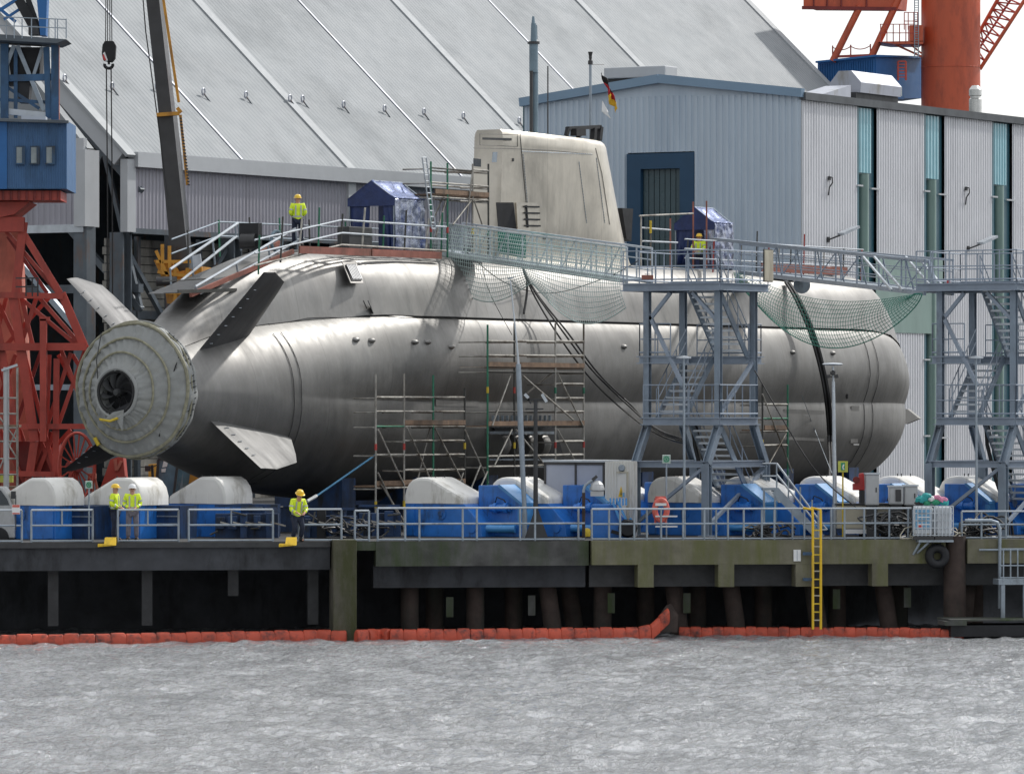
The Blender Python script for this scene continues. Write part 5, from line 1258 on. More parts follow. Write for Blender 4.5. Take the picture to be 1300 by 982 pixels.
# ================================================================ TRANSFER WAGONS (white hooded)
WG=R(-30)
def wagon(label,px,Y,group,mirror=False,loc=None):
    w=thing('transfer_wagon',label,'wagon',loc or G(px,Y,QZ),WG,group); sx=-1 if mirror else 1
    def mk(mb,name,m,root=w,**k):
        if mirror:
            mb.v=[Vector((-v.x,v.y,v.z)) for v in mb.v]; mb.f=[tuple(reversed(f)) for f in mb.f]
        return mb.build(name,m,root,**k)
    # hood profile in local x,z (outer end = +x); length 2.35
    LH=2.35
    prof=[(0,1.12),(.0,1.45),(.06,1.68),(.18,1.86),(.36,1.97),(.6,2.01),(1.15,2.01),(1.35,1.97),(LH-.18,1.52),(LH-.04,1.42),(LH,1.3),(LH,1.12)]
    prof=[(0,1.12),(.0,1.42),(.05,1.62),(.15,1.80),(.30,1.92),(.48,1.985),(.68,2.01),(.92,2.0),(1.08,1.95),(LH-.14,1.40),(LH-.03,1.33),(LH,1.24),(LH,1.12)]
    if mirror: prof=[(0,1.12),(.0,1.45),(.08,1.72),(.24,1.92),(.45,2.03),(.7,2.04),(1.02,2.04),(1.14,2.0),(LH-.12,1.44),(LH-.02,1.37),(LH,1.28),(LH,1.12)]
    r=MB(); n=len(prof); rows=[]; 
    for y,ins in ((0,.10),(.03,.03),(.10,0),(1.62,0),(1.69,.03),(1.72,.10)):
        rows.append([Vector((x+(ins if x<.3 else (-ins if x>LH-.3 else 0)),y,z-(ins if z>1.2 else 0))) for x,z in prof])
    r.grid(rows); r.add(rows[0],[tuple(range(n))]); r.add(rows[-1],[tuple(range(n-1,-1,-1))])
    hood=mk(r,'hood','white_cover',smooth=True)
    r=MB(); r.box(.75,1.9,-.012,.0,1.14,1.5); mk(r,'access_panel','white_cover',hood)
    for x in (.8,.95,1.3): r=MB(); r.tube([(x,.5,2.0),(x,.5,2.09)],.02,5); mk(r,'lifting_eye','dark_grey',hood)
    # blue body below
    r=MB(); r.prism([(.05,.02,0),(.05,.02,1.12),(2.35,.02,1.12),(3.0,.02,.45),(3.05,.02,0)],(0,1.66,0)); mk(r,'chassis','blue_paint',bevel=.02)
    r=MB(); r.prism([(.10,-.03,.04),(.10,-.03,1.08),(.42,-.03,1.08),(.42,-.03,.04)],(0,.06,0)); mk(r,'side_plate','blue_paint')
    r=MB(); r.tube([(1.45,-.02,.78),(1.45,.04,.78)],.20,18); r.tube([(1.45,-.06,.78),(1.45,.04,.78)],.09,14); mk(r,'pivot_cover','blue_paint'); r=MB(); r.tube([(2.68,-.03,.28),(2.68,.04,.28)],.14,14); mk(r,'pivot_cover','blue_paint')
    r=MB(); r.box(.3,2.6,.15,1.5,-.0,.06); 
    for x in (.7,1.9): r.lathe([(0,-.06),(.22,-.06),(.26,0),(.26,.12),(0,.12)],o=(x,1.62,.26),ax='y',n=14)
    mk(r,'wheel_set','black_steel')
    if not mirror:
        r=MB(); r.prism([(2.40,.9,.0),(2.40,.9,1.74),(3.25,.9,1.74),(3.98,.9,1.22),(4.08,.9,1.1),(4.08,.9,0)],(0,.98,0)); hs_=mk(r,'jack_housing','blue_paint',bevel=.03)
        r=MB(); r.prism([(3.2,.85,1.76),(3.27,.85,1.77),(4.14,.85,1.15),(4.14,.85,1.05),(4.02,.85,1.12),(3.2,.85,1.69)],(0,1.06,0)); mk(r,'edge_plate','blue_light',hs_)
        r=MB(); r.box(3.98,4.13,.84,1.9,.38,1.04); mk(r,'end_plate','blue_light',hs_)
        r=MB(); r.tube([(2.95,.78,.98),(3.7,.78,.98)],.13,14); mk(r,'hydraulic_pump','blue_paint',smooth=True)
        for x in (3.1,3.5): r=MB(); r.tube([(x,.78,.98),(x+.12,.78,.98)],.18,14); mk(r,'pump_flange','blue_paint')
        r=MB(); r.tube([(2.95,.45,.28),(3.95,.72,.28)],.14,14); mk(r,'hydraulic_cylinder','cyl_blue',smooth=True)
        r=MB(); r.tube([(3.1,.8,1.1),(3.25,.7,1.35),(3.5,.75,1.25),(3.6,.8,1.05)],.022,6); mk(r,'hose','hose_black')
    else:
        r=MB(); r.prism([(-.9,1.0,0),(-.9,1.0,1.1),(.05,1.0,1.1),(.05,1.0,0)],(0,1.0,0)); hs_=mk(r,'jack_housing','blue_dark')
        r=MB()
        for z in (.5,.75,1.0): r.bar((-.85,.95,z),(.0,.95,z),.04)
        mk(r,'step_rail','galv',hs_)
    return w
EG='white hooded wagons along the right quay'
wpos=[(513,178.6),(620,179.2),(727,186.0),(821,180.6),(915,181.2),(1010,181.6),(1105,182.2),(1190,182.4),(1283,182.8)]
wl=['first white hooded blue wagon, foremost left behind the dark quay edge','second white hooded blue wagon, behind the dark lamp post foot','white hooded wagon hidden behind the white container, its blue flank showing','white hooded wagon under the nearer stair tower, beside the red lifebuoy housing','white hooded wagon under the right leg of the nearer stair tower','white hooded wagon behind the steel steps and the yellow ladder','white hooded wagon behind the grey switch cabinets','white hooded wagon behind the liquid tank cage and coloured bags','white hooded wagon cut by the right edge of the picture']
w0=wagon(wl[0],*wpos[0],EG)
for (px,Y),l in list(zip(wpos,wl))[1:]: dup(w0,G(px,Y,QZ),None,l)
EG2='white hooded wagons on the ship lift'
wleft=[(71,174.0),(179,174.6),(287,177.2)]
ll=['white hooded wagon at the far left, sloping down to the left beside the van','white hooded wagon behind the two standing workers','white hooded wagon right of the two workers, below the stern']
m0=wagon(ll[0],*wleft[0],EG2,mirror=True); m0.location=G(71,174.0,QZ)
for (px,Y),l in list(zip(wleft,ll))[1:]: dup(m0,G(px,Y,QZ),None,l)

# ================================================================ QUAY RAILINGS
def qrail(label,px0,px1,posts,h=1.05,d=.12,short=(),z0=QZ,m='galv',extra=0):
    t=thing('quay_railing',label,'railing',qpt(px0,d,z0),0,'railings along the quay edge')
    for px in posts:
        r=MB(); a=qpt(px,d,z0-.12-extra); r.tube([a,Vector((a.x,a.y,z0+h))],.036,8); r.build('post',m,t)
    for px in short:
        r=MB(); a=qpt(px,d,z0+h*.5); r.tube([a,Vector((a.x,a.y,z0+h))],.028,8); r.build('short_post',m,t)
    for nm,hh in (('top_rail',h),('middle_rail',h*.52)):
        r=MB(); r.tube([qpt(px0,d,z0+hh),qpt(px1,d,z0+hh)],.032,8); r.build(nm,'galv_light' if hh==h else m,t)
    r=MB(); r.tube([qpt(px0,d,z0+.04),qpt(px1,d,z0+.04)],.03,8); r.build('bottom_rail',m,t)
    return t
qrail('steel railing in the far left corner before the van',-12,28,[-8,28],extra=.3)
qrail('steel railing left of the two standing workers',40,118,[40,118],short=[79],extra=.3)
qrail('steel railing in front of the two standing workers',150,227,[150,227],short=[188],extra=.3)
qrail('steel railing between the standing and the crouching workers',240,347,[240,347],short=[294],extra=.3)
qrail('steel railing right of the yellow step by the crouching workers',380,434,[380,434],extra=.3)
qrail('short steel railing above the gap beside the square pillar',451,469,[451,469],h=1.0)
qrail('long steel railing on the dark quay edge before the first wagons',480,743,[480,515,533,588,606,661,680,735],h=1.08)
qrail('long steel railing on the mossy quay from the container to the tank cage',752,1158,[752,774,788,806,822,840,868,895,910,925,945,968,984,1007,1022,1040,1056,1073,1098,1112,1130,1154],h=1.03)
qrail('steel railing around the tank cage landing',1158,1205,[1158,1186,1205],h=.98,d=-.15)
qrail('steel railing at the right edge behind the tangled hoses',1222,1310,[1222,1247,1278,1310],h=.92)
t=thing('ladder_guard','curved tube guard rail rising beside the round mooring pile','guard rail',qpt(1222,-.35,QZ))
r=MB(); r.tube([qpt(1222,-.35,QZ+.62),qpt(1255,-.35,QZ+.62),qpt(1263,-.35,QZ+.55),qpt(1266,-.35,QZ+.35),qpt(1266,-.35,QZ-2.3)],.06,10); r.build('bent_tube','galv',t,smooth=True)
r=MB(); r.tube([qpt(1240,-.35,QZ-.35),qpt(1300,-.35,QZ-.35)],.035,8); r.build('side_tube','galv',t)
# lower landing stage at right
ls=thing('landing_stage','dark floating landing stage with railed gangway at the lower right corner','landing stage',qpt(1260,-1.0,0))
r=MB(); qbeam(1188,1400,-2.2,-.4,.05,.42,r); r.build('float','black_steel',ls); r=MB(); qbeam(1180,1207,-2.3,-1.2,.42,.56,r); qbeam(1186,1400,-2.25,-.4,.56,.62,r); r.build('fender_plank','concrete_dark',ls)
r=MB(); qbeam(1256,1400,-1.3,-.5,1.72,1.9,r); r.build('upper_deck','galv',ls)
for px in (1262,1290,1320):
    r=MB(); a=qpt(px,-1.2,.5); r.hbeam(a,Vector((a.x,a.y,1.75)),.13,QN); r.build('leg','galv',ls)
r=MB()
for px in (1262,1271,1280,1289,1298,1310): a=qpt(px,-1.3,1.8); r.tube([a,Vector((a.x,a.y,2.9))],.025,6)
for z in (2.9,2.35,1.95): r.tube([qpt(1258,-1.3,z),qpt(1330,-1.3,z)],.025,6)
r.build('stage_railing','galv',ls)
# yellow ladder
yl=thing('quay_ladder','yellow steel ladder with hoop rails going down the mossy quay to the water','ladder',qpt(1033,-.45,QZ))
for px in (1028.5,1038.5):
    r=MB(); r.tube([qpt(px,-.45,.25),qpt(px,-.45,QZ+.5),qpt(px,-.40,QZ+1.0),qpt(px-9,-.1,QZ+1.05)],.045,8); r.build('side_rail','yellow',yl)
for k in range(15):
    r=MB(); z=.55+k*.27; 
    if z<QZ+.4: r.tube([qpt(1028.5,-.45,z),qpt(1038.5,-.45,z)],.025,6); r.build('rung','scaf_yellow' if k%3 else 'cream_tank',yl)
r=MB()
for z in (1.9,2.75): r.bar(qpt(1016,-.42,z),qpt(1028,-.42,z),.1)
r.build('wall_bracket','blue_frame',yl)
sg=thing('depth_board','small white board fixed on the mossy quay left of the yellow ladder','board',qpt(1009,-.33,2.6)); r=MB(); qbeam(1005,1014,-.34,-.30,2.5,2.88,r); r.build('panel','sign_white',sg); r=MB(); qbeam(1009,1009.7,-.346,-.342,2.52,2.86,r); r.build('divider','galv',sg)
# tyre fender
tf=thing('tyre_fender','black rubber tyre fender hanging on the quay beside the mooring pile','fender',qpt(1186,-.45,2.5)); c=qpt(1186,-.45,2.65)
r=MB(); r.tube([c+QD*(.27*math.cos(a))+Vector((0,0,.27*math.sin(a))) for a in [k*math.pi/12 for k in range(24)]],.15,12,True); r.build('tyre','black_steel',tf,smooth=True)
r=MB(); 
for dx in (-5,5): r.tube([qpt(1186+dx,-.4,2.9),qpt(1186+dx,-.3,3.3)],.02,5)
r.build('hanging_chain','dark_grey',tf)
gl=thing('edge_grating','small steel grating shelf jutting from the quay beneath the tank cage','grating',qpt(1180,-.5,3.15)); r=MB(); qbeam(1160,1204,-.75,-.29,3.12,3.19,r); r.build('shelf','galv',gl); r=MB(); r.bar(qpt(1164,-.5,3.1),qpt(1157,-.3,2.7),.06); r.bar(qpt(1174,-.6,3.1),qpt(1162,-.3,2.75),.06); r.build('strut','galv',gl)

# ================================================================ OIL BOOM (floating barrier) : three things
def boomthing(label,pts,hh,pitch=.55,rib=0):
    t=thing('floating_barrier',label,'oil barrier',pts[0],0,'orange floating barriers at the waterline')
    # resample
    L_=[0]
    for a,b in zip(pts,pts[1:]): L_.append(L_[-1]+(b-a).length)
    n=int(L_[-1]/pitch)
    def at(s):
        for i in range(len(pts)-1):
            if s<=L_[i+1]: return pts[i].lerp(pts[i+1],(s-L_[i])/(L_[i+1]-L_[i]))
        return pts[-1]
    n=min(n,98)
    for k in range(n):
        a=at(L_[-1]*k/n); b=at(L_[-1]*(k+.995)/n); d=(b-a); j=.012*math.sin(k*2.3)
        prof=[(.12,-.15),(.15,.02),(.14,.24),(.08,.33),(0,.36),(-.08,.33),(-.14,.24),(-.15,.02),(-.12,-.15)]
        s=Vector((-d.y,d.x,0)).normalized(); rows=[]
        for u,sc_ in ((0,.88),(.07,1),(.5,1.0+2*j),(.93,1),(1,.88)):
            p=a.lerp(b,u); rows.append([p+s*x*sc_*hh/.36+Vector((0,0,z*sc_*hh/.36+j)) for x,z in prof])
        r=MB(); r.grid(rows); r.add(rows[0],[tuple(range(9))]); r.add(rows[-1],[tuple(range(8,-1,-1))]); r.build('float_section','boom_orange',t,smooth=True)
    return t
def bp_(px,Y): return G(px,Y,0)
boomthing('orange floating barrier along the left deck, ending at the square pillar',[bp_(-40,167.6),bp_(120,168.3),bp_(300,170.0),bp_(405,171.2),bp_(428,171.0),bp_(440,171.0)],.33,.5)
boomthing('long orange floating barrier from the pillar to the lifted end at the raking pile',[bp_(452,170.6),bp_(470,170.9),bp_(482,171.5),bp_(495,171.1),bp_(600,171.3),bp_(750,172.2),bp_(818,172.6),bp_(826,172.7)+Vector((0,0,.1)),bp_(848,173.0)+Vector((0,0,.62))],.36,.42)
boomthing('faded red floating barrier right of the lifted end, running under the yellow ladder',[bp_(862,174.2),bp_(960,174.2),bp_(1010,173.9),bp_(1060,174.0),bp_(1140,173.6),bp_(1222,172.6)],.30,.36)
be=thing('barrier_skirt','dark folded end skirt of the barrier hung up against the raking pile','barrier end',bp_(850,173)); 
r=MB(); r.prism([P(824,800,172.7),P(846,768,173.0),P(852,766,173),P(861,780,173),P(860,802,173),P(824,802,172.7)],(0,.25,0)); r.build('skirt','pile_rust',be)

# ================================================================ PEOPLE
def skinned(name,pts,edges,rad,m,root,lev=2,rootv=0):
    me=bpy.data.meshes.new(name); me.from_pydata([tuple(p) for p in pts],edges,[]); o=bpy.data.objects.new(name,me); COL.objects.link(o); o.parent=root
    md=o.modifiers.new('skin','SKIN'); md.use_smooth_shade=True
    sv=me.skin_vertices[0].data
    for i,rr in enumerate(rad):
        sv[i].radius=(rr,rr) if not isinstance(rr,tuple) else rr
    sv[rootv].use_root=True
    sb=o.modifiers.new('sub','SUBSURF'); sb.levels=lev; sb.render_levels=lev
    me.materials.append(MATS[m]); return o
def person(label,loc,face,pose='stand',helmet='helmet_yellow',trousers='navy_cloth',group='workers in yellow jackets'):
    t=thing('person',label,'person',loc,face,group,world=False)
    # joints, facing -y local
    J={'pel':(0,0,.96),'wai':(0,0,1.10),'che':(0,.01,1.34),'nek':(0,.0,1.50),'hed':(0,-.01,1.62),'top':(0,0,1.74),
       'shl':(-.19,.01,1.44),'shr':(.19,.01,1.44),'ell':(-.27,.02,1.16),'elr':(.27,.02,1.16),'wrl':(-.25,-.12,.95),'wrr':(.25,-.12,.95),
       'hil':(-.10,0,.90),'hir':(.10,0,.90),'knl':(-.12,-.02,.50),'knr':(.12,-.02,.50),'anl':(-.13,.02,.10),'anr':(.13,.02,.10),'tol':(-.15,-.16,.04),'tor':(.15,-.16,.04)}
    if pose=='hands': J.update(ell=(-.255,.05,1.16),elr=(.255,.05,1.16),wrl=(-.10,-.19,1.05),wrr=(.10,-.19,1.05))
    if pose=='rail': J.update(ell=(-.25,-.08,1.18),elr=(.25,-.08,1.18),wrl=(-.22,-.32,1.08),wrr=(.22,-.32,1.08))
    if pose=='kneel':
        dz=-.42; 
        for k in ('pel','wai','che','nek','hed','top','shl','shr'): J[k]=(J[k][0],J[k][1]-.02*(k!='pel'),J[k][2]+dz)
        J.update(ell=(-.26,-.14,.80),elr=(.26,-.14,.80),wrl=(-.12,-.33,.72),wrr=(.12,-.33,.72),hil=(-.10,0,.49),hir=(.10,0,.49),knl=(-.13,-.36,.50),knr=(.13,-.16,.10),anl=(-.13,-.30,.09),anr=(.13,.24,.09),tol=(-.13,-.46,.04),tor=(.13,.30,.03))
    if pose=='stoop':
        for k in ('pel','wai','che','nek','hed','top','shl','shr','hil','hir'): J[k]=(J[k][0],J[k][1]-(.13 if k in('che','shl','shr') else .22 if k in ('nek',) else .28 if k=='hed' else .31 if k=='top' else 0),J[k][2]-.17)
        J.update(ell=(-.25,-.18,.98),elr=(.25,-.18,.98),wrl=(-.12,-.38,.90),wrr=(.12,-.38,.90),knl=(-.12,-.20,.46),knr=(.12,-.20,.46))
    if pose=='bend':
        J.update(wai=(0,-.03,1.0),che=(0,-.22,1.15),nek=(0,-.36,1.22),hed=(0,-.45,1.27),top=(0,-.53,1.31),shl=(-.19,-.30,1.2),shr=(.19,-.30,1.2),ell=(-.22,-.34,.92),elr=(.22,-.34,.92),wrl=(-.14,-.45,.70),wrr=(.14,-.45,.70),pel=(0,.05,.90),hil=(-.1,.04,.85),hir=(.1,.04,.85))
    for k in J: J[k]=Vector(J[k])
    # full body, skin coloured, one continuous surface with five-fingered hands
    names_=['pel','wai','che','nek','hed','top','shl','ell','wrl','shr','elr','wrr','hil','knl','anl','tol','hir','knr','anr','tor']
    idx={k:i for i,k in enumerate(names_)}
    E=[('pel','wai'),('wai','che'),('che','nek'),('nek','hed'),('hed','top'),('che','shl'),('shl','ell'),('ell','wrl'),('che','shr'),('shr','elr'),('elr','wrr'),('pel','hil'),('hil','knl'),('knl','anl'),('anl','tol'),('pel','hir'),('hir','knr'),('knr','anr'),('anr','tor')]
    rd={'pel':.13,'wai':.12,'che':.14,'nek':.055,'hed':.095,'top':.07,'shl':.065,'ell':.043,'wrl':.030,'shr':.065,'elr':.043,'wrr':.030,'hil':.085,'knl':.058,'anl':.042,'tol':.035,'hir':.085,'knr':.058,'anr':.042,'tor':.035}
    pts=[J[k] for k in names_]; rads=[rd[k] for k in names_]; edges=[(idx[a],idx[b]) for a,b in E]
    for s,sg in (('l',-1),('r',1)):
        w_=J['wr'+s]; d=(w_-J['el'+s]).normalized(); side=d.cross(Vector((0,0,1)));
        if side.length<.1: side=Vector((1,0,0))
        side.normalize(); cur=Vector((0,0,-1))
        palm=w_+d*.085; pts.append(palm); rads.append((.035,.020)); ip=len(pts)-1; edges.append((idx['wr'+s],ip))
        for k,(o,l) in enumerate(((-.033,.065),(-.011,.078),(.011,.073),(.033,.056))):
            a=palm+side*o*1.0+d*.012; b=a+d*l*.5+cur*.008; c_=a+d*l*.85+cur*.03
            for q,rr in ((a,.0095),(b,.0085),(c_,.007)): pts.append(q); rads.append(rr)
            n_=len(pts); edges+= [(ip,n_-3),(n_-3,n_-2),(n_-2,n_-1)]
        a=w_+d*.03-side*.03; b=a-side*.025+d*.03; pts+= [a,b]; rads+=[.012,.009]; n_=len(pts); edges+=[(idx['wr'+s],n_-2),(n_-2,n_-1)]
    body=skinned('body',pts,edges,rads,'skin',t,2)
    # face
    hd=J['hed']; up_=(J['top']-J['nek']).normalized(); fw=Vector((0,-1,0)); fw=(fw-up_*fw.dot(up_)).normalized(); sd=Vector((1,0,0))
    r=MB(); r.add([hd+fw*.085+up_*.03,hd+fw*.118-up_*.015,hd+fw*.09-up_*.022+sd*.016,hd+fw*.09-up_*.022-sd*.016],[(0,2,1),(0,1,3),(1,2,3),(0,3,2)]); r.build('nose','skin',t,smooth=True)
    for sg in (-1,1):
        r=MB(); r.lathe([(0,.012),(.010,.006),(.012,0),(0,-.01)],o=hd+fw*.086+sd*sg*.032+up_*.022,ax='y',n=8); r.build('eye','dark_grey',t)
        r=MB(); r.lathe([(0,.012),(.028,.006),(.03,-.006),(0,-.012)],o=hd+sd*sg*.095,ax='x',n=10); r.build('ear','skin',t,smooth=True)
    r=MB(); r.bar(hd+fw*.092-up_*.045-sd*.022,hd+fw*.092-up_*.045+sd*.022,.008); r.build('mouth','red_dark',t)
    # jacket (open-bottomed skin shell)
    jn=['pel','wai','che','nek','shl','ell','wrl','shr','elr','wrr']; ji={k:i for i,k in enumerate(jn)}
    jp=[J[k].copy() for k in jn]; low=J['pel']-(J['wai']-J['pel']).normalized()*.10
    jp[0]=low if pose!='kneel' else J['pel']+Vector((0,0,-.02)); jp[6]=J['ell'].lerp(J['wrl'],.88); jp[9]=J['elr'].lerp(J['wrr'],.88); jp[3]=J['che'].lerp(J['nek'],.75)
    jr=[(.185,.15),(.175,.14),(.18,.145),.08,.088,.070,.056,.088,.070,.056]
    je=[(0,1),(1,2),(2,3),(2,4),(4,5),(5,6),(2,7),(7,8),(8,9)]
    jk=skinned('jacket',jp,je,jr,'hivis',t,2)
    # reflective bands: rings round torso and sleeves, braces on chest
    def band(c,d,rx,ry,h=.05):
        d=d.normalized(); a=d.cross(Vector((0,1,0)));
        if a.length<.1: a=Vector((1,0,0))
        a.normalize(); b=d.cross(a); r=MB(); rows=[]
        for s in (-h/2,h/2): rows.append([c+d*s+a*rx*math.cos(q)+b*ry*math.sin(q) for q in [k*math.pi/10 for k in range(20)]])
        r.grid(rows,True); return r.build('reflective_band','hivis_band',jk)
    tdir=J['che']-J['wai']
    band(J['wai']+(J['pel']-J['wai'])*.35,tdir,.178,.146); 
    for s in ('l','r'):
        e,w_=J['el'+s],J['wr'+s]; band(e.lerp(w_,.45),w_-e,.070,.070,.045); sh=J['sh'+s]; band(sh.lerp(e,.6),e-sh,.082,.082,.045)
    for sx in (-.09,.09):
        for fy in (-1,1):
            r=MB(); a=J['che']+Vector((sx,fy*.150,.08)); b=J['wai']+Vector((sx,fy*.150,-.03)); r.bar(a,b,.045,.012,Vector((0,1,0))); r.build('reflective_brace','hivis_band',jk)
    # trousers
    tn=['pel','hil','knl','anl','hir','knr','anr']; tp=[J[k].copy() for k in tn]; tp[3]=J['knl'].lerp(J['anl'],.93); tp[6]=J['knr'].lerp(J['anr'],.93)
    skinned('trousers',tp,[(0,1),(1,2),(2,3),(0,4),(4,5),(5,6)],[.14,.115,.085,.075,.115,.085,.075],trousers,t,2)
    for s in ('l','r'):
        skinned('boot',[J['an'+s]+Vector((0,.0,.05)),J['an'+s]+Vector((0,.02,-.03)),J['to'+s]+Vector((0,0,.01))],[(0,1),(1,2)],[.085,.08,.072],'boot',t,1)
    # helmet
    r=MB(); top=J['hed']+up_*.055; rows=[]
    mrot=Vector((0,0,1)).rotation_difference(up_).to_matrix()
    prof=[(.165,-.005),(.150,.005),(.132,.0),(.130,.04),(.112,.085),(.07,.115),(0,.125)]
    for rad,h in prof:
        rows.append([top+mrot@Vector((rad*.9*math.cos(a),rad*1.05*math.sin(a)-(.035 if rad>.14 and math.sin(a)<0 else 0),h)) for a in [k*math.pi/12 for k in range(24)]])
    r.grid(rows,True); r.build('helmet',helmet,t,smooth=True)
    t.scale=(1.05,1.05,1.05); return t
person('worker in yellow jacket and yellow helmet standing sideways at the left railing',G(146,171.6,QZ),R(75),'hands','helmet_yellow','navy_cloth')
person('worker in yellow jacket, white helmet and grey trousers facing the water at the railing',G(168,171.2,QZ),R(5),'hands','helmet_white','grey_cloth')
p=SW(sub_t(378,.9),.9,13.22); person('worker in yellow jacket and navy trousers standing on the submarine deck, seen from behind',p,R(190),'hands','helmet_yellow','navy_cloth')
person('worker in yellow jacket and yellow helmet stooping over the railing by the yellow step',G(377,171.5,QZ),R(20),'stoop','helmet_yellow','navy_cloth')
p=SW(sub_t(888,.1),.1,13.22); person('worker in dark vest with yellow helmet inside the smaller blue tent',p,R(-20),'kneel','helmet_yellow','navy_cloth')

# ================================================================ QUAY FURNITURE
def wthing(name,label,cat,px,Y,z=QZ,group=None): return thing(name,label,cat,G(px,Y,z),0,group)
# container
ct_=thing('site_container','grey and white site container with a slim door standing behind the wagons','container',G(767,178.5,QZ),WG)
r=MB(); r.box(-2.55,0,0,2.3,.1,2.55) ; r.v=[Vector((v.x,v.y,v.z)) for v in r.v]
r=MB(); r.box(0,.0,0,0,0,0)
# long side faces camera-left (local -x .. 0 at y=0), short end on +x side
r=MB(); r.box(-2.35,0,.02,2.2,.05,2.5); r.build('body','container_grey',ct_)
r=MB()
for x in (-2.35,-1.15,-.06): r.box(x,x+.07,-.01,.03,.05,2.5)
r.box(-2.35,0,-.01,.03,2.42,2.52); r.box(-2.35,0,-.01,.03,.0,.12); r.build('frame','charcoal',ct_)
r=MB(); r.box(-2.4,.03,-.03,2.25,2.52,2.58); r.build('roof_edge','galv_light',ct_)
r=MB(); r.corr((0,-.0,.08),(.8660254*0+1,0,0),0.0001,(0,0,1),1,(0,-1,0)) if False else None
r=MB(); 
E0=G(768,178.2,0); E1=G(809,177.6,0); dd_=(E1-E0); 
cw=thing('site_container','narrow white ribbed container end with warning sign and slim door','container',G(768,178.2,QZ))
q=MB(); q.corr((E0.x,E0.y,QZ+.05),dd_,dd_.length,(0,0,1),2.5,(.0,-1,0),.105,.025); q.build('ribbed_end','container_white',cw)
q=MB(); q.box(E0.x+.03,E1.x,E0.y+.05,E0.y+2.6,QZ,QZ+2.55); q.build('body','container_white',cw)
q=MB(); a=E0.lerp(E1,.40); b=E0.lerp(E1,.66); q.prism([(a.x,a.y-.05,QZ+.1),(b.x,b.y-.05,QZ+.1),(b.x,b.y-.05,QZ+2.15),(a.x,a.y-.05,QZ+2.15)],(0,.05,0)); dr_=q.build('door','container_white',cw)
q=MB(); q.bar((a.x-.04,a.y-.07,QZ+2.18),(b.x+.06,b.y-.07,QZ+2.18),.05); q.bar((b.x+.03,b.y-.07,QZ+2.18),(b.x+.03,b.y-.07,QZ+.1),.05); q.build('door_frame','cream_tank',dr_)
m_=a.lerp(b,.35); q=MB(); q.prism([(m_.x-.09,m_.y-.08,QZ+1.35),(m_.x+.09,m_.y-.08,QZ+1.35),(m_.x+.01,m_.y-.08,QZ+1.72)],(0,-.01,0)); q.build('warning_triangle','yellow',dr_)
q=MB(); q.prism([(m_.x-.015,m_.y-.1,QZ+1.42),(m_.x+.025,m_.y-.1,QZ+1.42),(m_.x+.012,m_.y-.1,QZ+1.60)],(0,-.005,0)); q.build('warning_symbol','print_dark',dr_)
q=MB(); q.box(b.x-.13,b.x-.06,b.y-.09,b.y-.08,QZ+1.35,QZ+1.5); q.build('blue_sign','label_blue',dr_)
q=MB(); v0=E0.lerp(E1,.52); q.lathe([(0,-.12),(.09,-.12),(.12,-.05),(.12,0),(0,0)],o=(v0.x,v0.y-.02,QZ+2.33),ax='y',n=14); q.build('vent_cap','galv',cw,smooth=True)
# lamp posts etc
lp=wthing('lamp_post','dark lamp post on a triangular base with twin floodlights and a junction rack','lamp post',680,175.6); Yp=175.6
def W(px,py,d=0,Y=None): return P(px,py,(Y or Yp)+d)
r=MB(); r.tube([W(680,683),W(680,507)],[.085,.065],10); r.build('pole','dark_grey',lp,smooth=True)
r=MB(); r.add([W(666,683,-.15),W(696,683,-.15),W(681,640),W(666,683,.3),W(696,683,.3)],[(0,1,2),(3,2,4),(0,2,3),(1,4,2),(0,3,4,1)]); r.build('base','dark_grey',lp)
r=MB(); r.bar(W(664,507),W(694,507),.06); r.bar(W(667,519),W(690,519),.05); r.bar(W(668,503),W(674,512),.06); r.build('crossarm','dark_grey',lp)
for a,b in (((666,500),(671,505)),((688,500),(694,510))):
    r=MB(); r.bar(W(*a,-.1),W(*b,-.1),.16,.10); r.build('floodlight','galv_light',lp)
tm=thing('lattice_mast','slim leaning aluminium mast with a thin tip in front of the hull','mast',G(664,176.6,QZ)); Yp=176.6
r=MB(); r.tube([W(666,650),W(661,540),W(658,462)],[.075,.10,.085],10); r.build('mast_lower','galv',tm,smooth=True)
r=MB(); r.tube([W(658,462),W(656.5,440),W(648,356)],[.05,.03,.022],8); r.build('mast_tip','galv_light',tm,smooth=True)
r=MB(); r.tube([W(666,650),W(666,686)],.09,10); r.bar(W(645,354),W(652,352),.04); r.build('mast_foot','galv',tm)
l3=thing('lamp_post','tall grey lamp post with a flat disc head and small spotlights before the bow','lamp post',G(1058,178.8,QZ)); Yp=178.8
r=MB(); r.tube([W(1060,640),W(1058,484)],[.075,.055],10); r.tube([W(1060,684),W(1060,640)],.1,10); r.tube([W(1058,484),W(1057.5,465)],.035,8); r.build('pole','galv_light',l3,smooth=True)
r=MB(); c=W(1057,462); r.lathe([(0,.05),(.30,.03),(.36,0),(.30,-.04),(0,-.05)],o=c,n=20); r.build('lamp_head','galv_light',l3,smooth=True)
r=MB()
for dx in (-5,5): r.bar(W(1057+dx-2,478,-.05),W(1057+dx+2,477,-.05),.12)
r.bar(W(1051,478),W(1063,478),.04); r.lathe([(0,-.1),(.10,-.05),(.1,.05),(0,.1)],o=W(1057.5,473),n=10); r.build('spotlight','charcoal',l3)
l4=thing('lamp_post','thin grey pole rising beside the left leg of the nearer stair tower','pole',G(868,177.0,QZ)); Yp=177.0
r=MB(); r.tube([W(869,684),W(868,455)],[.05,.04],8); r.build('pole','galv',l4,smooth=True); r=MB(); r.lathe([(0,.05),(.10,.03),(.25,0),(.25,-.05),(0,-.05)],o=W(868,453),n=16); r.build('lamp_head','galv_light',l4,smooth=True)
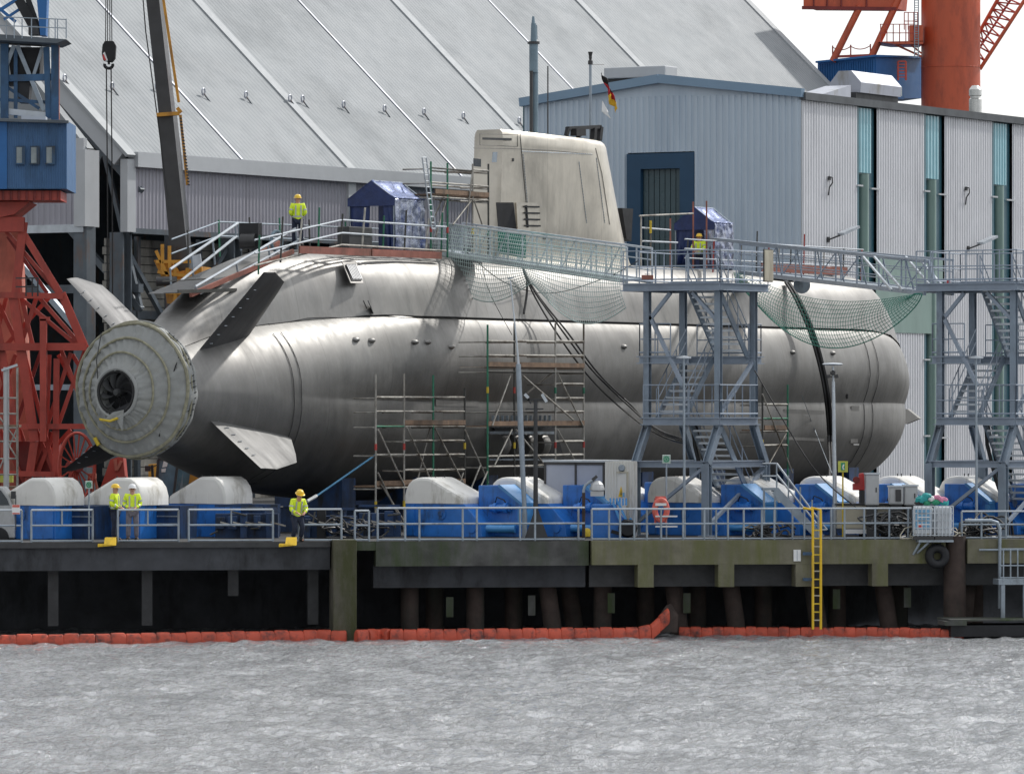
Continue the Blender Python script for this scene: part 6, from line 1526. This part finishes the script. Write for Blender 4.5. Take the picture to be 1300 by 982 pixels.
l4b=dup(l4,G(1239,177.0,QZ),None,'thin grey pole in front of the right hand stair tower')
gd=thing('gooseneck_lamp','rusty gooseneck lamp post with a caged lamp on the quay edge','lamp post',G(741,174.2,QZ)); Yp=174.2
r=MB(); r.tube([W(741,684),W(741,625)],.055,10); r.build('post','pile_rust',gd,smooth=True); r=MB(); r.tube([W(741,640),W(741,622),W(743,616),W(748,612),W(756,607)],.05,10); r.build('bent_arm','galv',gd,smooth=True)
r=MB(); r.bar(W(752,609),W(758,604),.1); r.build('arm_tip','charcoal',gd); r=MB(); c=W(758,618); r.lathe([(0,.22),(.10,.2),(.20,.1),(.24,-.02),(.25,-.1),(.1,-.14),(0,-.14)],o=c,n=16); r.box(c.x-.22,c.x+.22,c.y-.1,c.y+.1,c.z-.3,c.z-.13); r.build('lamp_housing','cabinet',gd)
# signs on posts
def postsign(label,px,pyt,pyb,Y,w,face,mark,postm='galv',py_post=None):
    t=thing('sign_post',label,'sign',G(px,Y,QZ)); s=Y/FL
    r=MB(); r.tube([P(px,684,Y),P(px,pyt+1,Y)],.028,8); r.build('post',postm,t)
    a=P(px-w/2,pyb,Y); b=P(px+w/2,pyt,Y); r=MB(); r.box(a.x,b.x,Y-.06,Y-.035,a.z,b.z); f=r.build('panel',face,t)
    mark(a,b,Y-.068,f); return t
def mk_mark(a,b,y,f):
    w=b.x-a.x; h=b.z-a.z; cx=(a.x+b.x)/2; cz=(a.z+b.z)/2
    r=MB(); r.tube([(cx+.30*w*math.cos(k*math.pi/8),y,cz+.30*h*math.sin(k*math.pi/8)) for k in range(16)],.018,5,True); r.bar((cx,y,cz-.1*h),(cx,y,cz+.12*h),.05); r.build('symbol','print_green',f)
    r=MB(); r.tube([(a.x+.02,y,a.z+.02),(b.x-.02,y,a.z+.02),(b.x-.02,y,b.z-.02),(a.x+.02,y,b.z-.02)],.012,4,True); r.build('border','sign_white',f)
def mk_mark2(a,b,y,f):
    w=b.x-a.x; h=b.z-a.z; cx=(a.x+b.x)/2; cz=(a.z+b.z)/2
    r=MB(); r.box(cx-.2*w,cx+.2*w,y-.004,y+.004,cz-.32*h,cz+.36*h); r.build('green_field','print_green',f)
    r=MB(); r.bar((cx+.08*w,y-.01,cz+.2*h),(cx-.02*w,y-.01,cz-.1*h),.05,.01,Vector((0,1,0))); r.bar((cx-.02*w,y-.01,cz-.1*h),(cx+.1*w,y-.01,cz-.25*h),.05,.01,Vector((0,1,0))); r.build('running_figure','sign_white',f)
postsign('small green sign with a white border on a thin pole, left group',113,610,620,172.6,9,'sign_face',mk_mark)
postsign('pale green square sign on a thin pole right of the white container',846,577,588,176.2,10.5,'sign_face',mk_mark)
postsign('yellow green sign on a yellow pole near the bow lamp post',1070,585,599,178.0,12.5,'sign_yellow',mk_mark2,'scaf_yellow')
ns=thing('notice_sign','small red and white notice hung on the far left railing','sign',qpt(20,.0,QZ+1.4)); a=P(15.5,652.5,170.0); b=P(25.5,640,170.0); 
r=MB(); r.box(a.x,b.x,169.95,169.97,a.z,b.z); r.build('panel','sign_white',ns); r=MB(); r.box(a.x+.01,b.x-.01,169.94,169.948,b.z-.09,b.z-.01); r.box(a.x+.01,b.x-.01,169.94,169.948,a.z+.01,a.z+.05); r.build('red_header','pink_red',ns); r=MB(); r.bar(P(20,650,170),P(20,628,170),.03); r.bar(P(20,652,170),P(20,672,170),.03); r.build('hanger','dark_grey',ns)
# yellow steps
for i,(x0,x1) in enumerate(((124,147),(354,376))):
    t=thing('step_box','bright yellow steel step at the deck edge '+['below the two standing workers','below the crouching worker'][i],'step',G((x0+x1)/2,170.4,QZ),0,'yellow steps on the ship lift edge')
    r=MB(); a=P(x0,694,170.35); b=P(x1,689,170.35); r.prism([P(x0,690,170.2),P(x0+8,690,170.2),P(x0+9,682,170.4),P(x1,682,170.4),P(x1,692,170.2),P(x0,694,170.2)],(0,.5,0)); r.build('step','yellow',t,bevel=.01)
    r=MB(); r.box(P(x0+3,0,170.3).x,P(x1-3,0,170.3).x,170.3,170.6,P(0,695,170.3).z,P(0,691,170.3).z); r.build('bracket','black_steel',t)
# lifebuoy housing
lb=thing('lifebuoy_stand','red open lifebuoy housing on the railing right of the white container','lifebuoy',G(839,175.4,QZ)); Yp=175.4
r=MB(); r.tube([W(839,647)+Vector((.2*math.cos(a),0,.33*math.sin(a))) for a in [k*math.pi/10 for k in range(20)]],.10,10,True); r.build('lifebuoy','pink_red',lb,smooth=True)
r=MB(); r.bar(W(832,632,.1),W(845,632,.1),.2,.12); r.bar(W(845,632,.1),W(845,664,.1),.06); r.bar(W(832,632,.1),W(832,664,.1),.06); r.build('housing_frame','pink_red',lb); r=MB(); r.bar(W(832,640,-.1),W(846,640,-.1),.09); r.bar(W(832,655,-.1),W(860,655,-.1),.05); r.bar(W(832,668,-.1),W(860,668,-.1),.05); r.build('bracket','sign_white',lb)
# blue bollard machine by the gooseneck lamp
bm=thing('capstan_machine','glossy blue winch machine with slanted ribs beside the gooseneck lamp','winch',G(790,176.4,QZ)); Yp=176.4
r=MB(); r.prism([W(752,683),W(752,640),W(782,640),W(790,655),W(799,662),W(797,683)],(0,1.2,0)); r.build('machine_body','blue_paint',bm,bevel=.03)
r=MB()
for a,b in (((778,637),(790,668)),((784,636),(797,664)),((790,664),(802,658))): r.bar(W(*a,-.15),W(*b,-.15),.14,.08)
for k in range(6): r.bar(W(775+4*k,632,-.1),W(775+4*k,641,-.1),.05)
r.build('guard_ribs','cyl_blue',bm); r=MB(); r.lathe([(0,-.15),(.25,-.15),(.32,0),(.25,.15),(0,.15)],o=W(797,670,-.2),ax='y',n=16); r.bar(W(776,674,-.2),W(790,678,-.2),.12); r.build('winch_drum','black_steel',bm)
r=MB(); r.lathe([(0,.16),(.10,.14),(.14,.05),(.12,-.12),(0,-.16)],o=W(745,676,-.6),n=12); yb=r.build('beacon','scaf_yellow',bm,smooth=True)
# silver cabinets
def cabinet(label,px0,px1,py0,py1,Y,m='cabinet',dep=.6):
    t=thing('switch_cabinet',label,'cabinet',G((px0+px1)/2,Y,QZ),0,'grey cabinets on the quay'); a=P(px0,py1,Y); b=P(px1,py0,Y)
    r=MB(); r.box(a.x,b.x,Y,Y+dep,a.z,b.z); r.build('body',m,t,bevel=.02)
    r=MB(); r.box(a.x-.03,b.x+.03,Y-.04,Y+dep+.03,b.z,b.z+.05); r.build('roof','galv_light',t)
    r=MB(); r.box(a.x+.04,b.x-.04,Y-.02,Y-.002,a.z+.05,b.z-.06); d=r.build('door',m,t); r=MB(); r.box(b.x-.12,b.x-.08,Y-.045,Y-.02,(a.z+b.z)/2-.08,(a.z+b.z)/2+.08); r.build('handle','charcoal',d)
    r=MB(); r.box(a.x+.05,b.x-.05,Y+.05,Y+dep-.05,QZ,a.z); r.build('pedestal','dark_grey',t); return t
cabinet('tall silver cabinet before the bow, right of the red valve',1099,1116,602,641,177.6)
cabinet('grey cabinet with dark instrument front, left of the pair by the tank cage',1129,1147,618,640,177.4)
cabinet('plain grey cabinet, right of the pair by the tank cage',1148,1165,617,641,177.5)
r=MB(); r.box(P(1137,0,177.3).x,P(1144,0,177.3).x,177.3,177.36,P(0,636,177.3).z,P(0,621,177.3).z)
t=thing('instrument_panel','dark instrument panel fixed on the grey cabinet by the tank cage','panel',G(1140,177.3,5)); r.build('panel','charcoal',t)
rv=thing('red_valve','red pump valve unit beside the tall silver cabinet','valve',G(1090,178.5,QZ)); Yp=178.5
r=MB(); r.prism([W(1091,601),W(1097,600),W(1098,622),W(1083,622),W(1083,614),(W(1090,612))],(0,.4,0)); r.build('valve_body','red',rv,bevel=.02); r=MB(); r.bar(W(1094,622),W(1094,684),.15); r.build('stand','dark_grey',rv); r=MB(); r.lathe([(0,-.05),(.12,-.05),(.12,.05),(0,.05)],o=W(1087,609,-.1),ax='y',n=14); r.build('hand_wheel','red_dark',rv)
tk=thing('storage_box','long cream coloured equipment box low behind the railing at the bow','box',G(1100,178.2,QZ)); Yp=178.2
r=MB(); a=W(1062,671); b=W(1150,641); r.box(a.x,b.x,178.2,179.4,a.z,b.z); r.build('body','cream_tank',tk,bevel=.03); r=MB(); r.box(a.x-.03,b.x+.03,178.15,179.45,b.z,b.z+.06); r.build('lid','dark_grey',tk); r=MB(); r.box(a.x,b.x,178.16,178.2,QZ+.1,a.z); r.box(W(1105,0).x,W(1112,0).x,178.1,178.16,QZ,b.z); r.build('plinth','blue_dark',tk)
r=MB(); r.box(W(1072,0).x,W(1100,0).x,178.0,178.15,QZ+.1,QZ+.25); r.build('skid','sign_white',tk)
# IBC tanks
def ibc(label,px0,px1,blue):
    Y=173.9; t=thing('liquid_tank',label,'tank',G((px0+px1)/2,Y,QZ),0,'caged liquid tanks by the mooring pile'); a=P(px0,672,Y); b=P(px1,642,Y)
    r=MB(); r.box(a.x+.04,b.x-.04,Y+.04,Y+1.0,QZ+.15,b.z-.03); r.build('bottle','plastic_white',t,bevel=.06)
    r=MB(); 
    n=5
    for k in range(n+1): x=lerp(a.x,b.x,k/n); r.bar((x,Y,QZ+.12),(x,Y,b.z),.03)
    for k in range(5): z=lerp(QZ+.15,b.z,k/4); r.bar((a.x,Y,z),(b.x,Y,z),.03)
    r.build('cage','galv_light',t); r=MB(); r.box(a.x,b.x,Y-.02,Y+1.05,QZ,QZ+.12); r.build('pallet','charcoal',t)
    if blue: 
        r=MB(); r.box(a.x+.06,b.x-.1,Y+.01,Y+.03,QZ+.35,b.z-.12); l=r.build('label_panel','label_blue',t)
        r=MB(); 
        for k in range(4): z=b.z-.25-.12*k; r.bar((a.x+.12,Y+.0,z),(a.x+.45+.1*(k%2),Y+.0,z),.03)
        r.build('print','sign_white',l); r=MB(); r.box(a.x+.12,a.x+.3,Y-.003,Y+.008,QZ+.4,QZ+.5); r.build('red_mark','red',l)
ibc('caged liquid tank with a blue label below the coloured bags',1160,1186,True); ibc('plain white caged liquid tank left of the mooring pile',1187,1210,False)
bg=thing('waste_bags','heap of teal, pink and green cloths on top of the liquid tanks','cloth heap',P(1182,640,174.4))
for k,(px,py,m,rr) in enumerate([(1170,634,'teal_bag',.17),(1176,630,'teal_bag',.14),(1183,633,'sign_white',.12),(1190,632,'pink_bag',.12),(1197,634,'pink_bag',.13),(1188,637,'print_green',.13),(1176,638,'print_green',.12),(1199,638,'teal_bag',.12),(1168,638,'hose_black',.13)]):
    r=MB(); o=P(px,py,174.4); rows=[]
    for i in range(9):
        th=math.pi*i/8; row=[]
        for j in range(14):
            ph=2*math.pi*j/14; n_=Vector((math.sin(th)*math.cos(ph),math.sin(th)*math.sin(ph),math.cos(th))); d_=rr*(1+.45*noise.noise(n_*2.3+Vector((k*3,0,0)))); row.append(o+Vector((n_.x*d_*1.3,n_.y*d_,n_.z*d_*.8)))
        rows.append(row)
    r.grid(rows,True); r.build('cloth',m,bg,smooth=True)
# hose tangles
def tangle(label,px0,px1,py0,py1,Y,n,m='hose_black',rad=.035,seed=1):
    rnd=random.Random(seed); t=thing('hose_heap',label,'hoses',G((px0+px1)/2,Y,QZ),0,'hoses lying on the quay')
    for k in range(n):
        cx=rnd.uniform(px0,px1); cy=rnd.uniform(py0+3,py1); c=P(cx,cy,Y+rnd.uniform(-.4,.4)); a=rnd.uniform(.15,.4); pts=[]
        for i in range(14):
            u=i/13*2*math.pi*rnd.uniform(.9,1.0); pts.append(c+Vector((a*1.5*math.cos(u),.3*math.sin(u*1.3),max(QZ+.04-c.z,a*.6*math.sin(u)+.1*math.sin(u*2+k)))))
        r=MB(); r.tube(pts,rad,6); r.build('hose',m if k%7 else 'dark_grey',t,smooth=True)
tangle('black hoses coiled behind the railing below the cream box',1110,1155,655,682,175.4,16,seed=3)
tangle('thin hoses trailing around the tank cage',1150,1210,672,684,174.6,10,'cream_tank',.02,seed=4)
tangle('tangle of black and pale hoses at the right edge behind the railing',1228,1262,645,682,175.6,18,seed=5)
tangle('dark hoses and straps behind the railing under the nearer stair tower',955,1000,668,682,175.6,9,seed=6)
tangle('black hoses under the keel left of the low scaffold',420,475,662,684,175.6,8,seed=8)
# dark blue machinery on the ship lift behind workers
def skid(label,px0,px1,py0,Y,seed):
    rnd=random.Random(seed); t=thing('lift_machinery',label,'machinery',G((px0+px1)/2,Y,QZ),0,'blue lifting gear below the stern'); Z0=QZ
    a=P(px0,0,Y).x; b=P(px1,0,Y).x; zt=P(0,py0,Y).z
    r=MB(); r.box(a,b,Y+.6,Y+1.4,Z0,Z0+(zt-Z0)*.75); r.build('base_frame','blue_dark',t)
    n=int((b-a)/.42)
    for k in range(n):
        x=a+.42*k; h=(zt-Z0)*rnd.uniform(.35,1); m=rnd.choice(['blue_dark','blue_dark','blue_light','black_steel','blue_dark']); r=MB(); y=Y+rnd.uniform(-.1,.5)
        r.box(x+.03,x+rnd.uniform(.2,.36),y,y+.4,Z0+rnd.choice([0,.3]),Z0+h); r.build('machine_block',m,t,bevel=.02)
    r=MB()
    for k in range(n):
        x=a+rnd.random()*(b-a); r.tube([(x,Y-.1,Z0+rnd.uniform(.1,.9)),(x+rnd.uniform(-.5,.5),Y-.1,Z0+rnd.uniform(.1,.9))],.035,6)
    r.build('pipework','scaf_dark',t); r=MB(); r.bar((a,Y+.3,zt),(b,Y+.3,zt),.08); r.build('top_bar','blue_dark',t)
    r=MB()
    for k in range(5): x=lerp(a,b,.1+.2*k); r.bar((x,Y-.15,Z0+.55),(x+.5,Y-.15,Z0+.42),.05)
    r.build('rod','scaf',t)
skid('dark blue lifting gear left of the crouching workers',272,352,642,175.5,11)
skid('dark blue lifting gear right of the crouching workers',385,452,646,175.8,12)
skid('dark blue machinery under the low scaffold',455,508,642,177.5,13)
skid('blue machinery between the standing workers and the left wagon',100,128,650,175.5,14)
# dark blue blocks below bow (between wagons)
# steel steps
ss=thing('access_steps','grey steel access steps with double handrails descending right, before the bow','steps',G(1020,177.5,QZ)); Yp=177.5
top=(985,622); bot=(1040,680)
for d in (0,.8):
    r=MB(); r.bar(W(984,622,d),W(1042,683,d),.06,.28); r.build('stringer','galv',ss)
    for dy in (0,-14):
        r=MB(); r.tube([W(986,608+dy*.0-20+ -dy,d),W(1043,664-dy*.6,d),W(1050,672,d)],.035,8); r.build('handrail','galv_light',ss,smooth=True)
for k in range(9):
    r=MB(); a=W(lerp(985,1041,k/8),lerp(624,680,k/8)); r.box(a.x-.12,a.x+.16,Yp,Yp+.8,a.z,a.z+.04); r.build('tread','tread_steel',ss)
for px,py in ((986,588),(1001,603),(1016,618),(1031,634),(1043,648)):
    r=MB(); r.tube([W(px,py),W(px,py+34)],.028,6); r.build('post','galv',ss)
r=MB(); r.box(W(968,0).x,W(986,0).x,Yp,Yp+.8,W(0,622).z,W(0,619).z); r.build('landing','galv',ss)
for px in (970,984):
    r=MB(); r.tube([W(px,622),W(px,684)],.04,6); r.build('leg','galv',ss); 
for py in (588,604): r=MB(); r.tube([W(968,py),W(986,py)],.03,6); r.build('landing_rail','galv_light',ss)
# cables & ropes
def cable(label,pts,rad,m='hose_black',name='cable',grp='hoses running up to the submarine deck'):
    r=MB(); 
    # catmull resample
    P_=[Vector(p) for p in pts]; out=[]
    for i in range(len(P_)-1):
        p0=P_[max(i-1,0)]; p1=P_[i]; p2=P_[i+1]; p3=P_[min(i+2,len(P_)-1)]
        for k in range(8):
            u=k/8; out.append(.5*((2*p1)+(-p0+p2)*u+(2*p0-5*p1+4*p2-p3)*u*u+(-p0+3*p1-3*p2+p3)*u**3))
    out.append(P_[-1]); r.tube(out,rad,6); return tag(r.build(name,m,smooth=True),label,'cable',grp)
def SWp(px,py,w): a=sub_at(px,py,w); return SW(a.x,-a.y,a.z)
cable('thick black hose falling from the bow gangway down to the cream box',[SWp(1000,358,2.2),SWp(1014,380,3.0),SWp(1035,430,3.8),SWp(1051,500,4.2),SWp(1057,580,4.4),P(1060,640,190),P(1060,684,184)],.10)
cable('second black hose beside the thick one at the bow',[SWp(997,358,2.2),SWp(1011,382,3.0),SWp(1031,432,3.8),SWp(1047,500,4.2),SWp(1053,580,4.4),P(1052,640,188)],.06)
for k,(dx,dy,l) in enumerate(((0,0,'upper black cable sweeping from the gangway across the hull to the stair tower'),(7,5,'middle black cable sweeping across the hull to the stair tower'),(-5,12,'lowest black cable sweeping across the hull to the stair tower'))):
    cable(l,[SWp(662,337,2.6),SWp(680+dx*.3,372+dy*.3,3.0),SWp(714+dx,420+dy*.5,3.9),SWp(752+dx,470+dy*.6,4.2),SWp(795+dx,512+dy*.6,4.6),P(835,545+dy*.5,186),P(880,560+dy*.4,185),P(930,569+dy*.2,184)],.035)
cable('short black cable hanging on the casing below the longer gangway',[SWp(662,337,2.5),SWp(668,350,2.6),SWp(669,370,2.75),SWp(665,398,2.95)],.045)
cable('thin rope stretched from the casing to the middle scaffold',[SWp(610,330,2.3),SWp(622,372,3.0),SWp(650,425,4.0)],.014)
cable('thin dark line drooping below the longer gangway',[P(590,318,194.5),SWp(640,358,2.9),SWp(700,372,3.1),P(770,352,186),P(812,330,182.5)],.018)
cable('thin dark guy wire from the stair tower down to the railing at the bow',[P(958,470,178),P(1030,590,177),P(1088,645,176)],.022)
cable('blue tension strap from under the hull to the low scaffold',[P(398,632,182),P(477,577,184)],.035,'rope_blue','tension_strap','strap')
cable('white strap end beside the crouching worker',[P(390,636,181.6),P(402,629,182)],.06,'sign_white','strap_end','strap')
cable('thin grey line hanging on the bow flank',[SWp(1018,502,3.9),SWp(1040,560,4.0),P(1056,600,190)],.012,'galv')
# van + little scaffold at the far left
vn=thing('van','grey van with a slanted windscreen cut by the left edge of the picture','van',G(2,176,QZ)); Yp=174.5
r=MB(); r.prism([W(-60,683),W(-60,618),W(2,618),W(10,628),W(15,640),W(19,660),W(19,683)],(0,1.9,0)); r.build('body','cabinet',vn,bevel=.04)
r=MB(); r.prism([W(-8,622,-.02),W(1,622,-.02),W(9,633,-.02),W(12,641,-.02),W(-8,641,-.02)],(0,.02,0)); r.build('side_window','glass_dark',vn); r=MB(); r.lathe([(0,-.1),(.2,-.12),(.33,-.1),(.35,0),(.33,.1),(0,.1)],o=W(-2,682),ax='y',n=18); r.build('wheel','black_steel',vn,smooth=True)
r=MB(); r.bar(W(14,628,-.3),W(20,628,-.3),.08,.25); r.build('wing_mirror','dark_grey',vn)
sf=thing('scaffold','narrow scaffold tower with a lamp at the far left edge before the red crane','scaffold',G(10,180,QZ)); Yp=180.0
for px in (-4,8,22):
    r=MB(); r.tube([W(px,466),W(px,684)],.04 if px!=8 else .1,8); r.build('post','scaf' if px!=8 else 'cabinet',sf)
for py in (505,525,543,560,582,602): 
    r=MB(); r.tube([W(-6,py),W(23,py)],.035,6); r.build('ledger','scaf',sf)
for a,b in (((-4,525),(22,560)),((22,543),(-4,602)),((8,560),(22,582))):
    r=MB(); r.tube([W(*a),W(*b)],.03,6); r.build('brace','scaf',sf)
for py in (539,617):
    r=MB(); r.box(W(-6,0).x,W(24,0).x,180,180.9,W(0,py+3).z,W(0,py).z); r.build('deck_board','board',sf)
r=MB(); r.bar(W(2,470,-.1),W(22,463,-.1),.16,.08); r.bar(W(8,468),W(8,480),.06); r.build('street_lamp_head','galv_light',sf)
r=MB(); r.prism([W(0,603,.4),W(16,603,.4),W(16,612,.4),W(0,612,.4)],(0,.3,0)); r.build('yellow_box','sign_yellow',sf)
# rust box on tower
rb=thing('tool_box','small rusty box on the corner of the nearer stair tower platform','box',P(822,353,178.8)); r=MB(); o=P(822,354,178.8); r.box(o.x-.2,o.x+.2,o.y-.1,o.y+.2,o.z-.02,o.z+.13); r.build('body','toe_board',rb,bevel=.01); r=MB(); r.bar((o.x-.1,o.y,o.z+.16),(o.x+.1,o.y,o.z+.16),.02); r.build('handle','dark_grey',rb)
# red fire box on second tower
fx=thing('extinguisher','small red extinguisher on the right hand stair tower railing','extinguisher',P(1204,360,181)); r=MB(); r.tube([P(1204,364,181),P(1204,356,181)],.06,10); r.build('bottle','red',fx,smooth=True); r=MB(); r.bar(P(1203,355,181),P(1206,354.5,181),.03); r.build('valve','black_steel',fx)

# ================================================================ LIGHT, SKY, CAMERA
sd=(U*.68+V*.22+Vector((0,0,.70))).normalized()
el=math.asin(sd.z); az=math.atan2(sd.x,sd.y)
sl=bpy.data.lights.new('sun','SUN'); sl.energy=2.2; sl.angle=R(2.0); sl.color=(1,.965,.915)
so=bpy.data.objects.new('sun',sl); COL.objects.link(so); so.rotation_euler=sd.to_track_quat('Z','Y').to_euler(); so.location=(0,100,80)
wd=bpy.data.worlds.new('World'); SC.world=wd; wd.use_nodes=True; nt=wd.node_tree; N=nt.nodes; L=nt.links
bgn=N['Background']; sky=N.new('ShaderNodeTexSky'); sky.sky_type='NISHITA'; sky.sun_disc=False; sky.sun_elevation=el; sky.sun_rotation=az; sky.air_density=1.2; sky.dust_density=2.5
tc=N.new('ShaderNodeTexCoord'); mp=N.new('ShaderNodeMapping'); mp.inputs['Scale'].default_value=(1,1,2.6); L.new(tc.outputs['Generated'],mp.inputs[0])
nz=N.new('ShaderNodeTexNoise'); nz.inputs['Scale'].default_value=2.2; nz.inputs['Detail'].default_value=7; nz.inputs['Roughness'].default_value=.55; L.new(mp.outputs[0],nz.inputs['Vector'])
mr=N.new('ShaderNodeMapRange'); mr.inputs['From Min'].default_value=.30; mr.inputs['From Max'].default_value=.52; mr.inputs['To Min'].default_value=.55; mr.inputs['To Max'].default_value=1; L.new(nz.outputs['Fac'],mr.inputs['Value'])
n2=N.new('ShaderNodeTexNoise'); n2.inputs['Scale'].default_value=5; n2.inputs['Detail'].default_value=6; L.new(mp.outputs[0],n2.inputs['Vector'])
cr=N.new('ShaderNodeMix'); cr.data_type='RGBA'; cr.inputs['A'].default_value=(6.6,6.85,7.2,1); cr.inputs['B'].default_value=(7.6,7.75,7.9,1); L.new(n2.outputs['Fac'],cr.inputs['Factor'])
mx=N.new('ShaderNodeMix'); mx.data_type='RGBA'; L.new(mr.outputs['Result'],mx.inputs['Factor']); L.new(sky.outputs[0],mx.inputs['A']); L.new(cr.outputs['Result'],mx.inputs['B'])
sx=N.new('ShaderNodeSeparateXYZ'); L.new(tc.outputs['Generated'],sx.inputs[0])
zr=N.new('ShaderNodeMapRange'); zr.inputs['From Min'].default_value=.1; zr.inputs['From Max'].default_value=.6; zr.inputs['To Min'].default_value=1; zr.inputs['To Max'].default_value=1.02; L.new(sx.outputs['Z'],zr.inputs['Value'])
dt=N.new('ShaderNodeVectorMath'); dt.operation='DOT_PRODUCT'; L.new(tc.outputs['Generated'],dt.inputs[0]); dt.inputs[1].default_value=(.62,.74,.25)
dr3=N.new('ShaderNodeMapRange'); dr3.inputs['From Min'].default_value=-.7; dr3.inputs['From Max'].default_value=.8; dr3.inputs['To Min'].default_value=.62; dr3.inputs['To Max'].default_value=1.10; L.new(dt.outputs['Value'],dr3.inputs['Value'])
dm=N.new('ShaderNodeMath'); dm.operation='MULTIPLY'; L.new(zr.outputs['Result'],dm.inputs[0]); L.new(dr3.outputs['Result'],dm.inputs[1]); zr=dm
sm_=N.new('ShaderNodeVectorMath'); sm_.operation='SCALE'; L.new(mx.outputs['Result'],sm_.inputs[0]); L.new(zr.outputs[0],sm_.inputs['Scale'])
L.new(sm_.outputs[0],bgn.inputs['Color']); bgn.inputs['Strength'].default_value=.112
cam=bpy.data.cameras.new('camera'); co=bpy.data.objects.new('camera',cam); COL.objects.link(co); co.location=(0,0,CZ); co.rotation_euler=(R(90),0,0)
cam.sensor_width=36; cam.lens=36*FL/1300; cam.shift_y=(HY-491)/1300; cam.clip_end=6000; cam.clip_start=1
SC.camera=co
vs=SC.view_settings; vs.view_transform='Standard'; vs.look='None'; vs.exposure=.38; vs.gamma=1
